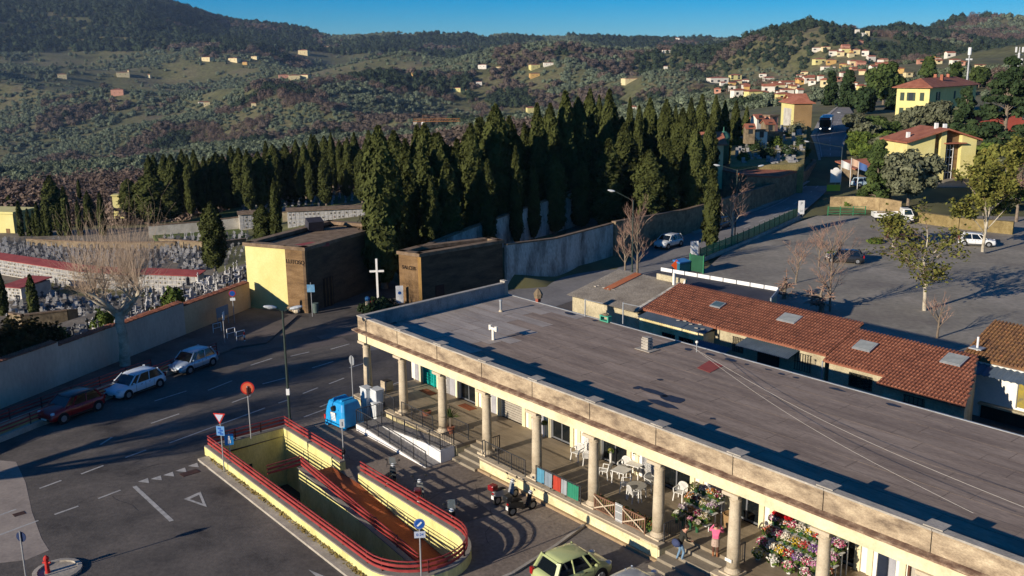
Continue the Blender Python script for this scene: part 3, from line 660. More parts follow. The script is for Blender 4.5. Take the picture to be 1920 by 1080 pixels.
o = link('lettering', me, gh, (*((A1+A2)/2+Vector((d.y, -d.x, 0))*.04).xy, 4.75)); o.rotation_euler = (PI/2, 0, math.atan2(d.y, d.x))
B0 = Vector((-10.75, 90.1, 0)); B1 = Vector((-8.65, 88.6, 0)); B2 = Vector((-.9, 95.3, 0)); HB = 4.75
B3 = B2+Vector((-1.4, 1.6, 0)); B4 = B0+Vector((1.6, 2.6, 0))
gp = pylon('gate_pylon', 'ochre stone gate pylon with carved letters and long shade-darkened flank facing the road', [B0, B1, B2, B3, B4], HB, [M_brown, M_shst, M_shst, M_shst, M_shst])
MB().box(-.15, .15, -.15, .15, 0, HB-.01).build('corner_rib', mat('ochre_stone', [hx('a57f48'), hx('b58d54')], 2, .9, fine=.15), gp, B1)
d = (B1-B0).normalized(); me = text_mesh('SALCEIS', .5, M_let, .03)
o = link('lettering', me, gp, (*((B0+B1)/2+Vector((d.y, -d.x, 0))*.04).xy, 3.55)); o.rotation_euler = (PI/2, 0, math.atan2(d.y, d.x))
d = (B2-B1).normalized(); q = B1.lerp(B2, .22); n_ = Vector((d.y, -d.x, 0))
MB().cbox((q.x+n_.x*.03, q.y+n_.y*.03, 1.15), 1.0, .1, 1.1, math.atan2(d.y, d.x)).build('window', mat('dark_red_door', [hx('3a1c14'), hx('4a2a1c')], 3, .7), gp)
# stained white wall along the road, then the stone wall
rw = [B2+Vector((.3, .2, 0)), G(1040, 521), G(1150, 482)]
wallthing('roadside_wall', 'tall stained whitewashed wall along the road right of the gate pylon', rw, 0, [4.5, 4.2, 4.0], .4, M_stain, M_cap)
sw = [onroad(1150, 482), onroad(1283, 440), onroad(1367, 409), onroad(1452, 376), onroad(1510, 340), onroad(1527, 312), onroad(1522, 290)]
tops = [AtY(1160, 417, sw[0].y).z, AtY(1283, 394, sw[1].y).z, AtY(1367, 371, sw[2].y).z, AtY(1452, 344, sw[3].y).z, AtY(1497, 320, sw[4].y).z, AtY(1510, 303, sw[5].y).z, AtY(1512, 297, sw[6].y).z]
wallthing('stone_road_wall', 'long curved rubble stone wall along the inside of the road bend', sw, [p.z-.3 for p in sw], tops, .5, M_stone, M_cap)
iw = [Vector((B4.x, B4.y, 0)), AtY(860, 438, 103), AtY(990, 388, 116), AtY(1095, 352, 130)]
wallthing('inner_wall', 'second cemetery wall with pale flaking inner face under the tall cypresses', [Vector((p.x, p.y, 0)) for p in iw], -1, [4.7, AtY(860, 436, 103).z, AtY(990, 388, 116).z, AtY(1095, 352, 130).z], .45, M_stain, M_cap)
mb = MB(); mb.prism([(-8.5, 93.5), (-1.5, 97.3), (3.8, 101.8), (12.4, 112.8), (16, 133), (8, 133)], -1, lambda x, y: .7+.01*(y-93)); struct(mb.build('cemetery_lane', M_grav))
# white cross on its flower bed
p = G(709, 568); t = thing('cross', 'tall slim white cross in front of the big cypress at the gate', 'cross', (p.x, p.y, 0), .1)
Mw = mat('white_stone', [hx('d6d4ce'), hx('e6e4de')], 2, .7); hc = AtY(709, 485, p.y).z
MB().box(-.095, .095, -.08, .08, 0, hc).build('upright', Mw, t); MB().box(-.68, .68, -.06, .06, hc*.70, hc*.70+.18).build('crossbar', Mw, t)
# ================================================================== arcade of shops
M_par = mat('parapet_stone', [hx('6f6050'), hx('8d7c66'), hx('a39178'), hx('b6a589')], 1.4, .95, bump=.45, bscale=7, fine=.2, streak=(.7, 1, 1.6))
M_arch = mat('cream_render', [hx('bdb08e'), hx('cfc39f'), hx('d8cdaa')], .8, .9, bump=.15, fine=.08)
M_corn = mat('cornice_weathered', [hx('573f34'), hx('7c6452'), hx('a8927a')], 2.2, .95, bump=.4, fine=.25)
M_colm = mat('column_stone', [hx('a0917a'), hx('b3a58d'), hx('c0b39b')], 1.2, .9, bump=.25, fine=.12)
M_felt = mat('roof_felt', [hx('74655a'), hx('88786a'), hx('9a897a')], .9, .85, rand=.06, fine=.2, streak=(.25, 1.6, 1), bump=.12)
M_felt2 = mat('roof_felt_pale', [hx('8c8278'), hx('9e948a'), hx('aca297')], .9, .8, rand=.1, fine=.12, streak=(.3, 1.2, 1), bump=.12)
M_zinc = mat('zinc', [hx('8f9396'), hx('a6aaac')], 2, .5, metal=.3)
M_wall = mat('shop_wall', [hx('d8d2c2'), hx('e4dfd2')], .8, .85, fine=.05)
M_cream = mat('shop_cream', [hx('cbbf98'), hx('d8cda8')], .8, .85, fine=.08)
M_mgrey = mat('grey_marble', [hx('8c8c92'), hx('a4a4a8')], 1.5, .5)
M_floor = mat('terrace_tiles', [hx('766957'), hx('877a66'), hx('948672')], .7, .6, fine=.1, streak=(1, 4, 1))
M_base = mat('terrace_base_render', [hx('b0a27c'), hx('cdc196'), hx('d9cfa6')], .9, .95, bump=.4, fine=.15)
M_step = mat('step_stone', [hx('7b7263'), hx('8d8474')], 2, .9, fine=.2, bump=.2)
M_glass = mat('dark_glass', [hx('14181a')], rough=.08, spec=.6)
M_alu = mat('aluminium', [hx('8a8c90')], rough=.4, metal=.6)
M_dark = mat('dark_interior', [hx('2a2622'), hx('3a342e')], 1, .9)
bl = thing('shop_arcade', 'long single-storey shop arcade with stone columns, parapet and flat felt roof', 'building', LW(0, 0), RZ)
UE = 52.0; TZ = .8; WF = 4.35; RB = 13.1; RZT = 5.39
skew = lambda w: -.35-.1*w
# terrace floor and base
S1a, S1b = 10.75, 12.95                        # left flight
S2a, S2b = 26.45, 29.45                        # right flight
for n_, (a, b, w0) in enumerate(((-.9, S1a, -.62), (S1a, S1b, .82), (S1b, S2a, -.62), (S2a, S2b, .9), (S2b, UE, -.62))):
    MB().box(a, b, w0, WF, .62, TZ).build('terrace_floor', M_floor, bl); MB().box(a+.001, b-.001, w0+.02, WF, .0, .619).build('terrace_base', M_base, bl)
    if w0 < 0:
        MB().box(a, b, w0-.09, w0+.38, .803, .86).build('terrace_kerb', M_colm, bl)
        MB().box(a, b, w0-.14, w0-.002, 0, .14).build('plinth_course', mat('plinth_stone', [hx('8a7458'), hx('a08a6c')], 1.5, .9, fine=.2), bl)
def flight(u0, u1, w0, w1, n):
    for k in range(n):
        z = TZ*(k+1)/(n+1); wa = w0+(w1-w0)*k/n
        MB().box(u0+.01, u1-.01, wa, w1, TZ*k/(n+1)+.003, z).build('step', M_step, bl, bevel=.012)
flight(S1a, S1b, -.95, .82, 4); flight(S2a, S2b, -1.35, .9, 4)
# walls
MB().box(-1.6, -1.3, WF+.3, RB-.3, 0, RZT-.12).build('side_wall', M_cream, bl); MB().box(-1.7, UE, RB-.3, RB, 0, RZT-.12).build('rear_wall', M_stain, bl)
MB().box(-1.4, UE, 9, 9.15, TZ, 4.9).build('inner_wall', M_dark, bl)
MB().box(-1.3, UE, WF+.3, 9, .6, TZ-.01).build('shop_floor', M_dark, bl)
DOOR = [(0.0, 1.75, 'teal'), (4.3, 6.1, 'glass'), (8.72, 10.8, 'shutter'), (13.4, 15.1, 'glass'), (17.6, 19.6, 'glass'), (22.0, 24.0, 'glass'), (26.6, 28.2, 'glass'), (31.9, 33.2, 'glass'), (35.6, 38.2, 'curtain'), (40.2, 42, 'glass'), (44.5, 46.3, 'shutter')]
M_teal = mat('teal_paint', [hx('0f8f86')], rough=.5)
M_curt = mat('curtain', [hx('8a8478'), hx('b0aa9c')], 1.5, .8, streak=(8, 1, .2))
prev = -1.4; DH = 3.35
for i, (a, b, k) in enumerate(DOOR):
    MB().box(prev, a, WF, WF+.3, TZ, 4.95).build('front_wall', M_wall, bl); MB().box(a, b, WF, WF+.3, DH, 4.95).build('lintel', M_cream, bl)
    g = a-prev
    for (x0, x1, m, pr, z1) in ((a-.32, a-.04, M_cream, .09, 4.1), (b+.04, b+.32, M_cream, .09, 4.1), (a-.95, a-.5, M_mgrey, .03, 3.6), (b+1.1, b+1.6, M_mgrey, .03, 3.6), (b+.62, b+.88, M_cream, .07, 4.0)):
        MB().box(x0, x1, WF-pr, WF-.002, TZ+.003, z1).build('pilaster' if m is M_cream else 'marble_panel', m, bl)
    MB().box(a-.1, b+.1, WF-.11, WF-.092, DH+.002, DH+.25).build('door_head', M_cream, bl)
    if k == 'teal':
        d = MB().box(a, b, WF+.1, WF+.16, TZ, DH).build('door', M_teal, bl)
        for q in range(3): MB().box(a+.02+q*.62, a+.14+q*.62, WF+.02, WF+.1, TZ, DH).build('door_stile', M_teal, d)
        mb = MB()
        for q in range(12): mb.box(a+.03, b-.03, WF+.05, WF+.09, TZ+.2+q*.2, TZ+.24+q*.2)
        for q in range(9): mb.bar((a+.1+q*.18, WF+.07, TZ+.2), (a+.28+q*.18, WF+.07, DH-.1), .03, .03)
        mb.build('lattice', M_teal, d); MB().box(a+.5, a+.85, WF+.01, WF+.02, 2.6, 2.85).build('notice', M_wall, d)
    elif k == 'shutter':
        d = MB().box(a, b, WF+.14, WF+.16, TZ, DH).build('roller_shutter', mat('shutter_grey', [hx('8c857a'), hx('a0998c')], 2, .6), bl)
        for q in range(16): MB().box(a, b, WF+.09, WF+.139, TZ+.02+q*.157, TZ+.13+q*.157).build('slat', MATS['shutter_grey'], d)
    elif k == 'curtain':
        d = MB().box(a, b, WF+.2, WF+.22, TZ, DH).build('curtain', M_curt, bl)
        for q in (a, (a+b)/2, b-.07): MB().box(q, q+.07, WF+.05, WF+.12, TZ, DH).build('door_frame', mat('brown_frame', [hx('5a3a2a')], rough=.6), bl)
    else:
        d = MB().box(a+.08, b-.08, WF+.14, WF+.15, TZ+.1, DH-.08).build('glass_door', M_glass, bl)
        n = 2
        for q in range(n+1):
            x = a+(b-a-.08)*q/n; MB().box(x, x+.08, WF+.1, WF+.2, TZ, DH).build('door_frame', M_alu, d)
        MB().box(a, b, WF+.11, WF+.19, TZ+.003, TZ+.1).build('door_sill', M_alu, d); MB().box(a, b, WF+.11, WF+.19, DH-.08, DH-.002).build('door_top', M_alu, d)
        if i in (1, 3): MB().cyl((a+b, 0, 0), (a+b, 0, 0), .1)
        MB().box((a+b)/2+.06, (a+b)/2+.1, WF+.04, WF+.1, 1.7, 2.1).build('handle', M_alu, d)
    prev = b
MB().box(prev, UE, WF, WF+.3, TZ, 4.95).build('front_wall', M_wall, bl)
for x in (16.1, 11.6, 7.0, 2.5, 20.6): MB().box(x, x+.75, WF-.03, WF-.003, TZ+.003, 3.55).build('white_panel', mat('white_marble', [hx('dedbd4'), hx('e8e6e0')], 1, .5), bl)
MB().box(16.2, 16.75, WF-.06, WF-.031, 2.6, 3.3).build('notice_board', M_dark, bl)
# entablature, cornice, parapet
MB().box(-.5, UE, -.3, .3, 4.643, 5.13).build('architrave', M_arch, bl); MB().box(-.5, -.0, .301, WF, 4.643, 5.129).build('side_architrave', M_arch, bl)
MB().box(-.48, UE, .302, WF+.3, 4.952, 5.128).build('portico_ceiling', M_arch, bl)
c_ = MB()
prof = [(-.3, 5.132), (-.36, 5.16), (-.36, 5.24), (-.6, 5.32), (-.62, 5.4), (-.3, 5.44), (-.05, 5.44), (-.05, 5.132)]
vs = [(x, p, z) for x in (-.78, UE) for p, z in prof]; n = len(prof)
c_.add(vs, [tuple(range(n)), tuple(range(2*n-1, n-1, -1))]+[(j, j+n, (j+1) % n+n, (j+1) % n) for j in range(n)]); c_.build('cornice', M_corn, bl)
pan = None
for i in range(-1, 12):
    u0 = -.5 if i < 0 else 4.3*i+.0; u1 = 4.3*(i+1) if i >= 0 else .0
    if i < 0: u1 = .55; 
    elif i == 0: u0 = .55
    MB().box(u0+.012, u1-.012, -.29, -.03, 5.443, 6.28).build('parapet_panel', M_par, bl)
    MB().box(u0+.008, u1-.008, -.35, .03, 6.283, 6.36).build('coping', M_conc, bl)
    if i >= 0:
        MB().box(u1-.42, u1-.012, -.315, -.292, 5.443, 6.28).build('parapet_pier', M_par, bl)
        MB().box(u1-.36, u1+.36, -.28, .34, 6.362, 6.41).build('coping_block', M_conc, bl)
        MB().box(u1-.25, u1+.25, -.028, .16, RZT, 6.28).build('parapet_buttress', M_conc, bl)
M_parin = mat('parapet_inside', [hx('6f6f70'), hx('8a8a88'), hx('9a9894')], 1.2, .9, fine=.2, streak=(1, 1, .5))
# skewed short parapet at the gate end
for j in range(4):
    w0 = .03+j*3.27; w1 = w0+3.25; m = MB()
    m.add([(skew(w)+dx, w, z) for z in (RZT, 6.3) for w, dx in ((w0, 0), (w0, .25), (w1, .25), (w1, 0))], [(0,3,2,1),(4,5,6,7),(0,1,5,4),(1,2,6,5),(2,3,7,6),(3,0,4,7)]); m.build('side_parapet', M_parin, bl)
    m = MB(); m.add([(skew(w)+dx, w, z) for z in (6.303, 6.37) for w, dx in ((w0, -.05), (w0, .31), (w1, .31), (w1, -.05))], [(0,3,2,1),(4,5,6,7),(0,1,5,4),(1,2,6,5),(2,3,7,6),(3,0,4,7)]); m.build('coping', M_conc, bl)
MB().box(-1.9, -1.35, RB-.3, RB+.02, RZT, 6.5).build('parapet_end_pier', M_conc, bl)
# roof: slab and lapped felt sheets
MB().prism([(skew(0), -.02), (UE, -.02), (UE, RB+.1), (skew(RB), RB+.1)], 5.135, 5.36).build('roof_slab', M_conc, bl)
sheets = {}
for i in range(13):
    for j in range(13):
        u0 = 4.1*i-1.0+(j % 3)*.8; u1 = u0+4.13; w0 = .0+j*1.01; w1 = w0+1.03
        u0 = max(u0, skew((w0+w1)/2)+.2)
        if i == 0: u0 = skew((w0+w1)/2)+.2
        if j == 0: w0 = -.02
        if j == 12: w1 = RB+.12
        z = 5.366+random.uniform(0, .004)+.003*(j % 2); ti = random.uniform(-.001, .001)
        pale = (u0+u1)/2 < 8.2-.25*j+random.uniform(-.3, .3)
        MB().add([(u0, w0, z), (u1, w0, z+ti), (u1, w1, z+.004), (u0, w1, z+.004), (u0, w0, z+.012), (u1, w0, z+.012+ti), (u1, w1, z+.016), (u0, w1, z+.016)],
            [(0,3,2,1),(4,5,6,7),(0,1,5,4),(1,2,6,5),(2,3,7,6),(3,0,4,7)]).build('felt_sheet', M_felt2 if pale else M_felt, bl)
sm = MB()
for j in range(1, 13): sm.box(skew(j*1.01)+.25, UE, j*1.01-.011, j*1.01+.011, 5.37, 5.3912)
for i in range(1, 13):
    for j in range(13): x_ = 4.1*i-1.0+(j % 3)*.8; sm.box(x_-.011, x_+.011, j*1.01, j*1.01+1.0, 5.37, 5.3909)
o_ = sm.build('lap_seams', mat('bitumen_seam', [hx('6a5d52'), hx('7c6f63')], 1.5, .8, fine=.3), bl); o_['kind'] = 'stuff'
MB().box(-2, UE, RB+.1, RB+.2, 5.2, 5.42).build('roof_edge_trim', M_zinc, bl)
ZS = 5.396
def loc(px, py, z=ZS): g = G(px, py, z); x = g.x-OX; y = g.y-OY; return (x*du[0]+y*du[1], x*dw[0]+y*dw[1])
MB().prism([loc(1307, 690), loc(1331, 699), loc(1356, 686), loc(1330, 676)], ZS, ZS+.012).build('red_felt_patch', mat('red_felt', [hx('8a4038'), hx('9a4c42')], 2, .85, fine=.15), bl)
M_tar = mat('tar_patch', [hx('2a2a30'), hx('36363c')], 3, .5)
for c, w_, h_ in (((1225, 735), 2.2, .3), ((1262, 748), 1.5, .45), ((1245, 758), 2.3, .35), ((1195, 727), .5, .3), ((1330, 664), .8, .2), ((1370, 675), .8, .25), ((1440, 693), .5, .12), ((1465, 701), .5, .15), ((1492, 708), .4, .12), ((1568, 730), 1.1, .18), ((1672, 759), .9, .18), ((1336, 785), .35, .15), ((1238, 712), .35, .15), ((1115, 601), .4, .2), ((1068, 588), 1.0, .25), ((1290, 655), .6, .25), ((1400, 683), .3, .15), ((735, 603), 1.2, .3)):
    u, w = loc(*c); pts = []
    for k in range(11):
        an = 2*PI*k/11; q = random.uniform(.65, 1.1); pts.append((u+math.cos(an)*w_/2*q, w+math.sin(an)*h_*q))
    MB().prism(pts, ZS, ZS+.008).build('tar_patch', M_tar, bl)
# columns
CM = {'base': MB().box(-.42, .42, -.42, .42, 0, .13).lathe([(.36, .131), (.37, .19), (.32, .24), (.29, .27), (.29, .34)], 20).mesh('column_base', M_colm),
      'shaft': MB().lathe([(.275, .34), (.277, 1.2), (.262, 2.2), (.238, 3.38), (.238, 3.4)], 20).mesh('column_shaft', M_colm, True),
      'cap': MB().lathe([(.265, 3.4), (.265, 3.45), (.238, 3.46), (.238, 3.58), (.28, 3.62), (.35, 3.7)], 20).box(-.42, .42, -.42, .42, 3.701, 3.84).mesh('column_capital', M_colm)}
for i in range(12):
    c = link('column', CM['shaft'], bl, (4.3*i, 0, TZ+.003)); link('base', CM['base'], c); link('capital', CM['cap'], c)
    if i in (6, 7, 8): MB().box(4.3*i-.55, 4.3*i+.55, -.62, .5, .001, .8-.003).build('pedestal', M_base, bl)
MB().box(-.2+4.3*7, .15+4.3*7, -.31, -.28, 1.45, 1.6).build('column_notice', M_wall, bl)
# ------------------------------------------------------------------ things on the roof
def lt(name, label, cat, px, py, z=ZS+.01, rz=0.0): g = G(px, py, z); return thing(name, label, cat, g, RZ+rz)
t = lt('vent_pipe', 'short double-headed pale vent pipe standing on the flat roof', 'vent', 925, 637)
MB().cyl((0, 0, 0), (0, 0, .75), .1, .1, 10).build('pipe', M_wall, t); MB().cyl((-.32, .0, .72), (.32, .0, .72), .09, .09, 10).build('cross_pipe', M_wall, t)
for s in (-.3, .3): MB().cyl((s, 0, .6), (s, 0, .92), .1, .1, 10).build('pipe_end', M_wall, t)
t = lt('vent_pipe', 'single thin vent pipe with cap on the flat roof near the gate end', 'vent', 939, 584)
MB().cyl((0, 0, 0), (0, 0, .75), .085, .085, 10).build('pipe', M_zinc, t); MB().lathe([(.13, .75), (.12, .83), (.02, .88)], 10).build('cap', M_zinc, t); MB().lathe([(.16, 0), (.1, .12)], 10).build('collar', M_colm, t)
t = lt('roof_cowl', 'square louvred concrete chimney cowl in the middle of the flat roof', 'chimney', 1213, 655)
MB().box(-.6, .6, -.45, .45, 0, .03).build('apron', M_conc, t)
for k in range(4): MB().box(-.27, .27, -.22, .22, .05+k*.17, .17+k*.17).build('louvre', M_conc, t)
MB().box(-.2, .2, -.16, .16, .03, .7).build('core', M_stain, t); MB().box(-.24, .24, -.2, .2, .72, .78).build('cap', M_conc, t)
t = lt('roof_box', 'small green metal box weighed down with a stone at the rear roof edge', 'box', 1133, 603)
Mg = mat('green_box', [hx('3c8c72'), hx('4a9c80')], 3, .6)
MB().box(-.4, .4, -.04, .3, 0, .06).build('tray', Mg, t); MB().box(-.4, -.3, -.04, .3, .06, .34).build('side', Mg, t); MB().box(.3, .4, -.04, .3, .06, .34).build('side', Mg, t); MB().box(-.42, .42, -.06, .32, .34, .4).build('lid', Mg, t)
MB().ball((0, .1, .47), .25, .2, .09, 7, 5).build('stone', M_stone, t)
t = lt('chimney_pot', 'small wrapped red chimney stub at the rear roof corner', 'chimney', 1009, 566)
MB().box(-.14, .14, -.14, .14, 0, .5).build('shaft', mat('red_pot', [hx('8a4a3a')], rough=.8), t); MB().lathe([(.3, .3), (.36, .6), (.2, .85), (.05, 1.0)], 7).build('wrapping', M_stone, t)
for a, b, lab in (((1300, 652), (1935, 957), 'upper pale cable strung across the flat roof'), ((1300, 652), (1825, 962), 'lower pale cable sagging across the flat roof')):
    A_ = G(*a, 6.1); B_ = G(*b, 6.4); pts = [A_.lerp(B_, k/16)-Vector((0, 0, .5*math.sin(PI*k/16))) for k in range(17)]
    o = MB().tube(pts, .007, 5).build('roof_cable', mat('cable', [hx('b4aea6')], rough=.6)); tag(o, lab, 'cable')
t = lt('cable_bracket', 'small white insulator post where the roof cables start', 'bracket', 1306, 660); MB().cyl((0, 0, 0), (0, 0, .6), .03, .03, 6).build('post', M_zinc, t); MB().ball((0, 0, .62), .09, n=8).build('insulator', M_wall, t)
for (px_, py_, lab) in ((1095, 585, 'thin aerial bracket post at the rear roof edge, left of the green box'), (1166, 592, 'thin aerial bracket post at the rear roof edge, right of the green box')):
    g = G(px_, py_+8, 5.4); g = LW(*[a_+b_ for a_, b_ in zip(loc(px_, py_+8, 5.4), (0, .1))], 5.0)
    t = thing('aerial_post', lab, 'aerial', g, RZ); MB().cyl((0, 0, 0), (0, 0, 1.6), .045, .045, 6).build('post', M_zinc, t); MB().cyl((0, 0, 1.55), (1.4, .3, 1.5), .025, .025, 5).build('arm', M_zinc, t)
# ================================================================== underpass
M_yw = mat('underpass_yellow', [hx('b8ae72'), hx('cec583'), hx('d6ce90')], .9, .9, fine=.12, streak=(1, 1, .4))
M_red = mat('red_rail_paint', [hx('7c2a28'), hx('8e3634'), hx('983e3a')], 1.5, .55, fine=.1)
M_rpost = mat('rail_post', [hx('3a1c1c'), hx('4a2422')], 2, .6)
M_capst = mat('grey_capstone', [hx('7a756c'), hx('8c877d')], 1.2, .9, fine=.12)
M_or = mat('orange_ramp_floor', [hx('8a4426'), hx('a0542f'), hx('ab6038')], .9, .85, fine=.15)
un = thing('underpass', 'open pedestrian underpass ramp with yellow walls, orange floor and rounded end', 'underpass', LW(0, 0), RZ)
TOPW = .5
out = cut_outline(.35, 18); inn = cut_outline(0, 18)
def wallpath(pi, po, z0, z1, nm, m, cap=True):
    for k in range(len(pi)-1):
        a, b, c, d = pi[k], pi[k+1], po[k+1], po[k]
        MB().prism([a, b, c, d], z0, z1).build(nm, m, un)
        if cap: MB().prism([a, b, c, d], z1+.002, z1+.07).build('capstone', M_capst, un)
GAP0, GAP1 = 7.9, 9.9
wallpath([inn[0], inn[1]], [out[0], out[1]], -3.4, TOPW, 'end_wall', M_yw)
wallpath([inn[1], (10, WS0)], [out[1], (10, WS0-.35)], -3.4, TOPW, 'outer_wall', M_yw); wallpath([(10, WS0), inn[2]], [(10, WS0-.35), out[2]], -3.4, TOPW, 'outer_wall', M_yw)
wallpath(inn[2:], out[2:], -3.4, TOPW, 'curved_wall', M_yw)
wallpath([inn[-1], (GAP1, WS1)], [out[-1], (GAP1, WS1+.35)], -3.4, TOPW, 'inner_wall', M_yw)
wallpath([(GAP0, WS1), inn[0]], [(GAP0, WS1+.35), out[0]], -3.4, TOPW, 'inner_wall', M_yw)
MB().prism([(GAP0, WS1), (GAP1, WS1), (GAP1, WS1+.35), (GAP0, WS1+.35)], -3.4, -.02).build('threshold', M_or, un)
WC = -8.55                                      # centre wall
MB().add([(GAP0-.6, WC-1.6, -3.4), (GAP0-.6, WS1, -3.4), (GAP0-.6, WS1, -.05), (GAP0-.6, WC-.15, -.05)], [(0, 1, 2, 3)])
MB().prism([(6.9, WC), (9.9, WC), (9.9, WS1), (6.9, WS1)], -3.4, -.03).build('landing', M_or, un)
MB().add([(9.9, WC, -.03), (US1, WC, -1.25), (US1, WS1, -1.25), (9.9, WS1, -.03), (9.9, WC, -3.4), (US1, WC, -3.4), (US1, WS1, -3.4), (9.9, WS1, -3.4)], [(0,1,2,3),(7,6,5,4),(0,4,5,1),(2,6,7,3),(1,5,6,2),(3,7,4,0)]).build('upper_ramp', M_or, un)
MB().prism([(US1, WS0)]+inn[3:-1]+[(US1, WS1)], -3.4, -1.26).build('turning_floor', M_or, un)
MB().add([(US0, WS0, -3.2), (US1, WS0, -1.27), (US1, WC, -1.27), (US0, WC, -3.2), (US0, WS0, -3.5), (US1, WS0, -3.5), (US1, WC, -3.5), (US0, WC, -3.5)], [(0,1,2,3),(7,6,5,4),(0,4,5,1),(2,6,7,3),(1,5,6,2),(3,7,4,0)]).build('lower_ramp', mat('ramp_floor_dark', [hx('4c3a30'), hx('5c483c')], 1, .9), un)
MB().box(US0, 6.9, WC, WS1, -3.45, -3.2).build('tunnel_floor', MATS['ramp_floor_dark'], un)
MB().add([(6.9, WC-.16, -3.4), (US1-.3, WC-.16, -3.4), (US1-.3, WC+.14, -3.4), (6.9, WC+.14, -3.4), (6.9, WC-.16, .42), (US1-.3, WC-.16, -.72), (US1-.3, WC+.14, -.72), (6.9, WC+.14, .42)], [(0,3,2,1),(4,5,6,7),(0,1,5,4),(1,2,6,5),(2,3,7,6),(3,0,4,7)]).build('centre_wall', M_yw, un)
MB().add([(6.85, WC-.2, .423), (US1-.3, WC-.2, -.717), (US1-.3, WC+.18, -.717), (6.85, WC+.18, .423), (6.85, WC-.2, .49), (US1-.3, WC-.2, -.65), (US1-.3, WC+.18, -.65), (6.85, WC+.18, .49)], [(0,3,2,1),(4,5,6,7),(0,1,5,4),(1,2,6,5),(2,3,7,6),(3,0,4,7)]).build('centre_capstone', M_capst, un)
MB().box(6.6, 6.9, WC, WS1, -3.4, -.2).build('cross_wall', M_yw, un)
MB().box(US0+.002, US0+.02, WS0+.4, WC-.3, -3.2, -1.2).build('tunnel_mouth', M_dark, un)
# handrails: two flat red boards on posts
def handrail(path, label, posts, h0=.07, w=.05):
    t = thing('handrail', label, 'handrail', LW(0, 0), RZ)
    for a, b in zip(path[:-1], path[1:]):
        a = Vector(a); b = Vector(b)
        for zz, hh in ((.17, .12), (.41, .12), (.62, .045)): MB().bar(a+Vector((0, 0, h0+zz)), b+Vector((0, 0, h0+zz)), .05, hh).build('rail', M_red, t)
    for p in posts: MB().box(p[0]-.035, p[0]+.035, p[1]-.035+w, p[1]+.035+w, p[2], p[2]+h0+.64).build('post', M_rpost, t)
    return t
mid = lambda p, q: ((p[0]+q[0])/2, (p[1]+q[1])/2, TOPW)
mp = [mid(a, b) for a, b in zip(inn, out)]
handrail([mp[0], mp[1]], 'red handrail across the far end of the underpass beside the street', [(mp[0][0], mp[0][1]+(mp[1][1]-mp[0][1])*k/3, TOPW) for k in (1, 2)])
handrail([mp[1], mp[2]], 'long red handrail on the yellow wall along the car lane', [(mp[1][0]+.4+k*2.2, mp[1][1], TOPW) for k in range(9)])
handrail(mp[2:], 'curved red handrail around the rounded near end of the underpass', [mp[k] for k in range(4, len(mp), 5)])
handrail([mp[-1], (GAP1, mp[-1][1], TOPW)], 'red handrail on the wall beside the parked motorcycles', [(mp[-1][0]-k*2.1-.2, mp[-1][1], TOPW) for k in range(5)])
handrail([(GAP0, mp[0][1], TOPW), mp[0]], 'red handrail on the short wall near the blue container', [(GAP0-.3-k*2.2, mp[0][1], TOPW) for k in range(4)])
handrail([(6.9, WC-2.0, .42), (6.9, WC, .42), (US1-.3, WC, -.72)], 'sloping red handrail on the centre wall inside the underpass', [(6.95+k*1.95, WC, .42-1.14*k*1.95/11.7) for k in range(6)])
MB().box(US0+.2, 20, WS0-1.0, WS0-.37, 0, .12).build('kerb_strip', M_conc, un)
M_weed = mat('weeds', [hx('6a5c34'), hx('83713f'), hx('5c5a30')], 3, .95, fine=.3)
r = np.random.default_rng(4); C = np.stack([r.uniform(US0+1, 20, 500), r.uniform(WS0-.62, WS0-.4, 500), .12+r.uniform(.01, .09, 500)], -1)
o = link('weeds', leafcards('weeds', C, np.tile([0, 0, 1.], (500, 1)), .06, M_weed, r), None, LW(0, 0), RZ); tag(o, 'dry weeds along the foot of the yellow underpass wall', 'weeds', kind='stuff')
# ================================================================== access ramp to the terrace
M_rw = mat('ramp_white', [hx('d2d0cc'), hx('e2e0dc')], 1.2, .85, fine=.06)
M_rf = mat('ramp_floor', [hx('7d7a78'), hx('8d8a87')], 1.5, .85, fine=.12)
ar = thing('access_ramp', 'white folded wheelchair ramp with thin metal railings up to the terrace', 'ramp', LW(0, 0), RZ)
u0, u1, wa, wb, wc = 3.0, 10.7, -2.75, -1.7, -.72
def wedge(ua, ub, w0, w1, za, zb, m, nm): MB().add([(ua, w0, 0), (ub, w0, 0), (ub, w1, 0), (ua, w1, 0), (ua, w0, za), (ub, w0, zb), (ub, w1, zb), (ua, w1, za)], [(0,3,2,1),(4,5,6,7),(0,1,5,4),(1,2,6,5),(2,3,7,6),(3,0,4,7)]).build(nm, m, ar)
wedge(4.3, u1, wa, wb-.002, .4, .02, M_rw, 'lower_run'); wedge(u0, 4.298, wa, wc, .4, .4, M_rw, 'landing'); wedge(4.3, 9.6, wb, wc, .4, .78, M_rw, 'upper_run'); wedge(9.602, u1, wb, wc, .78, .78, M_rw, 'top_landing')
def top(ua, ub, w0, w1, za, zb): MB().add([(ua, w0, za+.003), (ub, w0, zb+.003), (ub, w1, zb+.003), (ua, w1, za+.003), (ua, w0, za+.02), (ub, w0, zb+.02), (ub, w1, zb+.02), (ua, w1, za+.02)], [(0,3,2,1),(4,5,6,7),(0,1,5,4),(1,2,6,5),(2,3,7,6),(3,0,4,7)]).build('walkway', M_rf, ar)
top(4.3, u1, wa+.06, wb-.06, .4, .02); top(u0+.06, 4.29, wa+.06, wc, .4, .4); top(4.3, 9.6, wb+.06, wc, .4, .78); top(9.61, u1-.06, wb+.06, wc, .78, .78)
M_rail = mat('grey_rail', [hx('3c3d40'), hx('4a4b4e')], 2, .5, metal=.3)
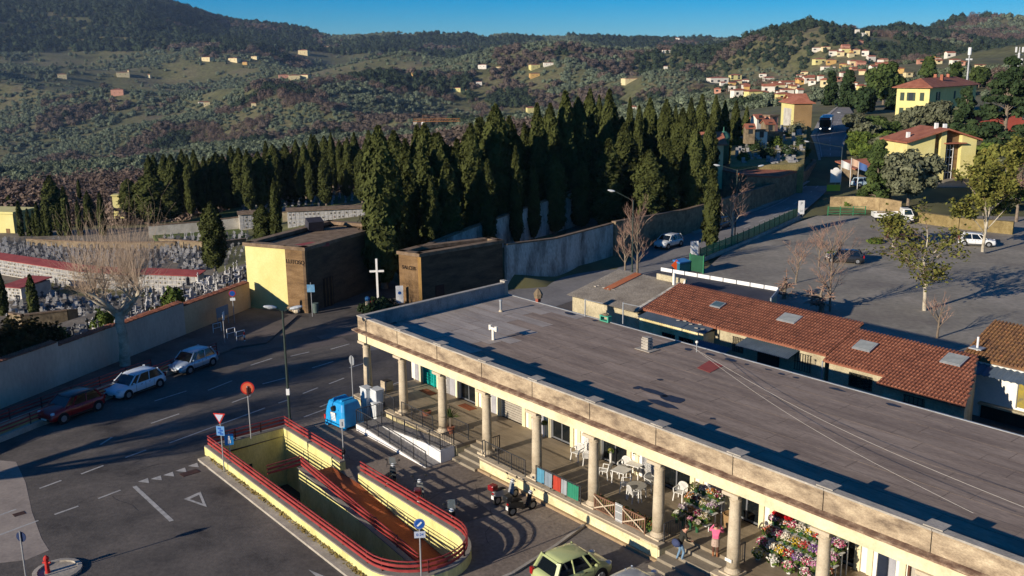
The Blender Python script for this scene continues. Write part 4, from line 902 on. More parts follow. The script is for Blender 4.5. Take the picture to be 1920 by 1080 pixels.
def railing(path, label, h=.95, step=.14, posts=1.3, m=M_rail, name='railing', base=LW(0, 0)):
    t = thing(name, label, 'railing', base, RZ); bal = MB()
    for a, b in zip(path[:-1], path[1:]):
        a = Vector(a); b = Vector(b); L_ = (b-a).length
        MB().bar(a+Vector((0, 0, h)), b+Vector((0, 0, h)), .045, .035).build('top_rail', m, t); MB().bar(a+Vector((0, 0, .12)), b+Vector((0, 0, .12)), .03, .03).build('bottom_rail', m, t)
        n = max(2, int(L_/step))
        for k in range(1, n): p = a.lerp(b, k/n); bal.box(p.x-.008, p.x+.008, p.y-.008, p.y+.008, p.z+.12, p.z+h)
        n = max(1, round(L_/posts))
        for k in range(n+1): p = a.lerp(b, k/n); MB().box(p.x-.022, p.x+.022, p.y-.022, p.y+.022, p.z, p.z+h+.01).build('post', m, t)
    o = bal.build('balusters', m, t); o['kind'] = 'stuff'; return t
railing([(u1, wa+.04, .05), (4.3, wa+.04, .42), (u0+.04, wa+.04, .42), (u0+.04, wc, .42)], 'thin metal railing along the outer edge of the white ramp')
railing([(4.3, wb+.02, .42), (9.6, wb+.02, .8), (u1-.04, wb+.02, .8), (u1-.04, wc, .8)], 'thin metal railing on the raised inner run of the white ramp')
TR = .863
railing([(.45, -.45, TR), (3.85, -.45, TR)], 'dark terrace railing between the first two columns')
railing([(4.75, -.45, TR), (8.15, -.45, TR)], 'dark terrace railing behind the white ramp between the second and third columns')
railing([(13.3, -.45, TR), (16.75, -.45, TR)], 'dark terrace railing right of the left steps, in front of the shuttered shop')
railing([(17.65, -.45, TR), (21.05, -.45, TR)], 'dark terrace railing hung with coloured flags')
railing([(S1b+.05, -.4, .8), (S1b+.05, .8, .8)], 'short dark handrail at the top right of the left steps')
railing([(S2a-.1, -.2, .8), (S2a-.1, 1.3, .8)], 'short dark handrail left of the right steps beside the column')
railing([(S2b+.35, .0, .8), (S2b+.35, 1.2, .8)], 'short dark handrail right of the steps beside the flower stand')
railing([(8.6, .45, .8), (10.5, .45, .8)], 'short dark railing guarding the top of the ramp near the yucca')
for k, (x0, x1, c) in enumerate(((17.75, 18.35, '4c8298'), (18.4, 18.95, '78828a'), (19.05, 19.6, 'a03a2a'), (19.65, 20.05, '94989a'), (20.1, 20.9, '28745a'))):
    mb = MB(); n = 14
    for i in range(n):
        xa = x0+(x1-x0)*i/n; xb = x0+(x1-x0)*(i+1)/n; ya = -.5-.025*math.sin(i*1.9+k); yb = -.5-.025*math.sin((i+1)*1.9+k)
        mb.quad((xa, ya, TR+.12), (xb, yb, TR+.12), (xb, yb+.03, TR+.88), (xa, ya+.03, TR+.88))
    o = mb.build('cloth_flag', mat('cloth_'+c, [hx(c), sc(hx(c), 1.2)], 3, .9), None, LW(0, 0), RZ); md = o.modifiers.new('thick', 'SOLIDIFY'); md.thickness = .008
    tag(o, {'4c8298': 'light blue cloth', '78828a': 'grey striped cloth', 'a03a2a': 'bright red cloth', '94989a': 'white-grey cloth', '28745a': 'green cloth'}[c]+' hung over the terrace railing', 'cloth')
# ================================================================== street furniture on the forecourt
def igloo():
    g = LW(1.55, -2.75); t = thing('recycling_container', 'bright blue bell-shaped recycling container beside the street', 'container', g, RZ+.15)
    Mb = mat('blue_plastic', [hx('1478b4'), hx('1a8cc8'), hx('2096d0')], 1, .45, fine=.06)
    prof = [(1.05, .12), (1.02, .5), (.92, 1.15), (.78, 1.6), (.5, 1.72)]
    mb = MB(); vs = []
    for r_, z in prof:
        for sx, sy in ((-1, -.85), (-.8, -1), (.8, -1), (1, -.85), (1, .85), (.8, 1), (-.8, 1), (-1, .85)): vs.append((sx*r_*.98, sy*r_*.85, z))
    n = 8; mb.add(vs, [(j*n+i, j*n+(i+1)%n, (j+1)*n+(i+1)%n, (j+1)*n+i) for j in range(4) for i in range(n)]+[tuple(range(7, -1, -1)), tuple(range(32, 40))]); mb.build('body', Mb, t, bevel=.05)
    for s in (-.35, .35): MB().add([(s-.1, -.82, 1.2), (s+.1, -.82, 1.2), (s+.1, .82, 1.2), (s-.1, .82, 1.2), (s-.1, -.45, 1.78), (s+.1, -.45, 1.78), (s+.1, .45, 1.78), (s-.1, .45, 1.78)], [(0,3,2,1),(4,5,6,7),(0,1,5,4),(1,2,6,5),(2,3,7,6),(3,0,4,7)]).build('rib', Mb, t)
    MB().cyl((-1.02, -.1, 1.25), (-.8, -.1, 1.28), .17, .17, 12).build('opening', M_black, t); MB().cyl((0, -.92, 1.25), (0, -.7, 1.28), .17, .17, 12).build('opening', M_black, t)
    MB().cbox((-.0, -.87, .75), .5, .04, .55, 0, .08).build('label', M_wall, t)
    for q in range(5): MB().cbox((0, -.895, .55+q*.1), .42, .01, .035, 0, .08).build('label_line', Mb, t)
    for s in (-.85, .85): MB().cbox((s, -.87, .55), .16, .05, .3).build('reflector', mat('reflector', [hx('b03028')], rough=.4), t)
    for a, b in ((-.8, -.7), (.8, -.7), (.8, .7), (-.8, .7)): MB().box(a-.15, a+.15, b-.12, b+.12, 0, .13).build('foot', Mb, t)
igloo()
M_cab = mat('cabinet_grey', [hx('b4b8ba'), hx('c6cacb')], 1.5, .7, fine=.05)
for (u, w, sx, sy, h, lab) in ((1.45, -1.0, .75, .5, 2.0, 'tall pale grey utility cabinet behind the blue container'), (2.15, -.65, .8, .6, 2.0, 'tall pale utility cabinet touching the corner column'), (2.7, -1.0, .6, .5, 1.25, 'lower pale utility cabinet beside the white ramp')):
    t = thing('utility_cabinet', lab, 'cabinet', LW(u, w), RZ); MB().box(-sx/2, sx/2, -sy/2, sy/2, 0, h).build('body', M_cab, t, bevel=.02); MB().box(-sx/2-.03, sx/2+.03, -sy/2-.03, sy/2+.03, h+.002, h+.06).build('lid', M_cab, t)
    MB().box(-sx/2+.04, sx/2-.04, -sy/2-.015, -sy/2-.001, .15, h-.1).build('door', M_cab, t); MB().box(-sx/2-.0+.08, -sx/2+.13, -sy/2-.05, -sy/2-.016, h*.5, h*.5+.12).build('handle', M_black, t)
# traffic signs
M_pole = mat('galvanised', [hx('8c8d8e'), hx('a2a3a4')], 2, .5, metal=.3)
def signpost(name, label, base, h, facing=-PI/2):
    t = thing(name, label, 'sign', base, facing+PI/2); MB().cyl((0, 0, 0), (0, 0, h), .035, .035, 8).build('pole', M_pole, t); return t   # faces local -Y
def disc(t, z, r, rim, face, nm='sign_plate', y=-.05):
    d = MB().cyl((0, y+.012, z), (0, y-.012, z), r, r, 24).build(nm, rim, t); MB().cyl((0, y-.013, z), (0, y-.02, z), r*.8, r*.8, 24).build('sign_face', face, d); return d
M_sb = mat('sign_blue', [hx('1c4f98')], rough=.5); M_sr = mat('sign_red', [hx('b02a24')], rough=.5); M_sw = mat('sign_white', [hx('d8d8d6')], rough=.5); M_back = mat('sign_back', [hx('8c8f92'), hx('7a7d80')], 3, .6); M_sor = mat('sign_orange_back', [hx('c2563a'), hx('cf6a48')], 3, .5)  # the orange plate back is its own paint
g = G(459, 838, .5); sp = signpost('round_sign', 'round orange-red traffic sign on a tall pole at the underpass corner', LW(1.3, -8.95, .57), 3.3, -PI/2+.1)
d = disc(sp, 3.15, .4, M_sr, M_sor, y=.07); MB().box(-.05, .05, -.05, .055, 2.7, 3.2).build('clamp', M_rpost, d)
g = G(421, 888); sp = signpost('give_way_sign', 'triangular red-edged give way sign with a blue plate below', (g.x, g.y, 0), 3.6, -PI/2-.2)
mb = MB().prism([(-.52, 0), (.52, 0), (0, -.9)], -.012, .012); me = mb.mesh('sign_plate', M_sr)
def tri_plate(s, y, m, nm, z, par):
    vs = [(-s, y, z+s*.58), (s, y, z+s*.58), (0, y, z-s*1.15), (-s, y+.02, z+s*.58), (s, y+.02, z+s*.58), (0, y+.02, z-s*1.15)]
    return MB().add(vs, [(0, 2, 1), (3, 4, 5), (0, 1, 4, 3), (1, 2, 5, 4), (2, 0, 3, 5)]).build(nm, m, par)
d = tri_plate(.36, -.06, M_sr, 'sign_plate', 3.4, sp); tri_plate(.25, -.085, mat('sign_pale', [hx('a9b0be')], rough=.5), 'sign_face', 3.4, d)
d = MB().box(-.24, .24, -.06, -.04, 2.3, 2.85).build('lower_plate', mat('sign_paleblue', [hx('5a86b4')], rough=.5), sp)
for k, (x, z) in enumerate(((-.05, 2.72), (.05, 2.6), (-.05, 2.48), (.06, 2.4))): MB().box(x-.1, x+.1, -.068, -.061, z-.05, z+.05).build('symbol', M_sb, d)
sp = signpost('pedestrian_sign', 'small blue square sign with a white walking figure on the underpass wall', LW(3.9, -11.35, .57), 1.75, -PI/2+.35)
d = MB().box(-.24, .24, -.06, -.04, 1.05, 1.7).build('sign_plate', mat('sign_skyblue', [hx('1f7fc0')], rough=.5), sp)
for x0, x1, z0, z1 in ((-.04, .04, 1.52, 1.6), (-.06, .06, 1.35, 1.5), (-.08, -.02, 1.14, 1.34), (.02, .09, 1.16, 1.34)): MB().box(x0, x1, -.07, -.061, z0, z1).build('figure', M_sw, d)
sp = signpost('no_entry_sign', 'round blue sign with a small plate below at the near end of the underpass', G(791, 1108), 3.4, -PI/2+.1)
d = disc(sp, 3.2, .24, mat('sign_rim_blue', [hx('5a6ea8')], rough=.5), M_sb); MB().cbox((0, -.078, 3.2), .07, .01, .26, 0, 0, .8).build('arrow', M_sw, d)
d = MB().box(-.24, .24, -.06, -.04, 2.55, 2.85).build('lower_plate', MATS['sign_pale'], sp); o = link('lettering', text_mesh('0-24', .17, M_sb, .004), d, (0, -.066, 2.7)); o.rotation_euler = (PI/2, 0, 0)
sp = signpost('pole_sign', 'thin pole with a narrow white plate beside the blue container', LW(7.75, -6.3, 0), 3.0, -PI/2+.3)
d = MB().box(-.13, .13, -.06, -.04, 2.5, 3.0).build('sign_plate', M_sw, sp); MB().box(-.03, .03, -.068, -.061, 2.6, 2.85).build('symbol', M_back, d)
MB().lathe([(.09, .9), (.14, 1.1), (.05, 1.3)], 8).build('tied_bag', M_black, sp)
sp = signpost('round_sign', 'grey back of a round sign on a pole in front of the corner column', LW(.2, -1.3), 3.9, .7); disc(sp, 3.6, .33, M_back, M_sr, y=-.05)
sp = signpost('round_sign', 'round blue sign with shade-darkened back on a pole at the lower left island', (G(50, 1092).x, G(50, 1092).y, 0), 2.5, PI/2-.2); disc(sp, 2.2, .24, mat('sign_blue_shaded', [hx('1c2c50')], rough=.5), M_sb)  # shade on the blue sign back is put into the navy colour
g = G(90, 1075); t = thing('hydrant', 'small red hydrant on the kerbed island at lower left', 'hydrant', (g.x, g.y, .04)); MB().lathe([(.12, 0), (.1, .1), (.09, .6), (.13, .65), (.12, .75), (.03, .85)], 10).build('body', M_sr, t); MB().cyl((-.18, 0, .5), (.18, 0, .5), .05, .05, 8).build('outlets', M_sr, t)
# street lamp
def lamp(name, label, base, h, arms, m=None):
    m = m or mat('lamp_green', [hx('28332e'), hx('344038')], 2, .6)
    t = thing(name, label, 'street lamp', base); MB().lathe([(.13, 0), (.12, .8), (.085, .9), (.06, h)], 10).build('pole', m, t)
    for ax, ay, az in arms:
        a = MB().cyl((0, 0, h-.1), (ax, ay, h+az), .035, .03, 7).build('arm', m, t); d = Vector((ax, ay, 0)).normalized()
        hd = MB().ball((0, 0, 0), .42, .17, .11, 10, 6).build('lamp_head', mat('lamp_head', [hx('a8acae'), hx('bcc0c2')], 2, .5), a, (ax+d.x*.35, ay+d.y*.35, h+az+.03), math.atan2(d.y, d.x)); hd.rotation_euler = (0, -.15, math.atan2(d.y, d.x))
        MB().ball((0, 0, -.05), .25, .12, .09, 8, 5).build('lens', M_sw, hd)
    return t
g = G(545, 808); hl = AtY(537, 582, g.y).z
t = lamp('street_lamp', 'tall dark street lamp with two pale heads beside the underpass corner', (g.x, g.y, 0), hl, ((-.35, -.1, .25), (.45, .1, .1))); MB().box(-.1, .1, -.1, .1, 2.4, 2.8).build('sticker_band', M_sw, t)
g = G(1377, 462); lamp('street_lamp', 'double-armed street lamp among bare trees beside the green fence', (g.x, g.y, zr(g.y)), AtY(1377, 318, g.y).z-zr(g.y), ((-2.1, .3, .5), (2.6, .4, .35)))
for b, tp, arm, lab in (((1185, 520), (1170, 375), (-1.9, .4, .9), 'single-armed street lamp over the road beside the bare poplar'), ((1575, 345), (1575, 275), (-5.2, 1, .8), 'single-armed street lamp leaning over the uphill road'), ((1604, 262), (1604, 215), (-3.2, .5, .4), 'small street lamp beyond the bus')):
    g = onroad(*b); lamp('street_lamp', lab, g, max(3, AtY(*tp, g.y).z-g.z), (arm,))
# cemetery-gate street things
g = G(575, 592); 
sp = signpost('bus_stop_sign', 'blue bus stop sign on a pole at the gatehouse corner', (g.x+.6, g.y-.3, 0), 3.2, -PI/2); MB().box(-.35, .35, -.06, -.04, 2.3, 3.0).build('sign_plate', mat('sign_stop', [hx('2f6f9c'), hx('7aa0b8')], 1.5, .5), sp)
g = G(592, 588); t = thing('litter_bin', 'small grey-green litter bin by the gatehouse wall', 'bin', g); MB().lathe([(.24, .1), (.3, .95), (.32, .97), (.3, 1.0)], 12).build('drum', mat('bin_grey', [hx('4c5a56'), hx('5c6a66')], 2, .6), t); MB().cyl((0, 0, 0), (0, 0, .12), .1, .1, 8).build('foot', M_black, t)
g = G(546, 583); t = thing('rubbish_heap', 'pale plastic sheet and boxes heaped against the yellow wall', 'rubbish', (g.x, g.y, 0), -.4)
MB().box(-.7, .7, .2, .35, 0, 1.5).build('board', M_sw, t); MB().ball((.3, -.4, .3), .55, .35, .3, 9, 6).build('sack', M_stone, t); MB().ball((1.0, -.6, .25), .4, .3, .25, 9, 6).build('sack', M_colm, t)
g = G(690, 588); t = thing('litter_bin', 'round blue-topped bin with red bag by the hedge at the gate', 'bin', g); MB().box(-.25, .25, -.25, .25, 0, .6).build('drum', mat('bin_green', [hx('2c5048')], rough=.6), t); MB().lathe([(.2, .6), (.22, 1.1), (.1, 1.2)], 10).build('neck', M_colm, t); MB().ball((0, 0, 1.4), .25, n=10).build('top', mat('bin_blue', [hx('2a5f8c')], rough=.5), t); MB().box(.3, .6, -.15, .15, 0, 1.2).build('red_post', mat('bin_red', [hx('8c2c24')], rough=.6), t)
g = G(750, 572); sp = signpost('gate_sign', 'narrow white board with a blue figure at the foot of the gate pylon', (g.x, g.y, 0), 1.2, -PI/2+.2); MB().box(-.35, .35, -.06, -.03, .2, 1.9).build('sign_plate', M_sw, sp); MB().cyl((0, -.07, 1.2), (0, -.06, 1.2), .16, .16, 12).build('symbol', M_sb, sp)
# ================================================================== vehicles
M_tyre = mat('tyre', [hx('1a1a1b')], rough=.9); M_rim = mat('rim', [hx('9a9c9e')], rough=.35, metal=.6); M_cgl = mat('car_glass', [hx('10161a')], rough=.05, spec=.7); M_trim = mat('black_trim', [hx('1c1c1d')], rough=.6)
M_hl = mat('headlamp', [hx('c8ccd0')], rough=.1, spec=.8); M_tl = mat('taillamp', [hx('8c1414')], rough=.2); M_plate = mat('number_plate', [hx('d0d0cc')], rough=.5)
def paint(name, c, metal=0.0): 
    m = mat('paint_'+name, [hx(c)], rough=.28, metal=metal, spec=.5); m.node_tree.nodes['Principled BSDF'].inputs['Coat Weight'].default_value = .4; return m
WH = {}
def wheel(t, x, y, r, s):
    key = (round(r, 3), s)
    if key not in WH:
        ty = MB().cyl((0, -.1, 0), (0, .1, 0), r, r, 18); rm = MB().cyl((0, s*.085, 0), (0, s*.108, 0), r*.64, r*.6, 14)
        for k in range(5): a = 2*PI*k/5; rm.bar((0, s*.112, 0), (math.cos(a)*r*.6, s*.112, math.sin(a)*r*.6), .03, .05)
        WH[key] = (ty.mesh('tyre', M_tyre), rm.mesh('rim', M_rim))
    o = link('wheel', WH[key][0], t, (x, y, r)); link('rim', WH[key][1], o); return o
def car(label, loc, rz, L=3.9, W=1.7, H=1.5, col_='c0c0c0', roofc=None, style='hatch', metal=.0, name='parked_car'):
    """x forward; hood, windscreen, roof and hatch lofted from side profile"""
    t = thing(name, label, 'car', loc, rz); m = paint(col_, col_, metal); h = L/2
    # stations along x: (x, z bottom, z belt/hood top, half width)
    if style == 'suv': bel = .98; hood = 1.0; gc = .26
    else: bel = .9; hood = .86; gc = .2
    st = [(-h, gc+.15, .72, .40), (-h+.06, gc+.06, bel-.02, .455), (-h+.35, gc, bel, .495), (-.7, gc-.02, bel, .5), (.25, gc-.02, bel-.01, .5), (.75, gc, hood+.05, .497), (h-.55, gc, hood-.06, .485), (h-.16, gc+.02, hood-.18, .45), (h-.03, gc+.06, .6, .40), (h, gc+.12, .5, .36)]
    ring = lambda x, zb, zt, w: [(x, -w*.9*W, zb), (x, -w*W, zb+.12), (x, -w*W*1.0, zb+(zt-zb)*.62), (x, -w*W*.93, zt-.02), (x, -w*W*.6, zt+.035), (x, w*W*.6, zt+.035), (x, w*W*.93, zt-.02), (x, w*W, zb+(zt-zb)*.62), (x, w*W, zb+.12), (x, w*W*.9, zb)]
    mb = MB(); n = 10; vs = [p for s in st for p in ring(*s)]
    mb.add(vs, [(j*n+i, j*n+(i+1)%n, (j+1)*n+(i+1)%n, (j+1)*n+i) for j in range(len(st)-1) for i in range(n)]+[tuple(range(n-1, -1, -1)), tuple(range((len(st)-1)*n, len(st)*n))])
    mb.build('body', m, t, smooth=True)
    rb = -h+(.28 if style != 'sedan' else .75); rt = -h+(.62 if style != 'sedan' else 1.2); ft = .42; fb = 1.05*L/3.9
    zb = bel-.02; zt = H-.05; wb = W*.465; wt = W*.375
    q = {'rbl': (rb, -wb, zb), 'rbr': (rb, wb, zb), 'rtl': (rt, -wt, zt), 'rtr': (rt, wt, zt), 'ftl': (ft, -wt, zt), 'ftr': (ft, wt, zt), 'fbl': (fb, -wb, zb), 'fbr': (fb, wb, zb)}
    MB().add(list(q.values()), [(0, 2, 3, 1), (4, 6, 7, 5), (0, 6, 4, 2), (1, 3, 5, 7), (0, 1, 7, 6)]).build('cabin', M_cgl, t)
    rm = paint(roofc, roofc) if roofc else m
    mb = MB(); vs = []
    for x, k, z in ((rt-.1, .95, zt-.04), (rt+.25, 1.0, zt+.04), ((rt+ft)/2, 1.0, zt+.06), (ft-.1, 1.0, zt+.035), (ft+.08, .97, zt-.03)):
        vs += [(x, -wt*k-.03, z-.04), (x, -wt*.7, z+.01), (x, wt*.7, z+.01), (x, wt*k+.03, z-.04)]
    mb.add(vs, [(4*j+i, 4*j+4+i, 4*j+5+i, 4*j+1+i) for j in range(4) for i in range(3)]); rf = mb.build('roof', rm, t, smooth=True); md = rf.modifiers.new('s', 'SOLIDIFY'); md.thickness = .03
    for s in (-1, 1):
        a = lambda p: Vector((p[0], p[1]*s if p[1] < 0 else p[1]*-s, p[2]))
        R_b = Vector((rb, s*wb, zb)); R_t = Vector((rt, s*wt, zt)); F_t = Vector((ft, s*wt, zt)); F_b = Vector((fb, s*wb, zb)); o_ = Vector((0, s*.012, 0))
        MB().bar(F_b+o_, F_t+o_, .07, .06).build('pillar', m, t); MB().bar(R_b+o_, R_t+o_, .16, .1).build('pillar', m, t)
        for k in (.42, .8): MB().bar(R_b.lerp(F_b, k)+o_, R_t.lerp(F_t, k-.02)+o_, .05, .08).build('pillar', m, t)
    wr = .31 if style != 'suv' else .35; fx = h-.78; rx = -h+.68
    for x in (fx, rx):
        for s in (-1, 1):
            MB().cyl((x, s*(W/2-.16), wr), (x, s*(W/2+.004), wr), wr+.065, wr+.065, 18).build('wheel_arch', M_trim, t); wheel(t, x, s*(W/2-.085), wr, s)
    for s in (-1, 1):
        MB().ball((h-.2, s*W*.36, .68 if style != 'suv' else .78), .17, .15, .1, 8, 5).build('headlight', M_hl, t); MB().box(-h-.005, -h+.12, s*W*.40-.1, s*W*.40+.1, .68, .98).build('taillight', M_tl, t)
        MB().ball((fb-.28, s*(W/2+.06), bel+.06), .1, .09, .07, 7, 5).build('mirror', m, t)
        for x in (.15, -.55): MB().box(x-.08, x+.06, s*W*.497-.012, s*W*.497+.012, bel-.17, bel-.14).build('door_handle', M_trim, t)
    for s in (-1, 1):
        for x in (.62, -.2, -.95): MB().box(x-.008, x+.008, s*W*.5-.006, s*W*.5+.004, .3, bel-.08).build('door_seam', M_trim, t)
        MB().box(rx+.4, fx-.4, s*W*.5-.01, s*W*.5+.012, gc+.04, gc+.14).build('sill_trim', M_trim, t)
    MB().bar((fb-.02, -.3, bel+.03), (fb-.2, .2, bel+.12), .02, .02).build('wiper', M_trim, t)
    MB().box(h-.03, h+.025, -.5, .5, .3, .46).build('grille', M_trim, t); MB().box(h+.01, h+.035, -.26, .26, .36, .47).build('front_plate', M_plate, t); MB().box(-h-.02, -h+.04, -.26, .26, .58, .7).build('rear_plate', M_plate, t)
    MB().box(-h-.02, -h+.1, -W*.42, W*.42, .3, .46).build('rear_bumper', M_trim if style == 'suv' else m, t)
    return t
def heading(a, b): return math.atan2(b.y-a.y, b.x-a.x)
kd = heading(G(0, 838), G(430, 665))
c = G(363, 698); car('silver hatchback parked nearest the gatehouse in the wall shade', (c.x-.3, c.y+.9, 0), kd+PI-.06, 3.75, 1.7, 1.52, 'a9b6c2', metal=.4)
c = G(256, 742); car('white hatchback parked between the silver and the red car', (c.x-.4, c.y+.9, 0), kd+PI-.06, 4.2, 1.78, 1.48, 'c9d2da')
c = G(133, 788); car('red small crossover with black roof parked along the ramp railing', (c.x-.3, c.y+.9, 0), kd+PI-.06, 4.1, 1.77, 1.56, '8c1416', roofc='16161a', style='suv')
car('pale green hatchback parked nose-in below the flower shop terrace', LW(25.1, -4.75), RZ+PI/2-.08, 3.55, 1.6, 1.55, 'a8b078')
car('silver car parked nose-in below the right steps, only its roof showing', LW(28.3, -4.1), RZ+PI/2, 4.0, 1.7, 1.5, 'a6b0ba', metal=.3)
c = onroad(1253, 464); car('white crossover driving down the road along the stained wall', c+Vector((0, 0, .02)), heading(onroad(1283, 455), onroad(1230, 470)), 4.2, 1.8, 1.62, 'c4c6c6', style='suv', name='moving_car')
c = onroad(1348, 428); car('dark car half hidden behind the slim cypress on the road', c+Vector((0, 0, .02)), heading(onroad(1375, 415), onroad(1330, 432)), 4.2, 1.78, 1.5, '1c2634', name='moving_car')
c = G(1831, 462, .1); car('white hatchback alone on the right side of the car park', (c.x, c.y, zr(c.y)), -.42, 4.1, 1.75, 1.52, 'd2d4d4')
c = G(1583, 492, 0); car('dark car parked behind bare saplings in the car park', (c.x, c.y, zr(c.y)), -.35+PI, 4.2, 1.75, 1.48, '20242a')
c = G(1690, 452, .1); car('low dark red car behind the yellowing plane tree', (c.x, c.y, zr(c.y)), -.2, 3.9, 1.7, 1.35, '3a1c18')
for px_, py_, cc, lab in ((1620, 345, '9fb4c0', 'pale blue car parked in front of the yellow chapel behind trees'), (1655, 347, 'c8ccce', 'white car parked beside the flagpoles'), (1725, 345, 'b8bcc0', 'grey car parked between conifers in front of the chapel')):
    c = hit(px_, py_+6); car(lab, c+Vector((0, 0, .02)), .2, 4.1, 1.75, 1.5, cc)
# white flatbed truck
c = G(1672, 414, 1.0); t = thing('flatbed_truck', 'white dropside flatbed truck parked at the far end of the car park', 'truck', (c.x, c.y, zr(c.y)), -.12)
mw = paint('e0e0dc', 'd8d8d4')
MB().box(-2.5, 1.0, -.95, .95, .72, .85).build('chassis', M_trim, t); 
for y in (-.97, .93): MB().box(-2.5, 1.0, y, y+.04, .86, 1.45).build('side_board', mw, t)
MB().box(-2.52, -2.46, -.95, .95, .86, 1.45).build('tailboard', mw, t)
cb = MB().add([(1.1, -.9, .5), (2.6, -.9, .5), (2.62, -.9, 1.1), (2.2, -.82, 2.0), (1.15, -.82, 2.05), (1.1, .9, .5), (2.6, .9, .5), (2.62, .9, 1.1), (2.2, .82, 2.0), (1.15, .82, 2.05)], [(4,3,2,1,0),(5,6,7,8,9),(0,1,6,5),(1,2,7,6),(2,3,8,7),(3,4,9,8),(4,0,5,9)]).build('cab', mw, t, bevel=.05)
for s in (-1, 1): MB().add([(1.35, s*.925, 1.25), (2.4, s*.925, 1.25), (2.12, s*.86, 1.9), (1.35, s*.86, 1.92)], [(0, 1, 2, 3)]).build('side_window', M_cgl, cb)
MB().add([(2.63, -.78, 1.18), (2.63, .78, 1.18), (2.27, .72, 1.93), (2.27, -.72, 1.93)], [(0, 1, 2, 3)]).build('windscreen', M_cgl, cb)
for k in range(9): MB().box(-1.8+k*.22, -1.68+k*.22, -.6, .5, 1.5, 1.56).build('pallet_slat', M_colm, t)
MB().box(-1.9, .3, -.5, .4, .87, 1.49).build('load', M_stone, t)
for x in (-1.6, 1.9):
    for s in (-1, 1): wheel(t, x, s*.8, .36, s)
for s in (-1, 1): MB().box(2.6, 2.66, s*.65-.12, s*.65+.12, .75, .95).build('headlight', M_hl, t)
# bus on the uphill road
c = onroad(1549, 244); t = thing('bus', 'blue and white city bus coming down the uphill road', 'bus', c+Vector((0, 0, .02)), heading(onroad(1556, 225), onroad(1546, 246)))
mbus = paint('bus', '9fb2c4'); MB().box(-5.4, 5.4, -1.25, 1.25, .35, 3.05).build('body', [mbus], t, bevel=.12)
MB().box(5.36, 5.44, -1.15, 1.15, .95, 2.55).build('windscreen', M_cgl, t); MB().box(5.37, 5.45, -.95, .95, 2.6, 2.95).build('destination_display', mat('bus_display', [hx('8c3a1c')], rough=.4), t); MB().box(5.37, 5.45, -1.15, 1.15, .4, .9).build('front_panel', mat('bus_dark', [hx('1c2c34')], rough=.4), t)
for s in (-1, 1):
    for k in range(6): MB().box(-5+k*1.7, -3.5+k*1.7, s*1.255-.02, s*1.255+.02, 1.35, 2.6).build('side_window', M_cgl, t)
    for x in (-3, 3.4): wheel(t, x, s*1.15, .5, s)
    MB().box(5.4, 5.47, s*.95-.14, s*.95+.14, .55, .75).build('headlight', mat('lit_headlamp', [hx('e8e8e0')], emit=((1, .95, .85), 3)), t); MB().box(5.5, 5.8, s*1.35-.08, s*1.35+.08, 1.9, 2.4).build('mirror', M_trim, t)
for k in range(3): MB().box(-4+k*2.6, -2.2+k*2.6, -.8, .8, 3.06, 3.25).build('roof_unit', M_sw, t)
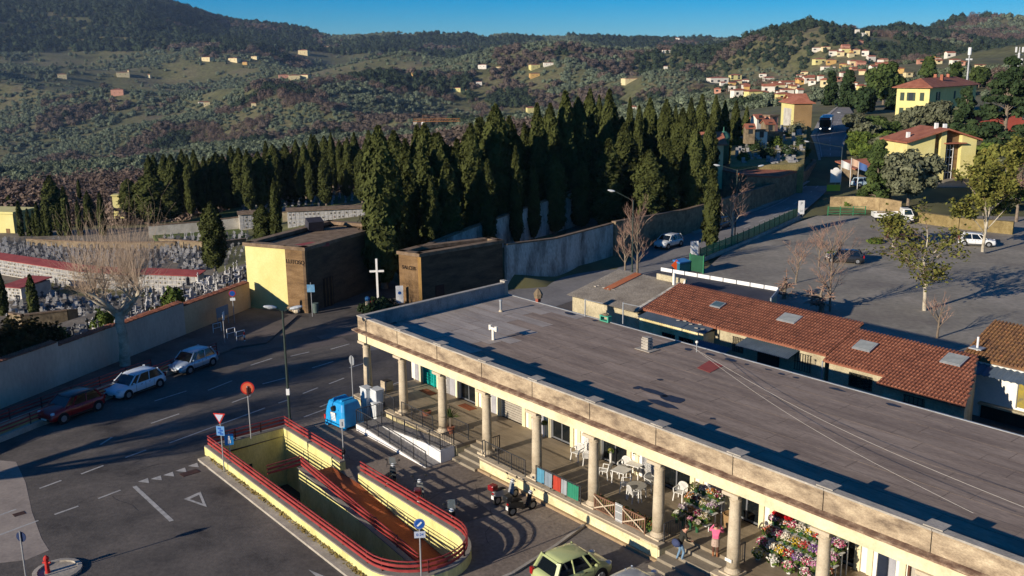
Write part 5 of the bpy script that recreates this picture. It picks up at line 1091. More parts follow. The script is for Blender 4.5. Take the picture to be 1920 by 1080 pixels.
# scooters
def scooter(label, loc, rz, c, top=None, screen=False, lean=.0):
    t = thing('scooter', label, 'motor scooter', loc, rz); t.rotation_euler = (lean, 0, rz); m = paint('sc_'+c, c)
    for x in (-.62, .66):
        w = MB().cyl((0, -.06, 0), (0, .06, 0), .26, .26, 16).build('wheel', M_tyre, t, (x, 0, .26)); MB().cyl((0, -.065, 0), (0, .065, 0), .15, .15, 12).build('rim', M_rim, w)
    MB().add([(-.85, -.1, .55), (-.3, -.17, .4), (.1, -.15, .3), (-.85, .1, .55), (-.3, .17, .4), (.1, .15, .3), (-.9, -.08, .82), (-.35, -.15, .78), (.0, -.12, .66), (-.9, .08, .82), (-.35, .15, .78), (0, .12, .66)],
        [(0,1,7,6),(1,2,8,7),(3,9,10,4),(4,10,11,5),(6,7,10,9),(7,8,11,10),(0,6,9,3),(2,5,11,8),(0,3,4,1),(1,4,5,2)]).build('tail_body', m, t, bevel=.03)
    MB().box(-.1, .42, -.15, .15, .26, .34).build('footboard', M_trim, t)
    MB().add([(.36, -.2, .3), (.5, -.16, .9), (.62, 0, .95), (.5, .16, .9), (.36, .2, .3), (.58, 0, .35)], [(0, 1, 2, 5), (5, 2, 3, 4), (1, 3, 2), (0, 4, 3, 1)]).build('front_shield', m, t)
    MB().cyl((.66, 0, .26), (.48, 0, 1.0), .035, .035, 8).build('fork', M_rim, t); MB().box(.5, .82, -.08, .08, .5, .55).build('mudguard', m, t)
    MB().add([(-.85, -.14, .83), (-.05, -.13, .76), (-.05, .13, .76), (-.85, .14, .83), (-.8, -.12, .93), (-.1, -.11, .84), (-.1, .11, .84), (-.8, .12, .93)], [(0,3,2,1),(4,5,6,7),(0,1,5,4),(1,2,6,5),(2,3,7,6),(3,0,4,7)]).build('seat', M_trim, t, bevel=.03)
    hb = MB().cyl((.44, -.34, 1.05), (.44, .34, 1.05), .022, .022, 7).build('handlebar', M_trim, t)
    for s in (-1, 1): MB().cyl((.45, s*.22, 1.05), (.48, s*.34, 1.28), .01, .01, 5).build('mirror_stalk', M_trim, hb); MB().ball((.48, s*.36, 1.31), .02, .09, .06, 8, 5).build('mirror', M_trim, hb)
    MB().ball((.52, 0, 1.0), .11, .13, .1, 9, 6).build('headlight', M_hl, t); MB().box(-.93, -.88, -.07, .07, .68, .76).build('taillight', M_tl, t); MB().box(-.96, -.94, -.09, .09, .42, .62).build('number_plate', M_plate, t)
    if top: MB().box(-1.12, -.72, -.2, .2, .94, 1.24).build('top_box', paint('tb_'+top, top), t, bevel=.05)
    if screen:
        MB().add([(.5, -.2, 1.02), (.5, .2, 1.02), (.38, .18, 1.5), (.38, -.18, 1.5)], [(0, 1, 2, 3)]).build('windscreen', mat('screen', [hx('6a7478')], rough=.1, alpha=.5), t)
    MB().bar((-.1, .0, .28), (-.15, .22, .02), .02, .02).build('stand', M_trim, t)
    return t
scooter('silver scooter with dark red top box nosed up to the terrace wall', LW(16.95, -1.95), RZ+PI/2+.1, '8c8e90', top='7c1c20')
scooter('black scooter with top box and white plate nosed up to the terrace wall', LW(18.5, -2.15), RZ+PI/2-.05, '1c1e20', top='242628', lean=.06)
scooter('black scooter with windscreen parked at the gap in the underpass wall', LW(11.4, -5.5), RZ+2.3, '24282c', screen=True)
scooter('pale chromed scooter with a red tail beside the red handrail', LW(14.2, -5.45), RZ+2.5, '6a6c6a', top='4c1618', lean=-.05)
scooter('dark scooter with upright windscreen near the curved end of the underpass', LW(17.2, -5.6), RZ-.6, '1c2022', screen=True)
# ================================================================== trees
M_bark = mat('bark_grey', [hx('5c5046'), hx('74685a'), hx('857868')], 2.5, .95, bump=.5, fine=.25, rand=.12)
M_plane = mat('bark_plane', [hx('7d7566'), hx('a59c8a'), hx('bdb4a2')], 1.6, .9, bump=.3, fine=.2)
M_twig = mat('twigs', [hx('5e4c40'), hx('7c6656'), hx('8c7664')], 2, .95, rand=.12)
M_twigp = mat('twigs_pink', [hx('7a5f52'), hx('957868'), hx('a68a78')], 2, .95, rand=.1)
ML_cyp = mat('leaf_cypress', [hx('31371c'), hx('434825'), hx('565a30')], .5, .9, rand=.16, fine=.3, spec=.1)
ML_con = mat('leaf_conifer', [hx('2c3a1e'), hx('3c4a26'), hx('505a30')], .5, .9, rand=.16, fine=.3, spec=.1)
ML_ced = mat('leaf_cedar', [hx('22301e'), hx('2f3e26'), hx('3e4a2c')], .5, .9, rand=.14, fine=.3, spec=.1)
ML_gry = mat('leaf_greygreen', [hx('474a38'), hx('5c5f49'), hx('6e705a')], .6, .9, rand=.15, fine=.3, spec=.1)
ML_lim = mat('leaf_lime', [hx('4e5226'), hx('666830'), hx('7c7438')], 1.2, .85, rand=.12, fine=.25, spec=.15)
ML_shr = mat('leaf_shrub', [hx('34421c'), hx('4a5a26'), hx('667030')], 1.0, .9, rand=.18, fine=.3, spec=.12)
ML_rsh = mat('leaf_darkshrub', [hx('2c2a18'), hx('3c3a20'), hx('54402a')], 1.0, .9, rand=.18, fine=.3, spec=.1)
def cyp_crown(seed, n=4200, ratio=.14, material=ML_cyp, fat=.35, size=.0145):
    """unit-height columnar crown; size is relative to the height"""
    r = np.random.default_rng(seed); t = r.uniform(0, 1, n)**.85; a = r.uniform(0, 2*PI, n)
    def R(t, a):
        p = np.minimum(1, (t+.02)/.16)**.6*np.where(t < fat, 1, np.maximum(0, 1-((t-fat)/(1-fat))**2.2))
        return ratio*p*(1+.16*np.sin(a*3+t*9+seed)+.12*np.sin(a*5-t*23+seed*2)+.08*np.sin(t*60+a*2))
    rad = R(t, a)*r.uniform(.82, 1.06, n); out = r.random(n) < .04; rad[out] *= 1.18
    C = np.stack([np.cos(a)*rad, np.sin(a)*rad, .05+t*.95], -1); N = np.stack([np.cos(a), np.sin(a), np.full(n, .25)], -1)
    core = MB(); prof = []
    for q in np.linspace(0, .97, 12): prof.append((max(.004, float(np.mean(R(np.full(40, q), np.linspace(0, 6.28, 40))))*.8), .05+q*.95))
    core.lathe(prof, 9)
    return leafcards('cypress_crown', C, N, size, material, r, core, up=.2)
CYP = [cyp_crown(s, 8500, ra, ML_cyp, fa) for s, ra, fa in ((1, .092, .45), (2, .115, .55), (3, .08, .4), (4, .13, .55), (5, .1, .35), (6, .085, .6), (7, .105, .5))]
CYPS = [cyp_crown(s, 2000, ra, ML_cyp, fa, .03) for s, ra, fa in ((11, .075, .5), (12, .09, .4))]
TRK = MB().lathe([(.02, 0), (.014, .04), (.012, .12)], 8).mesh('cypress_trunk', M_bark)
def cypress(px, ytop, ybase, Y, z=None, lab=None, grp=None, wid=1.0, kind=None, name='cypress_tree'):
    """crown top at image row ytop; base at ybase or at terrain level at depth Y"""
    b = AtY(px, ybase, Y); zb = z if z is not None else b.z; h = AtY(px, ytop, Y).z-zb
    t = thing(name, lab or 'dark green columnar cypress in the dense cemetery grove', 'cypress', (b.x, Y, zb), random.uniform(0, 6.28), grp or (None if lab else 'cypresses of the cemetery grove'))
    me = kind or random.choice(CYP); k = link('crown', me, t, None, 0, (h*wid, h*wid, h)); link('trunk', TRK, t, None, 0, (h*1.2, h*1.2, h)); return t
cypress(722, 238, 560, 95, .3, 'tallest broad cypress directly behind the white cross', wid=.9, kind=CYP[1])
for px, yt, Y, w in ((765, 262, 103, 1.0), (793, 275, 108, .95), (826, 250, 110, .9), (860, 262, 113, 1.15), (884, 240, 118, 1.1), (905, 222, 121, .95), (932, 198, 114, 1.0), (955, 240, 118, .9), (968, 275, 112, .75), (985, 232, 128, .8), (1008, 196, 124, .85), (1032, 195, 130, .85),
                      (1060, 172, 132, .95), (1083, 184, 134, .8), (1105, 168, 145, .6), (1140, 170, 140, .95), (1122, 180, 150, .6), (1170, 232, 132, 1.25), (1195, 200, 138, .7), (1178, 185, 152, .55), (1215, 185, 142, .65), (1245, 188, 140, .8), (1262, 200, 150, .6), (1275, 205, 134, .9), (1290, 185, 160, .8), (1310, 178, 165, .9),
                      (1335, 180, 170, .75), (1352, 190, 172, .8), (1372, 190, 176, .9), (1392, 200, 180, .7), (1300, 240, 128, .95), (1250, 262, 126, 1.2), (1215, 282, 124, 1.3), (1140, 262, 124, 1.5), (1325, 230, 134, .7), (840, 300, 104, 1.2), (1090, 300, 126, 1.1), (915, 300, 107, .9), (745, 300, 100, .9), (808, 330, 102, .8), (1000, 300, 116, .8), (1040, 290, 121, 1.0)):
    gx = AtY(px, 400, Y).x; cypress(px, yt, 400, Y, Tz(gx, Y)-.2, wid=w)
for px, yt, yb, w in ((698, 250, 360, .9), (690, 262, 372, .8), (668, 252, 350, .8), (655, 258, 352, .8), (640, 262, 350, .8), (612, 288, 385, 1.2), (596, 255, 372, .9), (575, 268, 372, .9), (557, 282, 390, 1.1), (540, 270, 372, 1.0), (522, 278, 378, .8), (505, 265, 375, .9), (490, 285, 392, 1.2), (470, 282, 396, 1.0), (455, 278, 388, 1.2), (440, 300, 398, 1.2),
                      (425, 290, 396, 1.0), (405, 295, 392, .9), (390, 295, 402, .9), (378, 300, 402, .9), (360, 290, 405, .9), (345, 300, 402, .9), (330, 290, 405, 1.0), (316, 290, 395, 1.0), (298, 292, 408, .9), (288, 292, 400, .9), (680, 280, 380, .9), (628, 275, 360, .8), (584, 300, 378, .9), (625, 250, 352, .7), (515, 300, 392, 1.0), (565, 305, 372, .9)):
    Y = random.uniform(160, 185); t = cypress(px, yt, yb, Y, None, 'dark cypress in the long belt at the back of the cemetery lawn', 'cypresses behind the cemetery lawn', wid=w*1.05)
for px, yt, yb in ((42, 378, 452), (57, 392, 450), (67, 395, 450), (76, 380, 454), (84, 400, 450), (94, 375, 452), (114, 382, 450), (129, 352, 452), (152, 376, 450), (195, 362, 448)):
    cypress(px, yt, yb, 150, None, 'thin young cypress in the row above the left grave field', 'thin cypresses above the left grave field', kind=random.choice(CYPS), wid=.8)
cypress(105, 330, 440, 172, None, 'pointed dark fir behind the row of thin cypresses', kind=CYP[4], wid=1.7, name='fir_tree'); cypress(20, 365, 400, 190, None, 'single dark cypress behind the yellow corner chapel', wid=1.6); cypress(150, 335, 375, 200, None, 'lone small cypress against the brown wood', wid=.9)
cypress(170, 358, 430, 168, None, 'broad cypress half hidden by the plane tree twigs', wid=1.0)
cypress(8, 500, 606, 104, None, 'small cypress cut by the left picture edge', wid=.9); cypress(66, 516, 604, 104, None, 'small slim cypress beside the stone retaining wall', kind=CYPS[1], wid=1.0)
cypress(404, 378, 508, 119, None, 'dense dark conifer standing alone among the crosses', kind=CYP[3], wid=1.15, name='conifer')
cypress(521, 335, 462, 112, None, 'tall slim cypress behind the gatehouse roof', wid=.75, kind=CYP[0]); cypress(495, 384, 458, 113, None, 'short fat cypress left of the slim one behind the gatehouse', wid=1.6, kind=CYP[3])
for k_, (x_, y_, h_) in enumerate(((-46.5, 46.5, 11), (-49, 54, 12))):
    t_ = thing('evergreen_tree', ('dense evergreen inside the cemetery wall just left of the picture', 'second dense evergreen further inside, left of the picture')[k_], 'tree', (x_, y_, 1.5)); link('crown', CYP[3], t_, None, 0, (h_*1.6, h_*1.6, h_)); link('trunk', TRK, t_, None, 0, (h_*1.2, h_*1.2, h_))
for q_ in range(46):                            # fill the belt and the grove behind the walls
    if q_ < 20: px_ = 290+q_*21+random.uniform(-8, 8); Y_ = random.uniform(172, 200); yt_ = 295-(px_-290)*.1+random.uniform(-14, 14); cypress(px_, yt_, yt_+105, Y_, None, 'dark cypress in the long belt at the back of the cemetery lawn', 'cypresses behind the cemetery lawn', wid=random.uniform(.85, 1.2))
    else: px_ = 745+(q_-20)*17+random.uniform(-9, 9); Y_ = random.uniform(110, 122)+max(0, px_-900)*.12; yt_ = 262-(px_-745)*.11+random.uniform(-25, 30); gx_ = AtY(px_, 400, Y_).x; cypress(px_, yt_, 400, Y_, Tz(gx_, Y_)-.2, wid=random.uniform(.8, 1.2))
g = onroad(1332, 470); cypress(1332, 320, 470, g.y, zr(g.y), 'slim lone cypress growing at the green roadside fence', wid=.95, kind=CYPS[1])
for px, yt, yb, Y, w, lab in ((288, 322, 420, 158, 2.1, 'round-topped evergreen at the left end of the cypress belt'), (245, 335, 400, 165, 1.8, 'bushy evergreen near the tiny yellow building'), (322, 345, 412, 158, 2.0, 'broad pale evergreen in the cypress belt')):
    cypress(px, yt, yb, Y, None, lab, kind=CYP[3], wid=w*1.0, name='evergreen_tree')
# -------------------------------------------------------------- branching trees
def skeleton(seed, h, trunk=.3, levels=4, spread=.6, up=.35, first=.3, n1=6, thick=.16, droop=0.0, ratio=.62, nch=(3, 5)):
    r = random.Random(seed); segs = []; tips = []
    def grow(p, d, L, rad, lev):
        n = 4 if lev == 0 else 3; q = p; rr0 = rad; pts = [p]
        for k in range(n):
            d = (d+Vector((r.uniform(-1, 1), r.uniform(-1, 1), r.uniform(-.5, .8)))*(.05 if lev == 0 else .16)+Vector((0, 0, up*.12-droop*lev*.05))).normalized()
            q2 = q+d*(L/n); r1 = rad*(1-(k+1)/n*(.45 if lev < levels else .8)); segs.append((q, q2, rr0, r1, lev)); q = q2; rr0 = r1; pts.append(q)
        if lev >= levels: tips.append((q, d)); return
        c = n1 if lev == 0 else r.randint(*nch)
        for k in range(c):
            f = r.uniform(first, 1) if lev == 0 else r.uniform(.3, 1); 
            if k == 0: f = 1
            i = min(int(f*n), n-1); s = pts[i].lerp(pts[i+1], f*n-i)
            az = r.uniform(0, 6.28) if lev else 2*PI*k/c+r.uniform(-.4, .4); side = Vector((math.cos(az), math.sin(az), 0)); side = (side-d*side.dot(d)).normalized()
            nd = (d*(1-spread)+side*spread+Vector((0, 0, up))).normalized() if k else (d+side*.25).normalized()
            grow(s, nd, L*ratio*r.uniform(.75, 1.15), max(.013, rr0*r.uniform(.5, .72) if lev else rad*.5*r.uniform(.6, 1)), lev+1)
    grow(Vector((0, 0, 0)), Vector((0, 0, 1)), h*trunk, thick, 0); return segs, tips
def bare_mesh(segs, hi=2):
    a = MB(); b = MB()
    for p, q, r0, r1, lev in segs:
        (a if lev <= hi-1 else b).cyl(p, q, r0, r1, 8 if lev == 0 else (5 if lev < 3 else 3), False)
    return a, b
def btree(name, label, loc, h, seed, grp=None, bark=M_bark, twig=M_twig, leaf=None, nl=0, ls=.12, sx=1.0, **kw):
    segs, tips = skeleton(seed, h, **kw); top = max(s[1].z for s in segs); k = h/top
    t = thing(name, label, 'tree', loc, 0, grp); a, b = bare_mesh(segs)
    s = (k*sx, k*sx, k)
    link('trunk', a.mesh('trunk', bark, True), t, None, 0, s); link('branches', b.mesh('branches', twig), t, None, 0, s)['kind'] = 'stuff'
    if leaf:
        r = np.random.default_rng(seed); T_ = np.array([tuple(p) for p, d in tips]); C = T_[r.integers(0, len(T_), nl)]+r.normal(0, .22, (nl, 3)); link('leaves', leafcards('leaves', C, np.tile([0, 0, 1.], (nl, 1)), ls, leaf, r), t, None, 0, s)
    return t
# pollarded plane tree on the left pavement
def pollard(name, label, loc, h, seed, grp=None):
    r = random.Random(seed); segs = []
    th = h*.36; q = Vector((0, 0, 0)); rad = .44
    for k in range(5): q2 = Vector((r.uniform(-.08, .08), r.uniform(-.08, .08), th*(k+1)/5)); segs.append((q, q2, rad, rad*.95, 0)); q = q2; rad *= .95
    def limb(p, d, L, rad, lev):
        n = 5
        for k in range(n):
            d = (d+Vector((r.uniform(-1, 1), r.uniform(-1, 1), r.uniform(-.6, .8)))*.24+Vector((0, 0, .03))).normalized(); p2 = p+d*L/n; segs.append((p, p2, rad, rad*.9, 1)); p = p2; rad *= .9
            if lev < 2 and k in (2, 3): side = Vector((r.uniform(-1, 1), r.uniform(-1, 1), .35)).normalized(); limb(p, (d*.6+side*.8).normalized(), L*.6, rad*.65, lev+1)
            if k >= 1:
                for _ in range(1+lev): shoot(p, rad)
        for _ in range(4): shoot(p, rad)
    def shoot(p, rad):
        d = Vector((r.uniform(-.6, .6), r.uniform(-.6, .6), r.uniform(-.2, 1.3))).normalized(); L = r.uniform(1.2, 4.9)*h/11; rr0 = .017
        for k in range(4):
            d = (d+Vector((r.uniform(-.2, .2), r.uniform(-.2, .2), .3))).normalized(); p2 = p+d*L/4; segs.append((p, p2, rr0, rr0*.65, 3)); p = p2; rr0 *= .65
            if r.random() < .3: e = (d+Vector((r.uniform(-.8, .8), r.uniform(-.8, .8), .2))).normalized(); segs.append((p, p+e*L*.28, rr0*.8, .005, 3))
    for k in range(7): az = 2*PI*k/7+r.uniform(-.3, .3); limb(Vector((0, 0, th*r.uniform(.88, 1))), Vector((math.cos(az), math.sin(az), r.uniform(.45, 1.4))).normalized(), h*.25*r.uniform(.75, 1.15), .2, 0)
    t = thing(name, label, 'tree', loc, 0, grp); a, b = bare_mesh(segs, 2); link('trunk', a.mesh('trunk', M_plane, True), t); link('shoots', b.mesh('shoots', mat('twigs_pale', [hx('84705e'), hx('a08c78'), hx('b29e88')], 2, .95)), t); return t
g = G(232, 690); plane0 = pollard('plane_tree', 'pollarded bare plane tree with mottled pale trunk in front of the cemetery wall', (g.x, g.y+.3, 0), 12.2, 5)
# the same row of street trees goes on beyond the left and lower edge of the picture
for k, (x, y, lab) in enumerate(((-36.5, 53.0, 'bare plane tree of the street row just left of the picture'), (-41.5, 41.0, 'second bare plane tree left of the picture'))):
    copy_tree(plane0, None, (x, y, 0), 1.3*k+.7, lab, 1.15 if k else .95)
bt = [(1195, 516, 362, 11, 'bare pinkish poplar behind the grey corrugated roof', dict(trunk=.62, levels=3, spread=.55, up=.38, first=.18, n1=20, thick=.13, ratio=.42, nch=(5, 7))), (1172, 508, 410, 12, 'smaller bare poplar left of the pinkish one', dict(trunk=.6, levels=3, spread=.55, up=.38, first=.2, n1=16, thick=.1, ratio=.42, nch=(5, 7))),
      (1372, 462, 318, 13, 'bare forked tree beside the double-armed street lamp', dict(trunk=.5, levels=4, spread=.6, up=.3, first=.6, n1=6, thick=.22))]
for px, yb, yt, s, lab, kw in bt:
    g = onroad(px, yb); btree('bare_tree', lab, (g.x, g.y, zr(g.y)), AtY(px, yt, g.y).z-zr(g.y), s, None, M_plane if s == 13 else M_bark, M_twigp, **kw)
for px, yb, yt, s, lab, kw, lf in ((1556, 584, 395, 21, 'tall bare young tree in the car park behind the tiled shed', dict(trunk=.72, levels=3, spread=.62, up=.25, first=.15, n1=24, thick=.12, ratio=.4, nch=(5, 7)), None), (1492, 530, 440, 22, 'small bare tree leaning in the car park', dict(trunk=.4, levels=4, spread=.55, up=.25, first=.3, n1=7, thick=.1), None),
        (1535, 500, 425, 23, 'bare sapling beside the dark car', dict(trunk=.4, levels=4, spread=.5, up=.3, n1=7, thick=.1), None), (1757, 634, 545, 24, 'small bare tree with spreading twigs behind the second tiled shed', dict(trunk=.35, levels=3, spread=.6, up=.35, first=.4, n1=7, thick=.09), None),
        (1733, 582, 385, 25, 'plane tree with sparse yellow-green leaves in the middle of the car park', dict(trunk=.45, levels=4, spread=.68, up=.18, first=.35, n1=9, thick=.19, ratio=.55), (2000, .13, ML_lim)), (1842, 472, 255, 26, 'plane tree with dense yellow-green leaves beside the white hatchback', dict(trunk=.5, levels=4, spread=.55, up=.3, first=.25, n1=12, thick=.19, ratio=.5), (12000, .16, ML_lim)),
        (1905, 420, 300, 27, 'grey leafless tree at the right edge of the car park', dict(trunk=.36, levels=4, spread=.5, up=.35, n1=7, thick=.2), None), (1675, 462, 405, 28, 'young leafy tree with lime leaves beside the low dark red car', dict(trunk=.3, levels=3, spread=.6, up=.3, n1=7, thick=.12), (900, .13, ML_lim))):
    g = G(px, yb, 0); g = Vector((g.x, g.y, zr(g.y)))
    if yb < 500: g = G(px, yb, .4)
    btree('plane_tree' if lf else 'bare_tree', lab, g, AtY(px, yt, g.y).z-g.z, s, None, M_plane if lf else M_bark, M_twigp if not lf else M_twig, leaf=lf[2] if lf else None, nl=lf[0] if lf else 0, ls=lf[1] if lf else 0, **kw)
for px, yb, yt, lab in ((1470, 560, 520, 'tangle of bare brush at the corner of the flat-roofed shed'), (1540, 585, 540, 'low bare brush behind the tiled shed roof')):
    g = G(px, yb, 0); btree('bare_bush', lab, g, 3.0, px, None, M_bark, M_twigp, trunk=.12, levels=3, spread=.8, up=.1, first=.1, n1=11, thick=.06, droop=1.0)
# -------------------------------------------------------------- leafy evergreens on the right
def clump_tree(name, label, loc, h, rad, seed, leaf, n=4200, style='round', ls=.3, grp=None):
    """trunk, limbs and leaf cards gathered in many clumps through the crown"""
    r = np.random.default_rng(seed); t = thing(name, label, 'tree', loc, 0, grp); tr = MB().lathe([(h*.03, 0), (h*.022, h*.2), (h*.006, h*.85)], 8)
    if style == 'cedar':
        m = 60; zc = r.uniform(.12, .97, m); rc = rad*(1-zc)**.7*r.uniform(.45, 1, m); a = r.uniform(0, 6.28, m); cc = np.stack([np.cos(a)*rc, np.sin(a)*rc, h*zc-.06*rc], -1); cs = np.stack([rad*.34*(1-zc*.6), rad*.34*(1-zc*.6), np.full(m, h*.028)], -1)
    elif style == 'cone':
        m = 55; zc = r.uniform(.05, .98, m); rc = rad*(1-zc)**.75*r.uniform(.3, .9, m); a = r.uniform(0, 6.28, m); cc = np.stack([np.cos(a)*rc, np.sin(a)*rc, h*zc], -1); cs = np.tile([rad*.26, rad*.26, h*.06], (m, 1))
    else:
        m = 42; d = unit(r.normal(0, 1, (m, 3))); cc = d*r.uniform(.35, .85, m)[:, None]*np.array([rad, rad, h*.38])+np.array([0, 0, h*.58]); cs = np.tile([rad*.3, rad*.3, h*.12], (m, 1))
    for c in cc: tr.cyl((0, 0, max(.1, float(c[2])*.8)), tuple(c), h*.006, h*.002, 4, False)
    i = r.integers(0, m, n); d = unit(r.normal(0, 1, (n, 3))); C = cc[i]+d*cs[i]*r.uniform(.55, 1.05, n)[:, None]
    link('trunk', tr.mesh('trunk', M_bark), t); link('crown', leafcards('crown', C, d, ls, leaf, r, None, up=.3), t); return t
def rt(name, label, px, yb, yt, wpx, seed, leaf, style='round', n=4200, ls=None, Y=None):
    g = hit(px, yb) if Y is None else AtY(px, yb, Y)
    h = AtY(px, yt, g.y).z-g.z; rad = wpx/2*g.y/CF; return clump_tree(name, label, g-Vector((0, 0, .2)), h, rad, seed, leaf, n, style, ls or max(.16, g.y*.0019))
rt('conifer', 'grey-green conifer behind the flatbed truck, nearest the chapel drive', 1702, 388, 272, 122, 41, ML_gry, 'round', 9000); rt('conifer', 'darker upright conifer left of it beside the flagpoles', 1642, 382, 262, 74, 42, ML_con, 'cone', 6500); rt('conifer', 'small dark conifer squeezed between flagpoles and chapel', 1668, 380, 285, 64, 47, ML_gry, 'round', 3000)
rt('olive_tree', 'broad grey-green holm oak in front of the big yellow house', 1755, 252, 186, 105, 43, ML_gry, 'round', 6000); rt('olive_tree', 'grey-green bush tree at the left foot of the big yellow house', 1700, 250, 205, 50, 44, ML_gry, 'round', 2600)
rt('cedar_tree', 'big spreading cedar right of the yellow houses', 1880, 285, 102, 130, 45, ML_ced, 'cedar', 9000); rt('cedar_tree', 'cedar standing in front of the yellow house facade', 1806, 258, 160, 66, 46, ML_ced, 'cedar', 5000); rt('cedar_tree', 'dark cedar at the right picture edge', 1925, 300, 135, 90, 60, ML_ced, 'cedar', 5000)
rt('pine_tree', 'tall dark pine left of the big yellow house', 1655, 205, 112, 72, 48, ML_con, 'round', 6000, None, 285); rt('pine_tree', 'dense dark evergreen at the road bend', 1617, 225, 160, 54, 49, ML_ced, 'round', 4200, None, 250); rt('pine_tree', 'dark evergreen behind the bus', 1588, 205, 132, 50, 50, ML_ced, 'cone', 3800); rt('pine_tree', 'slender dark evergreen left of the road top', 1556, 198, 135, 34, 51, ML_ced, 'cone', 2600); rt('pine_tree', 'narrow dark cypress-like tree against the yellow house', 1668, 222, 165, 26, 52, ML_ced, 'cone', 2400, None, 262)
rt('pine_tree', 'bright conifer above the big yellow house roof', 1738, 165, 108, 52, 53, ML_con, 'cone', 3000); rt('pine_tree', 'conifer right of it above the roof', 1790, 165, 118, 50, 54, ML_con, 'cone', 3000); rt('pine_tree', 'low conifer between roof and mast', 1835, 165, 125, 46, 57, ML_con, 'round', 2400)
rt('leafy_tree', 'yellow-green rounded tree right of the yellow chapel', 1862, 345, 262, 72, 55, ML_lim, 'round', 4500); rt('leafy_tree', 'grey-green tree at the lower right of the chapel', 1885, 360, 290, 60, 56, ML_gry, 'round', 3600)
rt('shrub', 'olive shrub on the bank right of the bus', 1620, 268, 225, 60, 58, ML_gry, 'round', 2600); rt('shrub', 'dense green shrub at the end of the brick red roof', 1497, 298, 268, 38, 61, ML_shr, 'round', 2600); rt('shrub', 'grey shrub beside the tall narrow house', 1470, 300, 250, 32, 62, ML_gry, 'round', 1800)
rt('shrub', 'green hedge mass below the chapel roof on the bank', 1612, 300, 262, 60, 63, ML_shr, 'round', 2600); rt('conifer', 'dark spruce in front of the low red-roofed chapel', 1385, 290, 232, 44, 64, ML_ced, 'cone', 3600)
for k_ in range(16):
    px_, yb_ = [(1612, 285), (1640, 262), (1665, 258), (1632, 245), (1660, 275), (1600, 250), (1650, 290), (1845, 375), (1880, 395), (1905, 380), (1865, 400), (1915, 330), (1850, 300), (1630, 310), (1810, 285), (1900, 312)][k_]
    rt('olive_tree', ['olive-green shrub tree on the bank between road and chapel, %s' % q for q in ('lowest left', 'upper middle', 'upper right', 'topmost', 'centre', 'at the road edge', 'next to the chapel eave')][k_] if k_ < 7 else ['grey shrub at the car park edge behind the leafy plane tree', 'second grey shrub at the right car park edge', 'bushy tree at the right picture edge above the bank', 'low green bush on the bank right of the plane tree', 'dense bush below the cedar at the right edge', 'bush between chapel and cedar', 'hedge bush left of the flagpoles', 'dark bush behind the chapel ridge', 'bush under the big cedar'][k_-7], px_, yb_, yb_-random.uniform(26, 44), random.uniform(36, 54), 500+k_, random.choice((ML_gry, ML_shr, ML_con)), 'round', 2200)
for px, yb, yt, w, lf, lab in ((1690, 315, 268, 40, ML_bare, 'bare tree against the yellow chapel gable'), (1712, 330, 280, 36, ML_bare, 'leafless shrub at the chapel entrance')): rt('bare_tree', lab, px, yb, yt, w, px, lf, 'round', 900, .2)
# shrubs by the cemetery wall
def shrub(label, g, rad, h, leaf, seed, n=1600, name='shrub', ls=.13): 
    r = np.random.default_rng(seed); d = unit(r.normal(0, 1, (n, 3))); d[:, 2] = np.abs(d[:, 2]); k = (1+.25*np.sin(d[:, 0]*6+seed)*np.cos(d[:, 1]*5))*r.uniform(.6, 1.05, n)
    C = d*k[:, None]*np.array([rad, rad, h]); t = thing(name, label, 'shrub', g); core = MB().ball((0, 0, h*.3), rad*.65, rad*.65, h*.45, 8, 6)
    link('foliage', leafcards('foliage', C, d, ls, leaf, r, core), t); MB().cyl((0, 0, -.1), (0, 0, h*.4), .06, .03, 6).build('stem', M_bark, t)
shrub('large dark red-green shrub inside the wall at the left edge', G(30, 668, 1.9), 2.6, 2.6, ML_rsh, 1, 4200); shrub('dark shrub beside the large one inside the left wall', G(72, 655, 1.9), 1.9, 2.0, ML_rsh, 2, 2600)
shrub('bright green palm-like shrub inside the wall right of the plane tree', G(325, 572, 1.9), .95, 1.5, ML_shr, 3, 1500); shrub('yellow-green shrub inside the wall left of the plane trunk', G(197, 612, 1.9), 1.0, 1.3, ML_shr, 4, 1300); shrub('small dry green shrub inside the wall further left', G(112, 640, 1.9), .8, 1.0, ML_shr, 5, 800); shrub('low dark bush right of the plane trunk inside the wall', G(292, 588, 1.9), .6, .6, ML_rsh, 6, 600)
shrub('clipped dark hedge around the foot of the white cross', G(712, 585), 1.7, 1.2, ML_ced, 7, 2200)
for k, (px, py, rd, lab) in enumerate(((1590, 392, 1.2, 'low shrub by the green gate'), (1720, 410, 1.5, 'yellow-green shrub right of the truck'), (1560, 470, .7, 'weed tuft around the post in the car park'), (1642, 450, 1.0, 'green weed mound in the car park'), (1600, 318, 1.3, 'shrub on the bank below the flagpoles'))):
    g = G(px, py, .6) if py > 390 else hit(px, py); shrub(lab, Vector((g.x, g.y, zr(g.y))), rd, rd*.5, ML_shr if k != 1 else ML_lim, 20+k, 900)
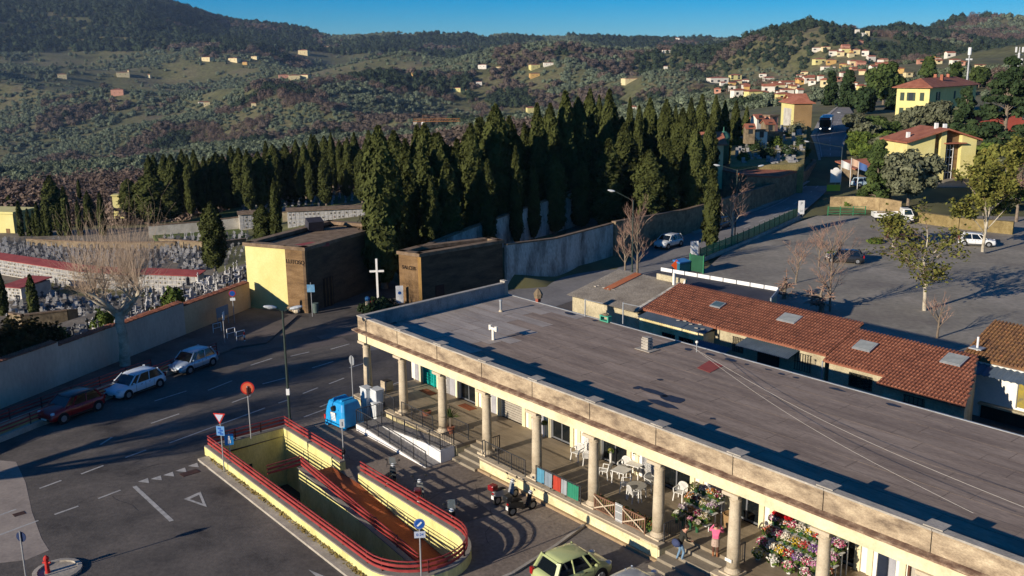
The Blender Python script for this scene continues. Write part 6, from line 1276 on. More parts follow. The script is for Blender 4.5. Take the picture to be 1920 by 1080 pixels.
# ================================================================== left pavement and its ramp
kA = G(0, 836); kB = G(428, 664); kdir = (kB-kA).normalized(); kn = Vector((-kdir.y, kdir.x, 0)); KL = (kB-kA).length
if kn.x > 0: kn = -kn
def KP(t, o, z=0.0): p = kA+kdir*t+kn*o; return Vector((p.x, p.y, z))
pv = [KP(-14, 3.0), KP(KL+2, 2.4), WALL1-wdir*1.0, Vector((-24.3, 88, 0)), WALL0]
MB().prism([tuple(KP(-16, .5).xy), tuple(KP(KL+1.5, .5).xy), (-20.3, 76.5), (-19.6, 85.2), (-24.6, 88.2), tuple(WALL0.xy)], .002, .13).build('pavement', mat('pavement_brown', [hx('4c443f'), hx('5e5550'), hx('6b615a')], .4, .9, bump=.2, fine=.15))
struct(bpy.data.objects['pavement.001'] if 'pavement.001' in bpy.data.objects else bpy.data.objects['pavement'])
lr = thing('street_ramp', 'long shallow pavement ramp with ochre floor and red handrails beside the parked cars', 'ramp')
def kbox(nm, t0, t1, o0, o1, z0, za, zb, m):
    P_ = [KP(t0, o0), KP(t1, o0), KP(t1, o1), KP(t0, o1)]
    MB().add([(p.x, p.y, z0) for p in P_]+[(P_[0].x, P_[0].y, za), (P_[1].x, P_[1].y, zb), (P_[2].x, P_[2].y, zb), (P_[3].x, P_[3].y, za)], [(0,1,2,3),(7,6,5,4),(0,4,5,1),(1,5,6,2),(2,6,7,3),(3,7,4,0)]).build(nm, m, lr)
M_ochre = mat('ochre_floor', [hx('b0824e'), hx('c4945a'), hx('cea066')], .8, .9, fine=.12)
kbox('ramp_floor', -12, KL-3, .75, 2.0, .0, .5, .18, M_ochre); kbox('kerb_wall', -12, KL-.5, .45, .74, 0, .42, .3, M_conc); kbox('back_kerb', -12, KL-6, 2.01, 2.25, 0, .78, .32, M_conc)
def krail(label, t0, t1, o, za, zb, n):
    t = thing('handrail', label, 'handrail')
    for zz, hh in ((.26, .1), (.5, .1), (.72, .04)): MB().bar(KP(t0, o, za+zz), KP(t1, o, zb+zz), .04, hh).build('rail', M_red, t)
    for k in range(n+1): p = KP(t0, o, za).lerp(KP(t1, o, zb), k/n); MB().box(p.x-.03, p.x+.03, p.y-.03, p.y+.03, p.z, p.z+.75).build('post', M_rpost, t)
krail('red handrail next to the parked cars along the left pavement ramp', -12, KL-.6, .6, .42, .3, 13); krail('red handrail on the wall side of the left pavement ramp', -12, KL-6, 2.13, .78, .32, 11)
g = G(422, 635); sp = signpost('pole_sign', 'pole with a narrow plate edge-on at the end of the left ramp', (G(422, 645).x, G(422, 645).y, .13), 2.6, 0); MB().box(-.25, .25, -.06, -.04, 1.9, 2.6).build('sign_plate', M_sw, sp)
g = G(440, 608); sp = signpost('no_parking_sign', 'round blue no parking sign with red rim by the cemetery wall', (g.x, g.y, .13), 2.9, -PI/2+.2); disc(sp, 2.7, .3, M_sr, M_sb); MB().box(-.22, .22, -.06, -.04, 2.05, 2.3).build('lower_plate', M_sw, sp)
g = G(432, 612); t = thing('notice_board', 'grey notice board on legs against the cemetery wall', 'board', (g.x-.6, g.y, .13), 1.2); MB().box(-.8, .8, -.03, .03, .8, 1.7).build('panel', M_back, t); MB().box(-.75, -.7, -.03, .03, 0, .8).build('leg', M_pole, t); MB().box(.7, .75, -.03, .03, 0, .8).build('leg', M_pole, t)
for k, (px, py) in enumerate(((408, 625), (434, 635), (452, 640))):
    g = G(px, py); t = thing('hoop_barrier', ('pale hoop barrier nearest the left ramp end', 'middle pale hoop barrier at the ramp end', 'pale hoop barrier beside the red-white post')[k], 'barrier', (g.x, g.y, .0), .9)
    for x in (-.4, .4): MB().cyl((x, 0, 0), (x, 0, .9), .03, .03, 7).build('post', M_sw, t)
    MB().cyl((-.4, 0, .9), (.4, 0, .9), .03, .03, 7).build('top_bar', M_sw, t); MB().cyl((-.4, 0, .5), (.4, 0, .5), .02, .02, 7).build('mid_bar', M_sw, t)
g = G(459, 642); t = thing('bollard', 'short red and white striped post at the street corner', 'bollard', g)
for k in range(4): MB().cyl((0, 0, k*.22), (0, 0, k*.22+.219), .07, .07, 10).build('band', M_sr if k % 2 else M_sw, t)
# ================================================================== sheds behind the arcade
M_shed = mat('shed_wall', [hx('8f866f'), hx('a59b80'), hx('b5ab90')], .7, .95, bump=.3, fine=.2)
M_moss = mat('mossy_tile', [hx('54402f'), hx('6f4f38'), hx('7c5c3a'), hx('8a5a40')], 2.2, .9, rand=.1, fine=.3)
M_corr = mat('corrugated_grey', [hx('5c5a58'), hx('74726e'), hx('82807c')], .8, .7, fine=.15); M_blue = mat('corrugated_blue', [hx('4c5a66'), hx('5e6c78')], .8, .55, metal=.2, fine=.1)
M_asb = mat('fibre_cement', [hx('7a7268'), hx('8c8478'), hx('9c9488')], .6, .95, fine=.25)
def tiles(u0, u1, wE, wR, zE, zR, m, parent, tw=.235, tl=.38, lead=None):
    """rows of barrel tiles from eave to ridge, real geometry joined in one part"""
    mb = MB(); nr = int(math.hypot(wR-wE, zR-zE)/tl)+1; nc = int((u1-u0)/tw); sl = (zR-zE)/(wR-wE)
    for j in range(nr):
        for i in range(nc):
            x = u0+tw*(i+.5)
            if lead and x > u1-lead*j/nr: continue
            wa = wE+(wR-wE)*j/nr; wb = wa+(wR-wE)/nr*1.12; za = zE+sl*(wa-wE)+.05+random.uniform(-.008, .012); zb = zE+sl*(wb-wE)+.015
            hw = tw*.38; hh = .075; dx = random.uniform(-.012, .012)
            p = [(-hw, 0), (-hw*.6, hh*.8), (hw*.6, hh*.8), (hw, 0)]
            mb.add([(x+dx+a, wa, za+b) for a, b in p]+[(x+dx*.5+a*.85, wb, zb+b) for a, b in p], [(0, 1, 5, 4), (1, 2, 6, 5), (2, 3, 7, 6), (0, 3, 2, 1)])
    o = mb.build('roof_tiles', m, parent); o['kind'] = 'stuff'
    u2 = u1-(lead or 0)
    MB().add([(u0, wE, zE-.12), (u1, wE, zE-.12), (u2, wR, zR-.12), (u0, wR, zR-.12), (u0, wE, zE), (u1, wE, zE), (u2, wR, zR), (u0, wR, zR)], [(0,3,2,1),(4,5,6,7),(0,1,5,4),(1,2,6,5),(2,3,7,6),(3,0,4,7)]).build('roof_deck', m, parent)
def skylight(t, c, su, sw, wE, wR, zE, zR, m):
    sl = math.atan2(zR-zE, wR-wE); z = zE+(zR-zE)*(c[1]-wE)/(wR-wE)+.16; s = MB().cbox((0, 0, 0), su, sw, .08, 0, sl).build('skylight', M_zinc, t, (c[0], c[1], z)); MB().cbox((0, -.0, .05), su-.16, sw-.16, .03, 0, sl).build('pane', m, s)
M_sky1 = mat('wired_glass', [hx('7c7f7c'), hx('929692')], 2, .25, spec=.5)
def bars(t, u0, u1, z0, z1, w, n): 
    f = MB().box(u0, u1, w+.02, w+.05, z0, z1).build('window', M_glass, t); mb = MB()
    for k in range(n): x = u0+(u1-u0)*(k+.5)/n; mb.box(x-.015, x+.015, w-.05, w-.02, z0, z1)
    for z in (z0, (z0+z1)/2, z1): mb.box(u0, u1, w-.045, w-.025, z-.015, z+.015)
    mb.build('bars', M_black, f)
s1 = thing('tiled_shed', 'long shed with terracotta tile roof and two skylights behind the arcade', 'shed', LW(0, 0), RZ)
MB().box(2.7, 18.6, 24.3, 28.2, 0, 3.05).build('wall', M_shed, s1); MB().add([(2.7, 28.21, 0), (18.6, 28.21, 0), (18.6, 28.5, 0), (2.7, 28.5, 0), (2.7, 28.21, 4.45), (18.6, 28.21, 4.45), (18.6, 28.5, 4.45), (2.7, 28.5, 4.45)], [(0,3,2,1),(4,5,6,7),(0,1,5,4),(1,2,6,5),(2,3,7,6),(3,0,4,7)]).build('rear_wall', M_shed, s1)
MB().add([(18.5, 24.3, 3.05), (18.5, 28.2, 3.05), (18.5, 28.2, 4.4), (18.62, 24.3, 3.05), (18.62, 28.2, 3.05), (18.62, 28.2, 4.4)], [(0, 2, 1), (3, 4, 5), (0, 3, 5, 2), (1, 2, 5, 4)]).build('gable', M_shed, s1)
tiles(2.2, 18.9, 23.9, 28.3, 3.15, 4.55, M_tile, s1); skylight(s1, loc(1346, 569, 4.2), 1.0, .8, 23.9, 28.3, 3.15, 4.55, mat('sky_glass', [hx('3c5058'), hx('4c6068')], 2, .15)); skylight(s1, loc(1480, 602, 4.0), 1.5, 1.1, 23.9, 28.3, 3.15, 4.55, M_sky1)
bars(s1, 10.9, 11.9, 1.6, 2.7, 24.28, 6); bars(s1, 16.2, 17.6, 1.5, 2.7, 24.28, 7); MB().box(13.2, 15.0, 24.2, 24.29, 0, 2.4).build('door', M_dark, s1)
def corr(t, u0, u1, w0, w1, z0, z1, m, pitch=.18, amp=.035, nm='corrugated_roof'):
    mb = MB(); n = int((u1-u0)/pitch)*4; vs = []
    for i in range(n+1): x = u0+(u1-u0)*i/n; a = amp*math.sin(2*PI*i/4); vs += [(x, w0, z0+a), (x, w1, z1+a)]
    mb.add(vs, [(2*i, 2*i+2, 2*i+3, 2*i+1) for i in range(n)]); o = mb.build(nm, m, t); md = o.modifiers.new('s', 'SOLIDIFY'); md.thickness = .015; return o
corr(s1, 12.2, 16.6, 22.9, 24.25, 2.55, 2.9, M_blue, nm='awning')
lt_ = thing('lean_to', 'small cream lean-to with barred windows and a battered tin roof', 'shed', LW(0, 0), RZ)
MB().box(2.9, 9.3, 22.9, 24.2, 0, 2.75).build('wall', mat('lean_cream', [hx('a89868'), hx('c6b888'), hx('d6caa0')], .8, .95, fine=.15), lt_); corr(lt_, 2.8, 9.45, 22.75, 24.6, 2.82, 3.2, M_blue)
bars(lt_, 5.3, 6.6, 1.1, 2.1, 22.87, 7); bars(lt_, 7.0, 8.4, 1.1, 2.1, 22.87, 7)
for k in range(10): x = random.uniform(3, 9.3); w = random.uniform(23, 24.4); MB().cbox((x, w, 2.95+(w-22.75)*.2), .25, .12, .06, random.random()).build('loose_stone', M_conc, lt_)
corr(lt_, 9.0, 12.0, 21.4, 22.8, 1.9, 2.3, M_blue, nm='side_awning')
gs = thing('grey_shed', 'old shed with mossy grey corrugated fibre-cement roof and one orange sheet', 'shed', LW(0, 0), RZ)
MB().prism([(-5.8, 23.8), (2.6, 23.8), (2.2, 29.4), (-5.4, 29.4)], 0, 2.7).build('wall', M_shed, gs); corr(gs, -6.0, 2.0, 23.3, 29.6, 2.95, 4.25, M_asb, .2, .04); corr(gs, -3.9, -3.1, 25.6, 29.5, 3.5, 4.32, mat('orange_sheet', [hx('96583a'), hx('a8694a')], 1.5, .9, fine=.2), .2, .04, 'orange_sheet')
MB().add([(2.0, 23.3, 3.0), (2.3, 23.3, 3.0), (2.3, 28.4, 4.4), (2.0, 28.4, 4.4), (2.0, 23.3, 3.2), (2.3, 23.3, 3.2), (2.3, 28.4, 4.6), (2.0, 28.4, 4.6)], [(0,3,2,1),(4,5,6,7),(0,1,5,4),(1,2,6,5),(2,3,7,6),(3,0,4,7)]).build('party_wall', M_stain, gs)
MB().box(-1.2, 2.0, 29.3, 29.5, 4.2, 4.7).build('rear_parapet', M_shed, gs); MB().box(1.2, 1.4, 28.6, 28.8, 4.2, 5.2).build('chimney', M_wall, gs)
for k in range(8): MB().cbox((random.uniform(-5.4, -2.5), random.uniform(25.2, 26.2), 3.5), .25, .18, .08, random.random()).build('loose_stone', M_conc, gs)
fs = thing('flat_shed', 'flat-roofed shed with dark felt and a white edge board behind the tiled shed', 'shed', LW(0, 0), RZ)
MB().prism([(-5.9, 33.6), (-6.3, 35.6), (5.7, 36.8), (7.2, 33.9)], 0, 3.0).build('wall', M_shed, fs); MB().prism([(-6.4, 28.9), (-6.6, 35.7), (5.8, 36.9), (7.4, 33.6), (7.0, 28.8)], 3.003, 3.15).build('roof', mat('dark_felt', [hx('34343a'), hx('44444a')], .7, .8, fine=.15), fs)
n = 9
for k in range(n):
    a = Vector((-6.5, 35.75, 3.3)).lerp(Vector((5.8, 36.95, 3.3)), k/n); b = Vector((-6.5, 35.75, 3.3)).lerp(Vector((5.8, 36.95, 3.3)), (k+.93)/n); MB().bar(a, b, .06, .36).build('edge_board', M_sw, fs)
MB().bar((5.8, 36.9, 3.25), (7.4, 33.6, 3.25), .1, .3).build('end_board', M_zinc, fs)
for s in (-.3, .3): MB().bar((1.9+s, 29.0, 3.1), (1.9, 29.3, 4.6), .08, .08).build('aerial_frame', M_sw, fs)
s2 = thing('tiled_shed', 'lower shed with terracotta tile roof in two steps and two skylights', 'shed', LW(0, 0), RZ)
MB().box(19.1, 23.6, 24.0, 27.2, 0, 2.85).build('wall', M_shed, s2); MB().prism([(23.601, 22.9), (28.8, 22.9), (27.3, 27.2), (23.601, 27.2)], 0, 2.8).build('wall', M_shed, s2); MB().box(19.1, 27.2, 27.21, 27.5, 0, 4.2).build('rear_wall', M_shed, s2)
tiles(19.0, 23.5, 23.4, 27.4, 2.95, 4.3, M_tile, s2); tiles(23.5, 29.1, 22.3, 27.4, 2.75, 4.28, M_tile, s2, lead=1.9)
skylight(s2, loc(1622, 650, 3.8), 1.3, 1.1, 23.4, 27.4, 2.95, 4.3, M_sky1); skylight(s2, loc(1789, 680, 3.9), 1.3, 1.2, 22.3, 27.4, 2.75, 4.28, M_sky1)
bars(s2, 20.6, 22.3, 1.5, 2.4, 23.98, 5); bars(s2, 25, 26.4, 1.4, 2.3, 22.88, 5); MB().cyl((19.05, 23.3, 0), (19.05, 23.3, 2.9), .05, .05, 7).build('downpipe', M_zinc, s2)
s3 = thing('workshop', 'white workshop with mossy tile roof, blue tin awning and yellow window at right edge', 'building', LW(0, -.6), RZ)
MB().box(26.3, 40, 29.3, 33.3, 0, 3.55).build('wall', mat('workshop_white', [hx('d4d0c6'), hx('e4e1d8')], .8, .9, fine=.06), s3); tiles(25.6, 34.5, 29.2, 33.4, 3.75, 5.3, M_moss, s3)
corr(s3, 26.2, 33.5, 28.0, 29.28, 3.15, 3.5, M_blue, .4, .04, 'awning')
wd = MB().box(29.3, 31.2, 29.23, 29.29, 1.25, 2.9).build('window', mat('window_yellow', [hx('6a6450'), hx('8a7c40'), hx('a08c34')], 2.5, .3), s3); MB().box(30.22, 30.28, 29.18, 29.229, 1.25, 2.9).build('window_bar', M_alu, wd); 
for x in (29.27, 31.17): MB().box(x, x+.06, 29.18, 29.229, 1.2, 2.95).build('window_frame', M_alu, wd)
MB().box(27.2, 40, 29.2, 29.29, 0, .9).build('lower_opening', M_dark, s3); MB().box(27.1, 40, 28.9, 29.28, .92, 1.05).build('ledge', M_shed, s3)
MB().cyl((26.25, 29.1, 1.5), (26.25, 29.1, 3.5), .06, .06, 7).build('downpipe', M_sw, s3); u_, w_ = loc(1841, 648, 4.3); MB().cyl((u_, w_, 4.1), (u_, w_, 5.0), .07, .07, 8).build('flue', M_sw, s3); MB().box(u_-.4, u_+.4, w_-.35, w_+.35, 4.22, 4.3).build('flue_flashing', M_zinc, s3)
MB().prism([(-6.6, 13.4), (UE, 13.4), (UE, 22.5), (-6.6, 22.5)], .0042, .03).build('back_yard', mat('yard_ground', [hx('3c3a36'), hx('4c4944')], .5, .9, fine=.2)); struct(bpy.data.objects['back_yard']); bpy.data.objects['back_yard'].location = LW(0, 0); bpy.data.objects['back_yard'].rotation_euler = (0, 0, RZ)
# ================================================================== car park furniture
M_gf = mat('green_mesh', [hx('2a6e4a'), hx('358058')], 2, .6); fc = thing('mesh_fence', 'green mesh fence between the road and the car park', 'fence')
fp = [onroad(1312, 488), onroad(1400, 452), onroad(1495, 408)]; n = 18; fps = resample(fp, n+1)
for k in range(n):
    a, b = fps[k], fps[k+1]; p = MB(); d = (b-a)
    for j in range(7): z = .1+j*.19; p.bar(a+Vector((0, 0, z)), b+Vector((0, 0, z)), .02, .165)
    p.build('mesh_panel', M_gf, fc); MB().box(a.x-.04, a.x+.04, a.y-.04, a.y+.04, a.z, a.z+1.5).build('post', mat('fence_post', [hx('16382a')], rough=.6), fc)
wallthing('low_kerb_wall', 'low concrete kerb wall under the green mesh fence', [p+Vector((.35, -.25, 0)) for p in fp], [p.z-.1 for p in fp], [p.z+.3 for p in fp], .25, M_conc)
for (px, py, yt, lab) in ((1301, 490, 452, 'white parking sign board with a P near the green gate panel'), (1501, 410, 376, 'white parking sign board with a P at the far end of the fence')):
    g = onroad(px, py); t = thing('parking_sign', lab, 'sign', g, .15); h_ = AtY(px, yt, g.y).z-g.z
    for s in (-.3, .3): MB().box(s-.04, s+.04, -.03, .03, 0, h_).build('post', M_pole, t)
    pl = MB().box(-.45, .45, -.08, -.03, h_-1.9, h_).build('board', M_sw, t); o = link('lettering', text_mesh('P', .7, M_back, .005), pl, (0, -.09, h_-.45)); o.rotation_euler = (PI/2, 0, 0); o = link('lettering', text_mesh('Lit', .4, M_back, .005), pl, (0, -.09, h_-1.4)); o.rotation_euler = (PI/2, 0, 0)
g = onroad(1300, 512); t = thing('green_gate', 'solid dark green gate panel standing open beside the waste bins', 'gate', g+Vector((.4, .3, 0)), -.9); MB().box(-.9, .9, -.04, .04, .1, 1.9).build('panel', mat('gate_green', [hx('12402c'), hx('1c5038')], 1, .6), t); MB().box(.9, 1.0, -.06, .06, 0, 2).build('post', M_gf, t); MB().box(-1.0, -.9, -.06, .06, 0, 2).build('post', M_gf, t)
g = onroad(1278, 510); t = thing('waste_bin', 'blue lidded waste container behind the flat-roofed shed', 'bin', g, .6); MB().box(-.8, .8, -.5, .5, .1, 1.1).build('body', mat('bin_bluegreen', [hx('1c5a6c')], rough=.5), t); MB().cbox((0, 0, 1.2), 1.7, 1.1, .15, 0, .15).build('lid', mat('lid_blue', [hx('3a78b4')], rough=.4), t)
g = onroad(1268, 512); t = thing('roadwork_sign', 'orange diamond-shaped sign leaning beside the blue container', 'sign', g, .2); MB().cbox((0, 0, .85), .85, .05, .85, 0, 0, PI/4).build('sign_plate', mat('sign_orange', [hx('d0501c')], rough=.5), t); MB().box(-.4, .4, .05, .1, 0, .5).build('stand', M_black, t)
g = onroad(1587, 404); t = thing('green_gate', 'long low green tubular gate at the far car park entrance', 'gate', g, -.03)
for z in (.25, .6, .95, 1.2): MB().bar((-2.6, 0, z), (2.6, 0, z), .04, .06).build('bar', M_gf, t)
for x in (-2.6, -.9, .9, 2.6): MB().box(x-.05, x+.05, -.05, .05, 0, 1.3).build('post', M_gf, t)
wallthing('rubble_wall', 'low rubble retaining wall below the flagpoles at the road bend', [onroad(1556, 384), onroad(1600, 386), onroad(1650, 392), onroad(1690, 396)], [zr(onroad(1600, 386).y)-.6]*4, [zr(onroad(1600, 386).y)+1.2, zr(onroad(1600, 386).y)+1.4, zr(onroad(1600, 386).y)+1.5, zr(onroad(1600, 386).y)+1.2], .5, mat('tan_rubble', [hx('75654a'), hx('917d5d'), hx('a8946e')], 1.2, .95, bump=.6, fine=.3), None)
wallthing('bank_wall', 'dry grassy bank wall behind the car park right of the truck', [G(1712, 412, 1.0), G(1800, 422, 1.0), G(1900, 430, 1.0)], .2, [2.2, 2.0, 2.0], .8, mat('dry_bank', [hx('6a5c3c'), hx('7e6e48'), hx('8e7e58')], 1.5, .95, bump=.5, fine=.35), None)
for k, (px, yb, yt, c) in enumerate(((1575, 352, 300, 'd8d8d4'), (1593, 350, 296, 'c8a890'), (1607, 356, 303, '4c6aa0'))):
    g = hit(px, yb); h_ = AtY(px, yt, g.y).z-g.z; t = thing('flagpole', ('flagpole with a white flag at the chapel drive', 'flagpole with a furled pale flag', 'flagpole with a blue flag nearest the conifers')[k], 'flagpole', g); MB().cyl((0, 0, 0), (0, 0, h_), .06, .04, 7).build('pole', M_sw, t)
    mb = MB(); 
    for i in range(6): mb.quad((.05+i*.22, .06*math.sin(i), h_-1.2-.08*i), (.27+i*.22, .06*math.sin(i+1), h_-1.28-.08*i), (.27+i*.22, .06*math.sin(i+1), h_-.15-.1*i), (.05+i*.22, .06*math.sin(i), h_-.05-.1*i))
    mb.build('flag', mat('flag_'+c, [hx(c)], rough=.8), t)
g = hit(1566, 350); t = thing('shrine_sign', 'white scroll-topped signboard beside the uphill road', 'sign', g); MB().box(-.9, .9, -.05, .05, .5, 2.6).build('board', M_sw, t); MB().ball((0, 0, 2.6), .5, .06, .35, 10, 6).build('crest', M_sw, t); MB().box(-.05, .05, .05, .12, 0, .5).build('leg', M_pole, t)
g = hit(1559, 362); t = thing('banner', 'small yellow banner on the rubble wall at the bend', 'banner', g+Vector((0, -.8, .3)), .1); MB().box(-1.1, 1.1, -.04, .04, .0, 1.0).build('panel', mat('banner_yellow', [hx('d8c83c')], rough=.6), t)
# ================================================================== houses
M_roof = mat('roof_terracotta', [hx('86503e'), hx('985e48'), hx('a66c54')], .6, .9, rand=.12, fine=.2)
HM = {'y': M_yel, 'w': mat('house_white', [hx('cfc8b8'), hx('ddd7c9')], .5, .9, rand=.08), 'c': mat('house_cream', [hx('cbb98c'), hx('d8c89c')], .5, .9, rand=.08), 'o': mat('house_ochre', [hx('c09a5a'), hx('cda868')], .5, .9, rand=.08), 'r': mat('house_rose', [hx('b4806a'), hx('c0907a')], .5, .9, rand=.08), 's': M_stone, 'e': mat('house_red', [hx('8c4034'), hx('98493c')], .5, .9)}
M_shut = mat('shutter_green', [hx('2c3a2e'), hx('38463a')], 2, .7); M_win = mat('window_dark', [hx('2a3034')], rough=.2, spec=.5)
def house(name, label, g, rz, w, d, h, m, roof='hip', rh=1.6, wins=(), grp=None, sink=2.5, eave=.5):
    """front faces local -Y; wins: (side, x, z, width, height, shuttered)"""
    t = thing(name, label, 'house', g, rz, grp); MB().box(-w/2, w/2, -d/2, d/2, -sink, h).build('wall', HM.get(m, m), t)
    e = eave
    if roof == 'hip':
        k = min(w, d)/2; A_ = (-w/2+k if w > d else 0, -d/2+k if d > w else 0); vs = [(-w/2-e, -d/2-e, h+.003), (w/2+e, -d/2-e, h+.003), (w/2+e, d/2+e, h+.003), (-w/2-e, d/2+e, h+.003), (-w/2-e, -d/2-e, h+.15), (w/2+e, -d/2-e, h+.15), (w/2+e, d/2+e, h+.15), (-w/2-e, d/2+e, h+.15)]
        if w >= d: vs += [(-w/2+k, 0, h+rh), (w/2-k+.01, 0, h+rh)]; fs = [(0,3,2,1),(0,1,5,4),(1,2,6,5),(2,3,7,6),(3,0,4,7),(4,5,9,8),(6,7,8,9),(5,6,9),(7,4,8)]
        else: vs += [(0, -d/2+k, h+rh), (0, d/2-k+.01, h+rh)]; fs = [(0,3,2,1),(0,1,5,4),(1,2,6,5),(2,3,7,6),(3,0,4,7),(4,5,8),(6,7,9),(5,6,9,8),(7,4,8,9)]
        MB().add(vs, fs).build('roof', M_roof, t)
    elif roof == 'gable':                       # ridge along X
        MB().add([(-w/2-e, -d/2-e, h-.1), (w/2+e, -d/2-e, h-.1), (w/2+e, 0, h+rh), (-w/2-e, 0, h+rh), (w/2+e, d/2+e, h-.1), (-w/2-e, d/2+e, h-.1), (-w/2-e, -d/2-e, h+.06), (w/2+e, -d/2-e, h+.06), (w/2+e, 0, h+rh+.16), (-w/2-e, 0, h+rh+.16), (w/2+e, d/2+e, h+.06), (-w/2-e, d/2+e, h+.06)],
            [(0,3,2,1),(3,5,4,2),(6,7,8,9),(9,8,10,11),(0,1,7,6),(4,5,11,10),(1,2,8,7),(2,4,10,8),(3,0,6,9),(5,3,9,11)]).build('roof', M_roof, t)
        for s in (-1, 1): MB().add([(s*(w/2-.01), -d/2, h), (s*(w/2-.01), d/2, h), (s*(w/2-.01), 0, h+rh-.02)], [(0, 1, 2) if s > 0 else (0, 2, 1)]).build('gable', HM.get(m, m), t)
    else: MB().box(-w/2-.15, w/2+.15, -d/2-.15, d/2+.15, h+.003, h+.3).build('roof', M_cap, t)
    for side, x, z, ww, hh, sh in wins:
        if side == 'f': b = (x-ww/2, x+ww/2, -d/2-.06, -d/2-.001, z, z+hh)
        elif side == 'r': b = (w/2+.001, w/2+.06, x-ww/2, x+ww/2, z, z+hh)
        else: b = (-w/2-.06, -w/2-.001, x-ww/2, x+ww/2, z, z+hh)
        f = MB().box(*b).build('window', M_win if sh != 2 else M_shut, t)
        if sh == 1 and side == 'f':
            for s in (-1, 1): MB().box(x+s*ww*.75-ww*.24, x+s*ww*.75+ww*.24, -d/2-.12, -d/2-.002, z, z+hh).build('shutter', M_shut, f)
        if sh == 1 and side == 'r':
            for s in (-1, 1): MB().box(w/2+.002, w/2+.12, x+s*ww*.75-ww*.24, x+s*ww*.75+ww*.24, z, z+hh).build('shutter', M_shut, f)
    HOUSES.extend([(g[0]*k_, g[1]*k_, max(w, d)*.62+3) for k_ in ((1, .985, .965, .94) if g[1] > 300 else (1,))]); return t
# big yellow villa
g = hit(1690, 240); Y = 236
cL = AtY(1682, 166, Y); cC = AtY(1744, 165, Y-5.5); cR = AtY(1868, 165, Y+12)
wF = (cC-cL).length; dR = (cR-cC).xy.length; rzv = math.atan2((cC-cL).y, (cC-cL).x); hv = 11.0; zb = cC.z-hv
fx_ = Vector((math.cos(rzv), math.sin(rzv), 0)); fy_ = Vector((-math.sin(rzv), math.cos(rzv), 0)); cen = cL.lerp(cC, .5)+fy_*dR/2
v = house('villa', 'big three-storey yellow villa with green shutters and red hipped roof', (cen.x, cen.y, zb), rzv, wF, dR, hv, 'y', 'hip', 2.2, [('f', x, z, 1.0, 1.9, s) for z in (8.0, 4.4, 1.0) for x, s in ((-wF*.32, 2), (-wF*.05, 1), (wF*.28, 2))]+[('r', x, z, 1.1, 1.9, 1 if i == 0 else 2) for z in (8.0, 4.4, 1.0) for i, x in enumerate((-dR*.33, dR*.02, dR*.32))], eave=.9)
for x, y in ((-2, 3), (1.5, -2), (0, 6)): MB().box(x-.35, x+.35, y-.3, y+.3, hv+.6, hv+2.9).build('chimney', M_roof, v)
# yellow chapel with tall glazed front
Y = 160; gl = AtY(1682, 330, Y); cp = thing('chapel', 'modern yellow chapel with asymmetric gable and tall recessed glass front', 'building', (AtY(1757, 330, Y).x, Y, Tz(AtY(1757, 330, Y).x, Y)), .1); zc = cp.location.z
W1 = AtY(1832, 300, Y).x-cp.location.x; W0 = AtY(1696, 300, Y).x-cp.location.x; apx = AtY(1775, 240, Y).x-cp.location.x; za = AtY(1775, 243, Y).z-zc; zl = AtY(1682, 266, Y).z-zc; zr_ = AtY(1832, 262, Y).z-zc
ga, gb = AtY(1772, 300, Y).x-cp.location.x, AtY(1803, 300, Y).x-cp.location.x; sp0, sp1 = AtY(1750, 300, Y).x-cp.location.x, AtY(1762, 300, Y).x-cp.location.x
def roofz(x): return zl+(za-zl)*(x-W0)/(apx-W0) if x < apx else za+(zr_-za)*(x-apx)/(W1-apx)
for x0, x1, m, y0 in ((W0, sp0, M_yel, 0), (sp0, sp1, M_brown, .9), (sp1, ga, M_yel, 0), (ga, gb, M_brown, 1.0), (gb, W1, M_yel, 0)):
    MB().add([(x0, y0, -2), (x1, y0, -2), (x1, 8, -2), (x0, 8, -2), (x0, y0, roofz(x0)-.05), (x1, y0, roofz(x1)-.05), (x1, 8, roofz(x1)-.05), (x0, 8, roofz(x0)-.05)], [(0,3,2,1),(4,5,6,7),(0,1,5,4),(1,2,6,5),(2,3,7,6),(3,0,4,7)]).build('wall', m, cp)
for x0, x1 in ((W0-.6, apx), (apx, W1+.5)): MB().add([(x0, -.9, roofz(x0)), (x1, -.9, roofz(x1)), (x1, 8.5, roofz(x1)), (x0, 8.5, roofz(x0)), (x0, -.9, roofz(x0)+.25), (x1, -.9, roofz(x1)+.25), (x1, 8.5, roofz(x1)+.25), (x0, 8.5, roofz(x0)+.25)], [(0,3,2,1),(4,5,6,7),(0,1,5,4),(1,2,6,5),(2,3,7,6),(3,0,4,7)]).build('roof', M_roof, cp)
gw = MB().box(ga+.15, ga+(gb-ga)*.62, .9, .98, 0, roofz(gb)-1.6).build('window', M_glass, cp)
for k in range(4): MB().box(ga+.12+k*(gb-ga)*.6/3, ga+.2+k*(gb-ga)*.6/3, .82, .9, 0, roofz(gb)-1.6).build('mullion', M_sw, gw)
for k in range(5): MB().box(ga+.12, ga+(gb-ga)*.63, .83, .89, k*1.25, k*1.25+.08).build('transom', M_sw, gw)
for z in (.6, 3.6): MB().box(sp0+.1, sp1-.1, .82, .895, z, z+1.7).build('window', M_win, cp)
MB().box(ga-.4, gb+.5, -.7, .9, roofz(gb)-1.4, roofz(gb)-1.25).build('canopy', M_roof, cp); HOUSES.append((cp.location.x, Y+6, 14))
for k, x in enumerate((W0+1.2, apx-.5, apx+1)): MB().box(x-.25, x+.25, 2, 2.5, roofz(x), roofz(x)+1.1).build('chimney', M_sw, cp)
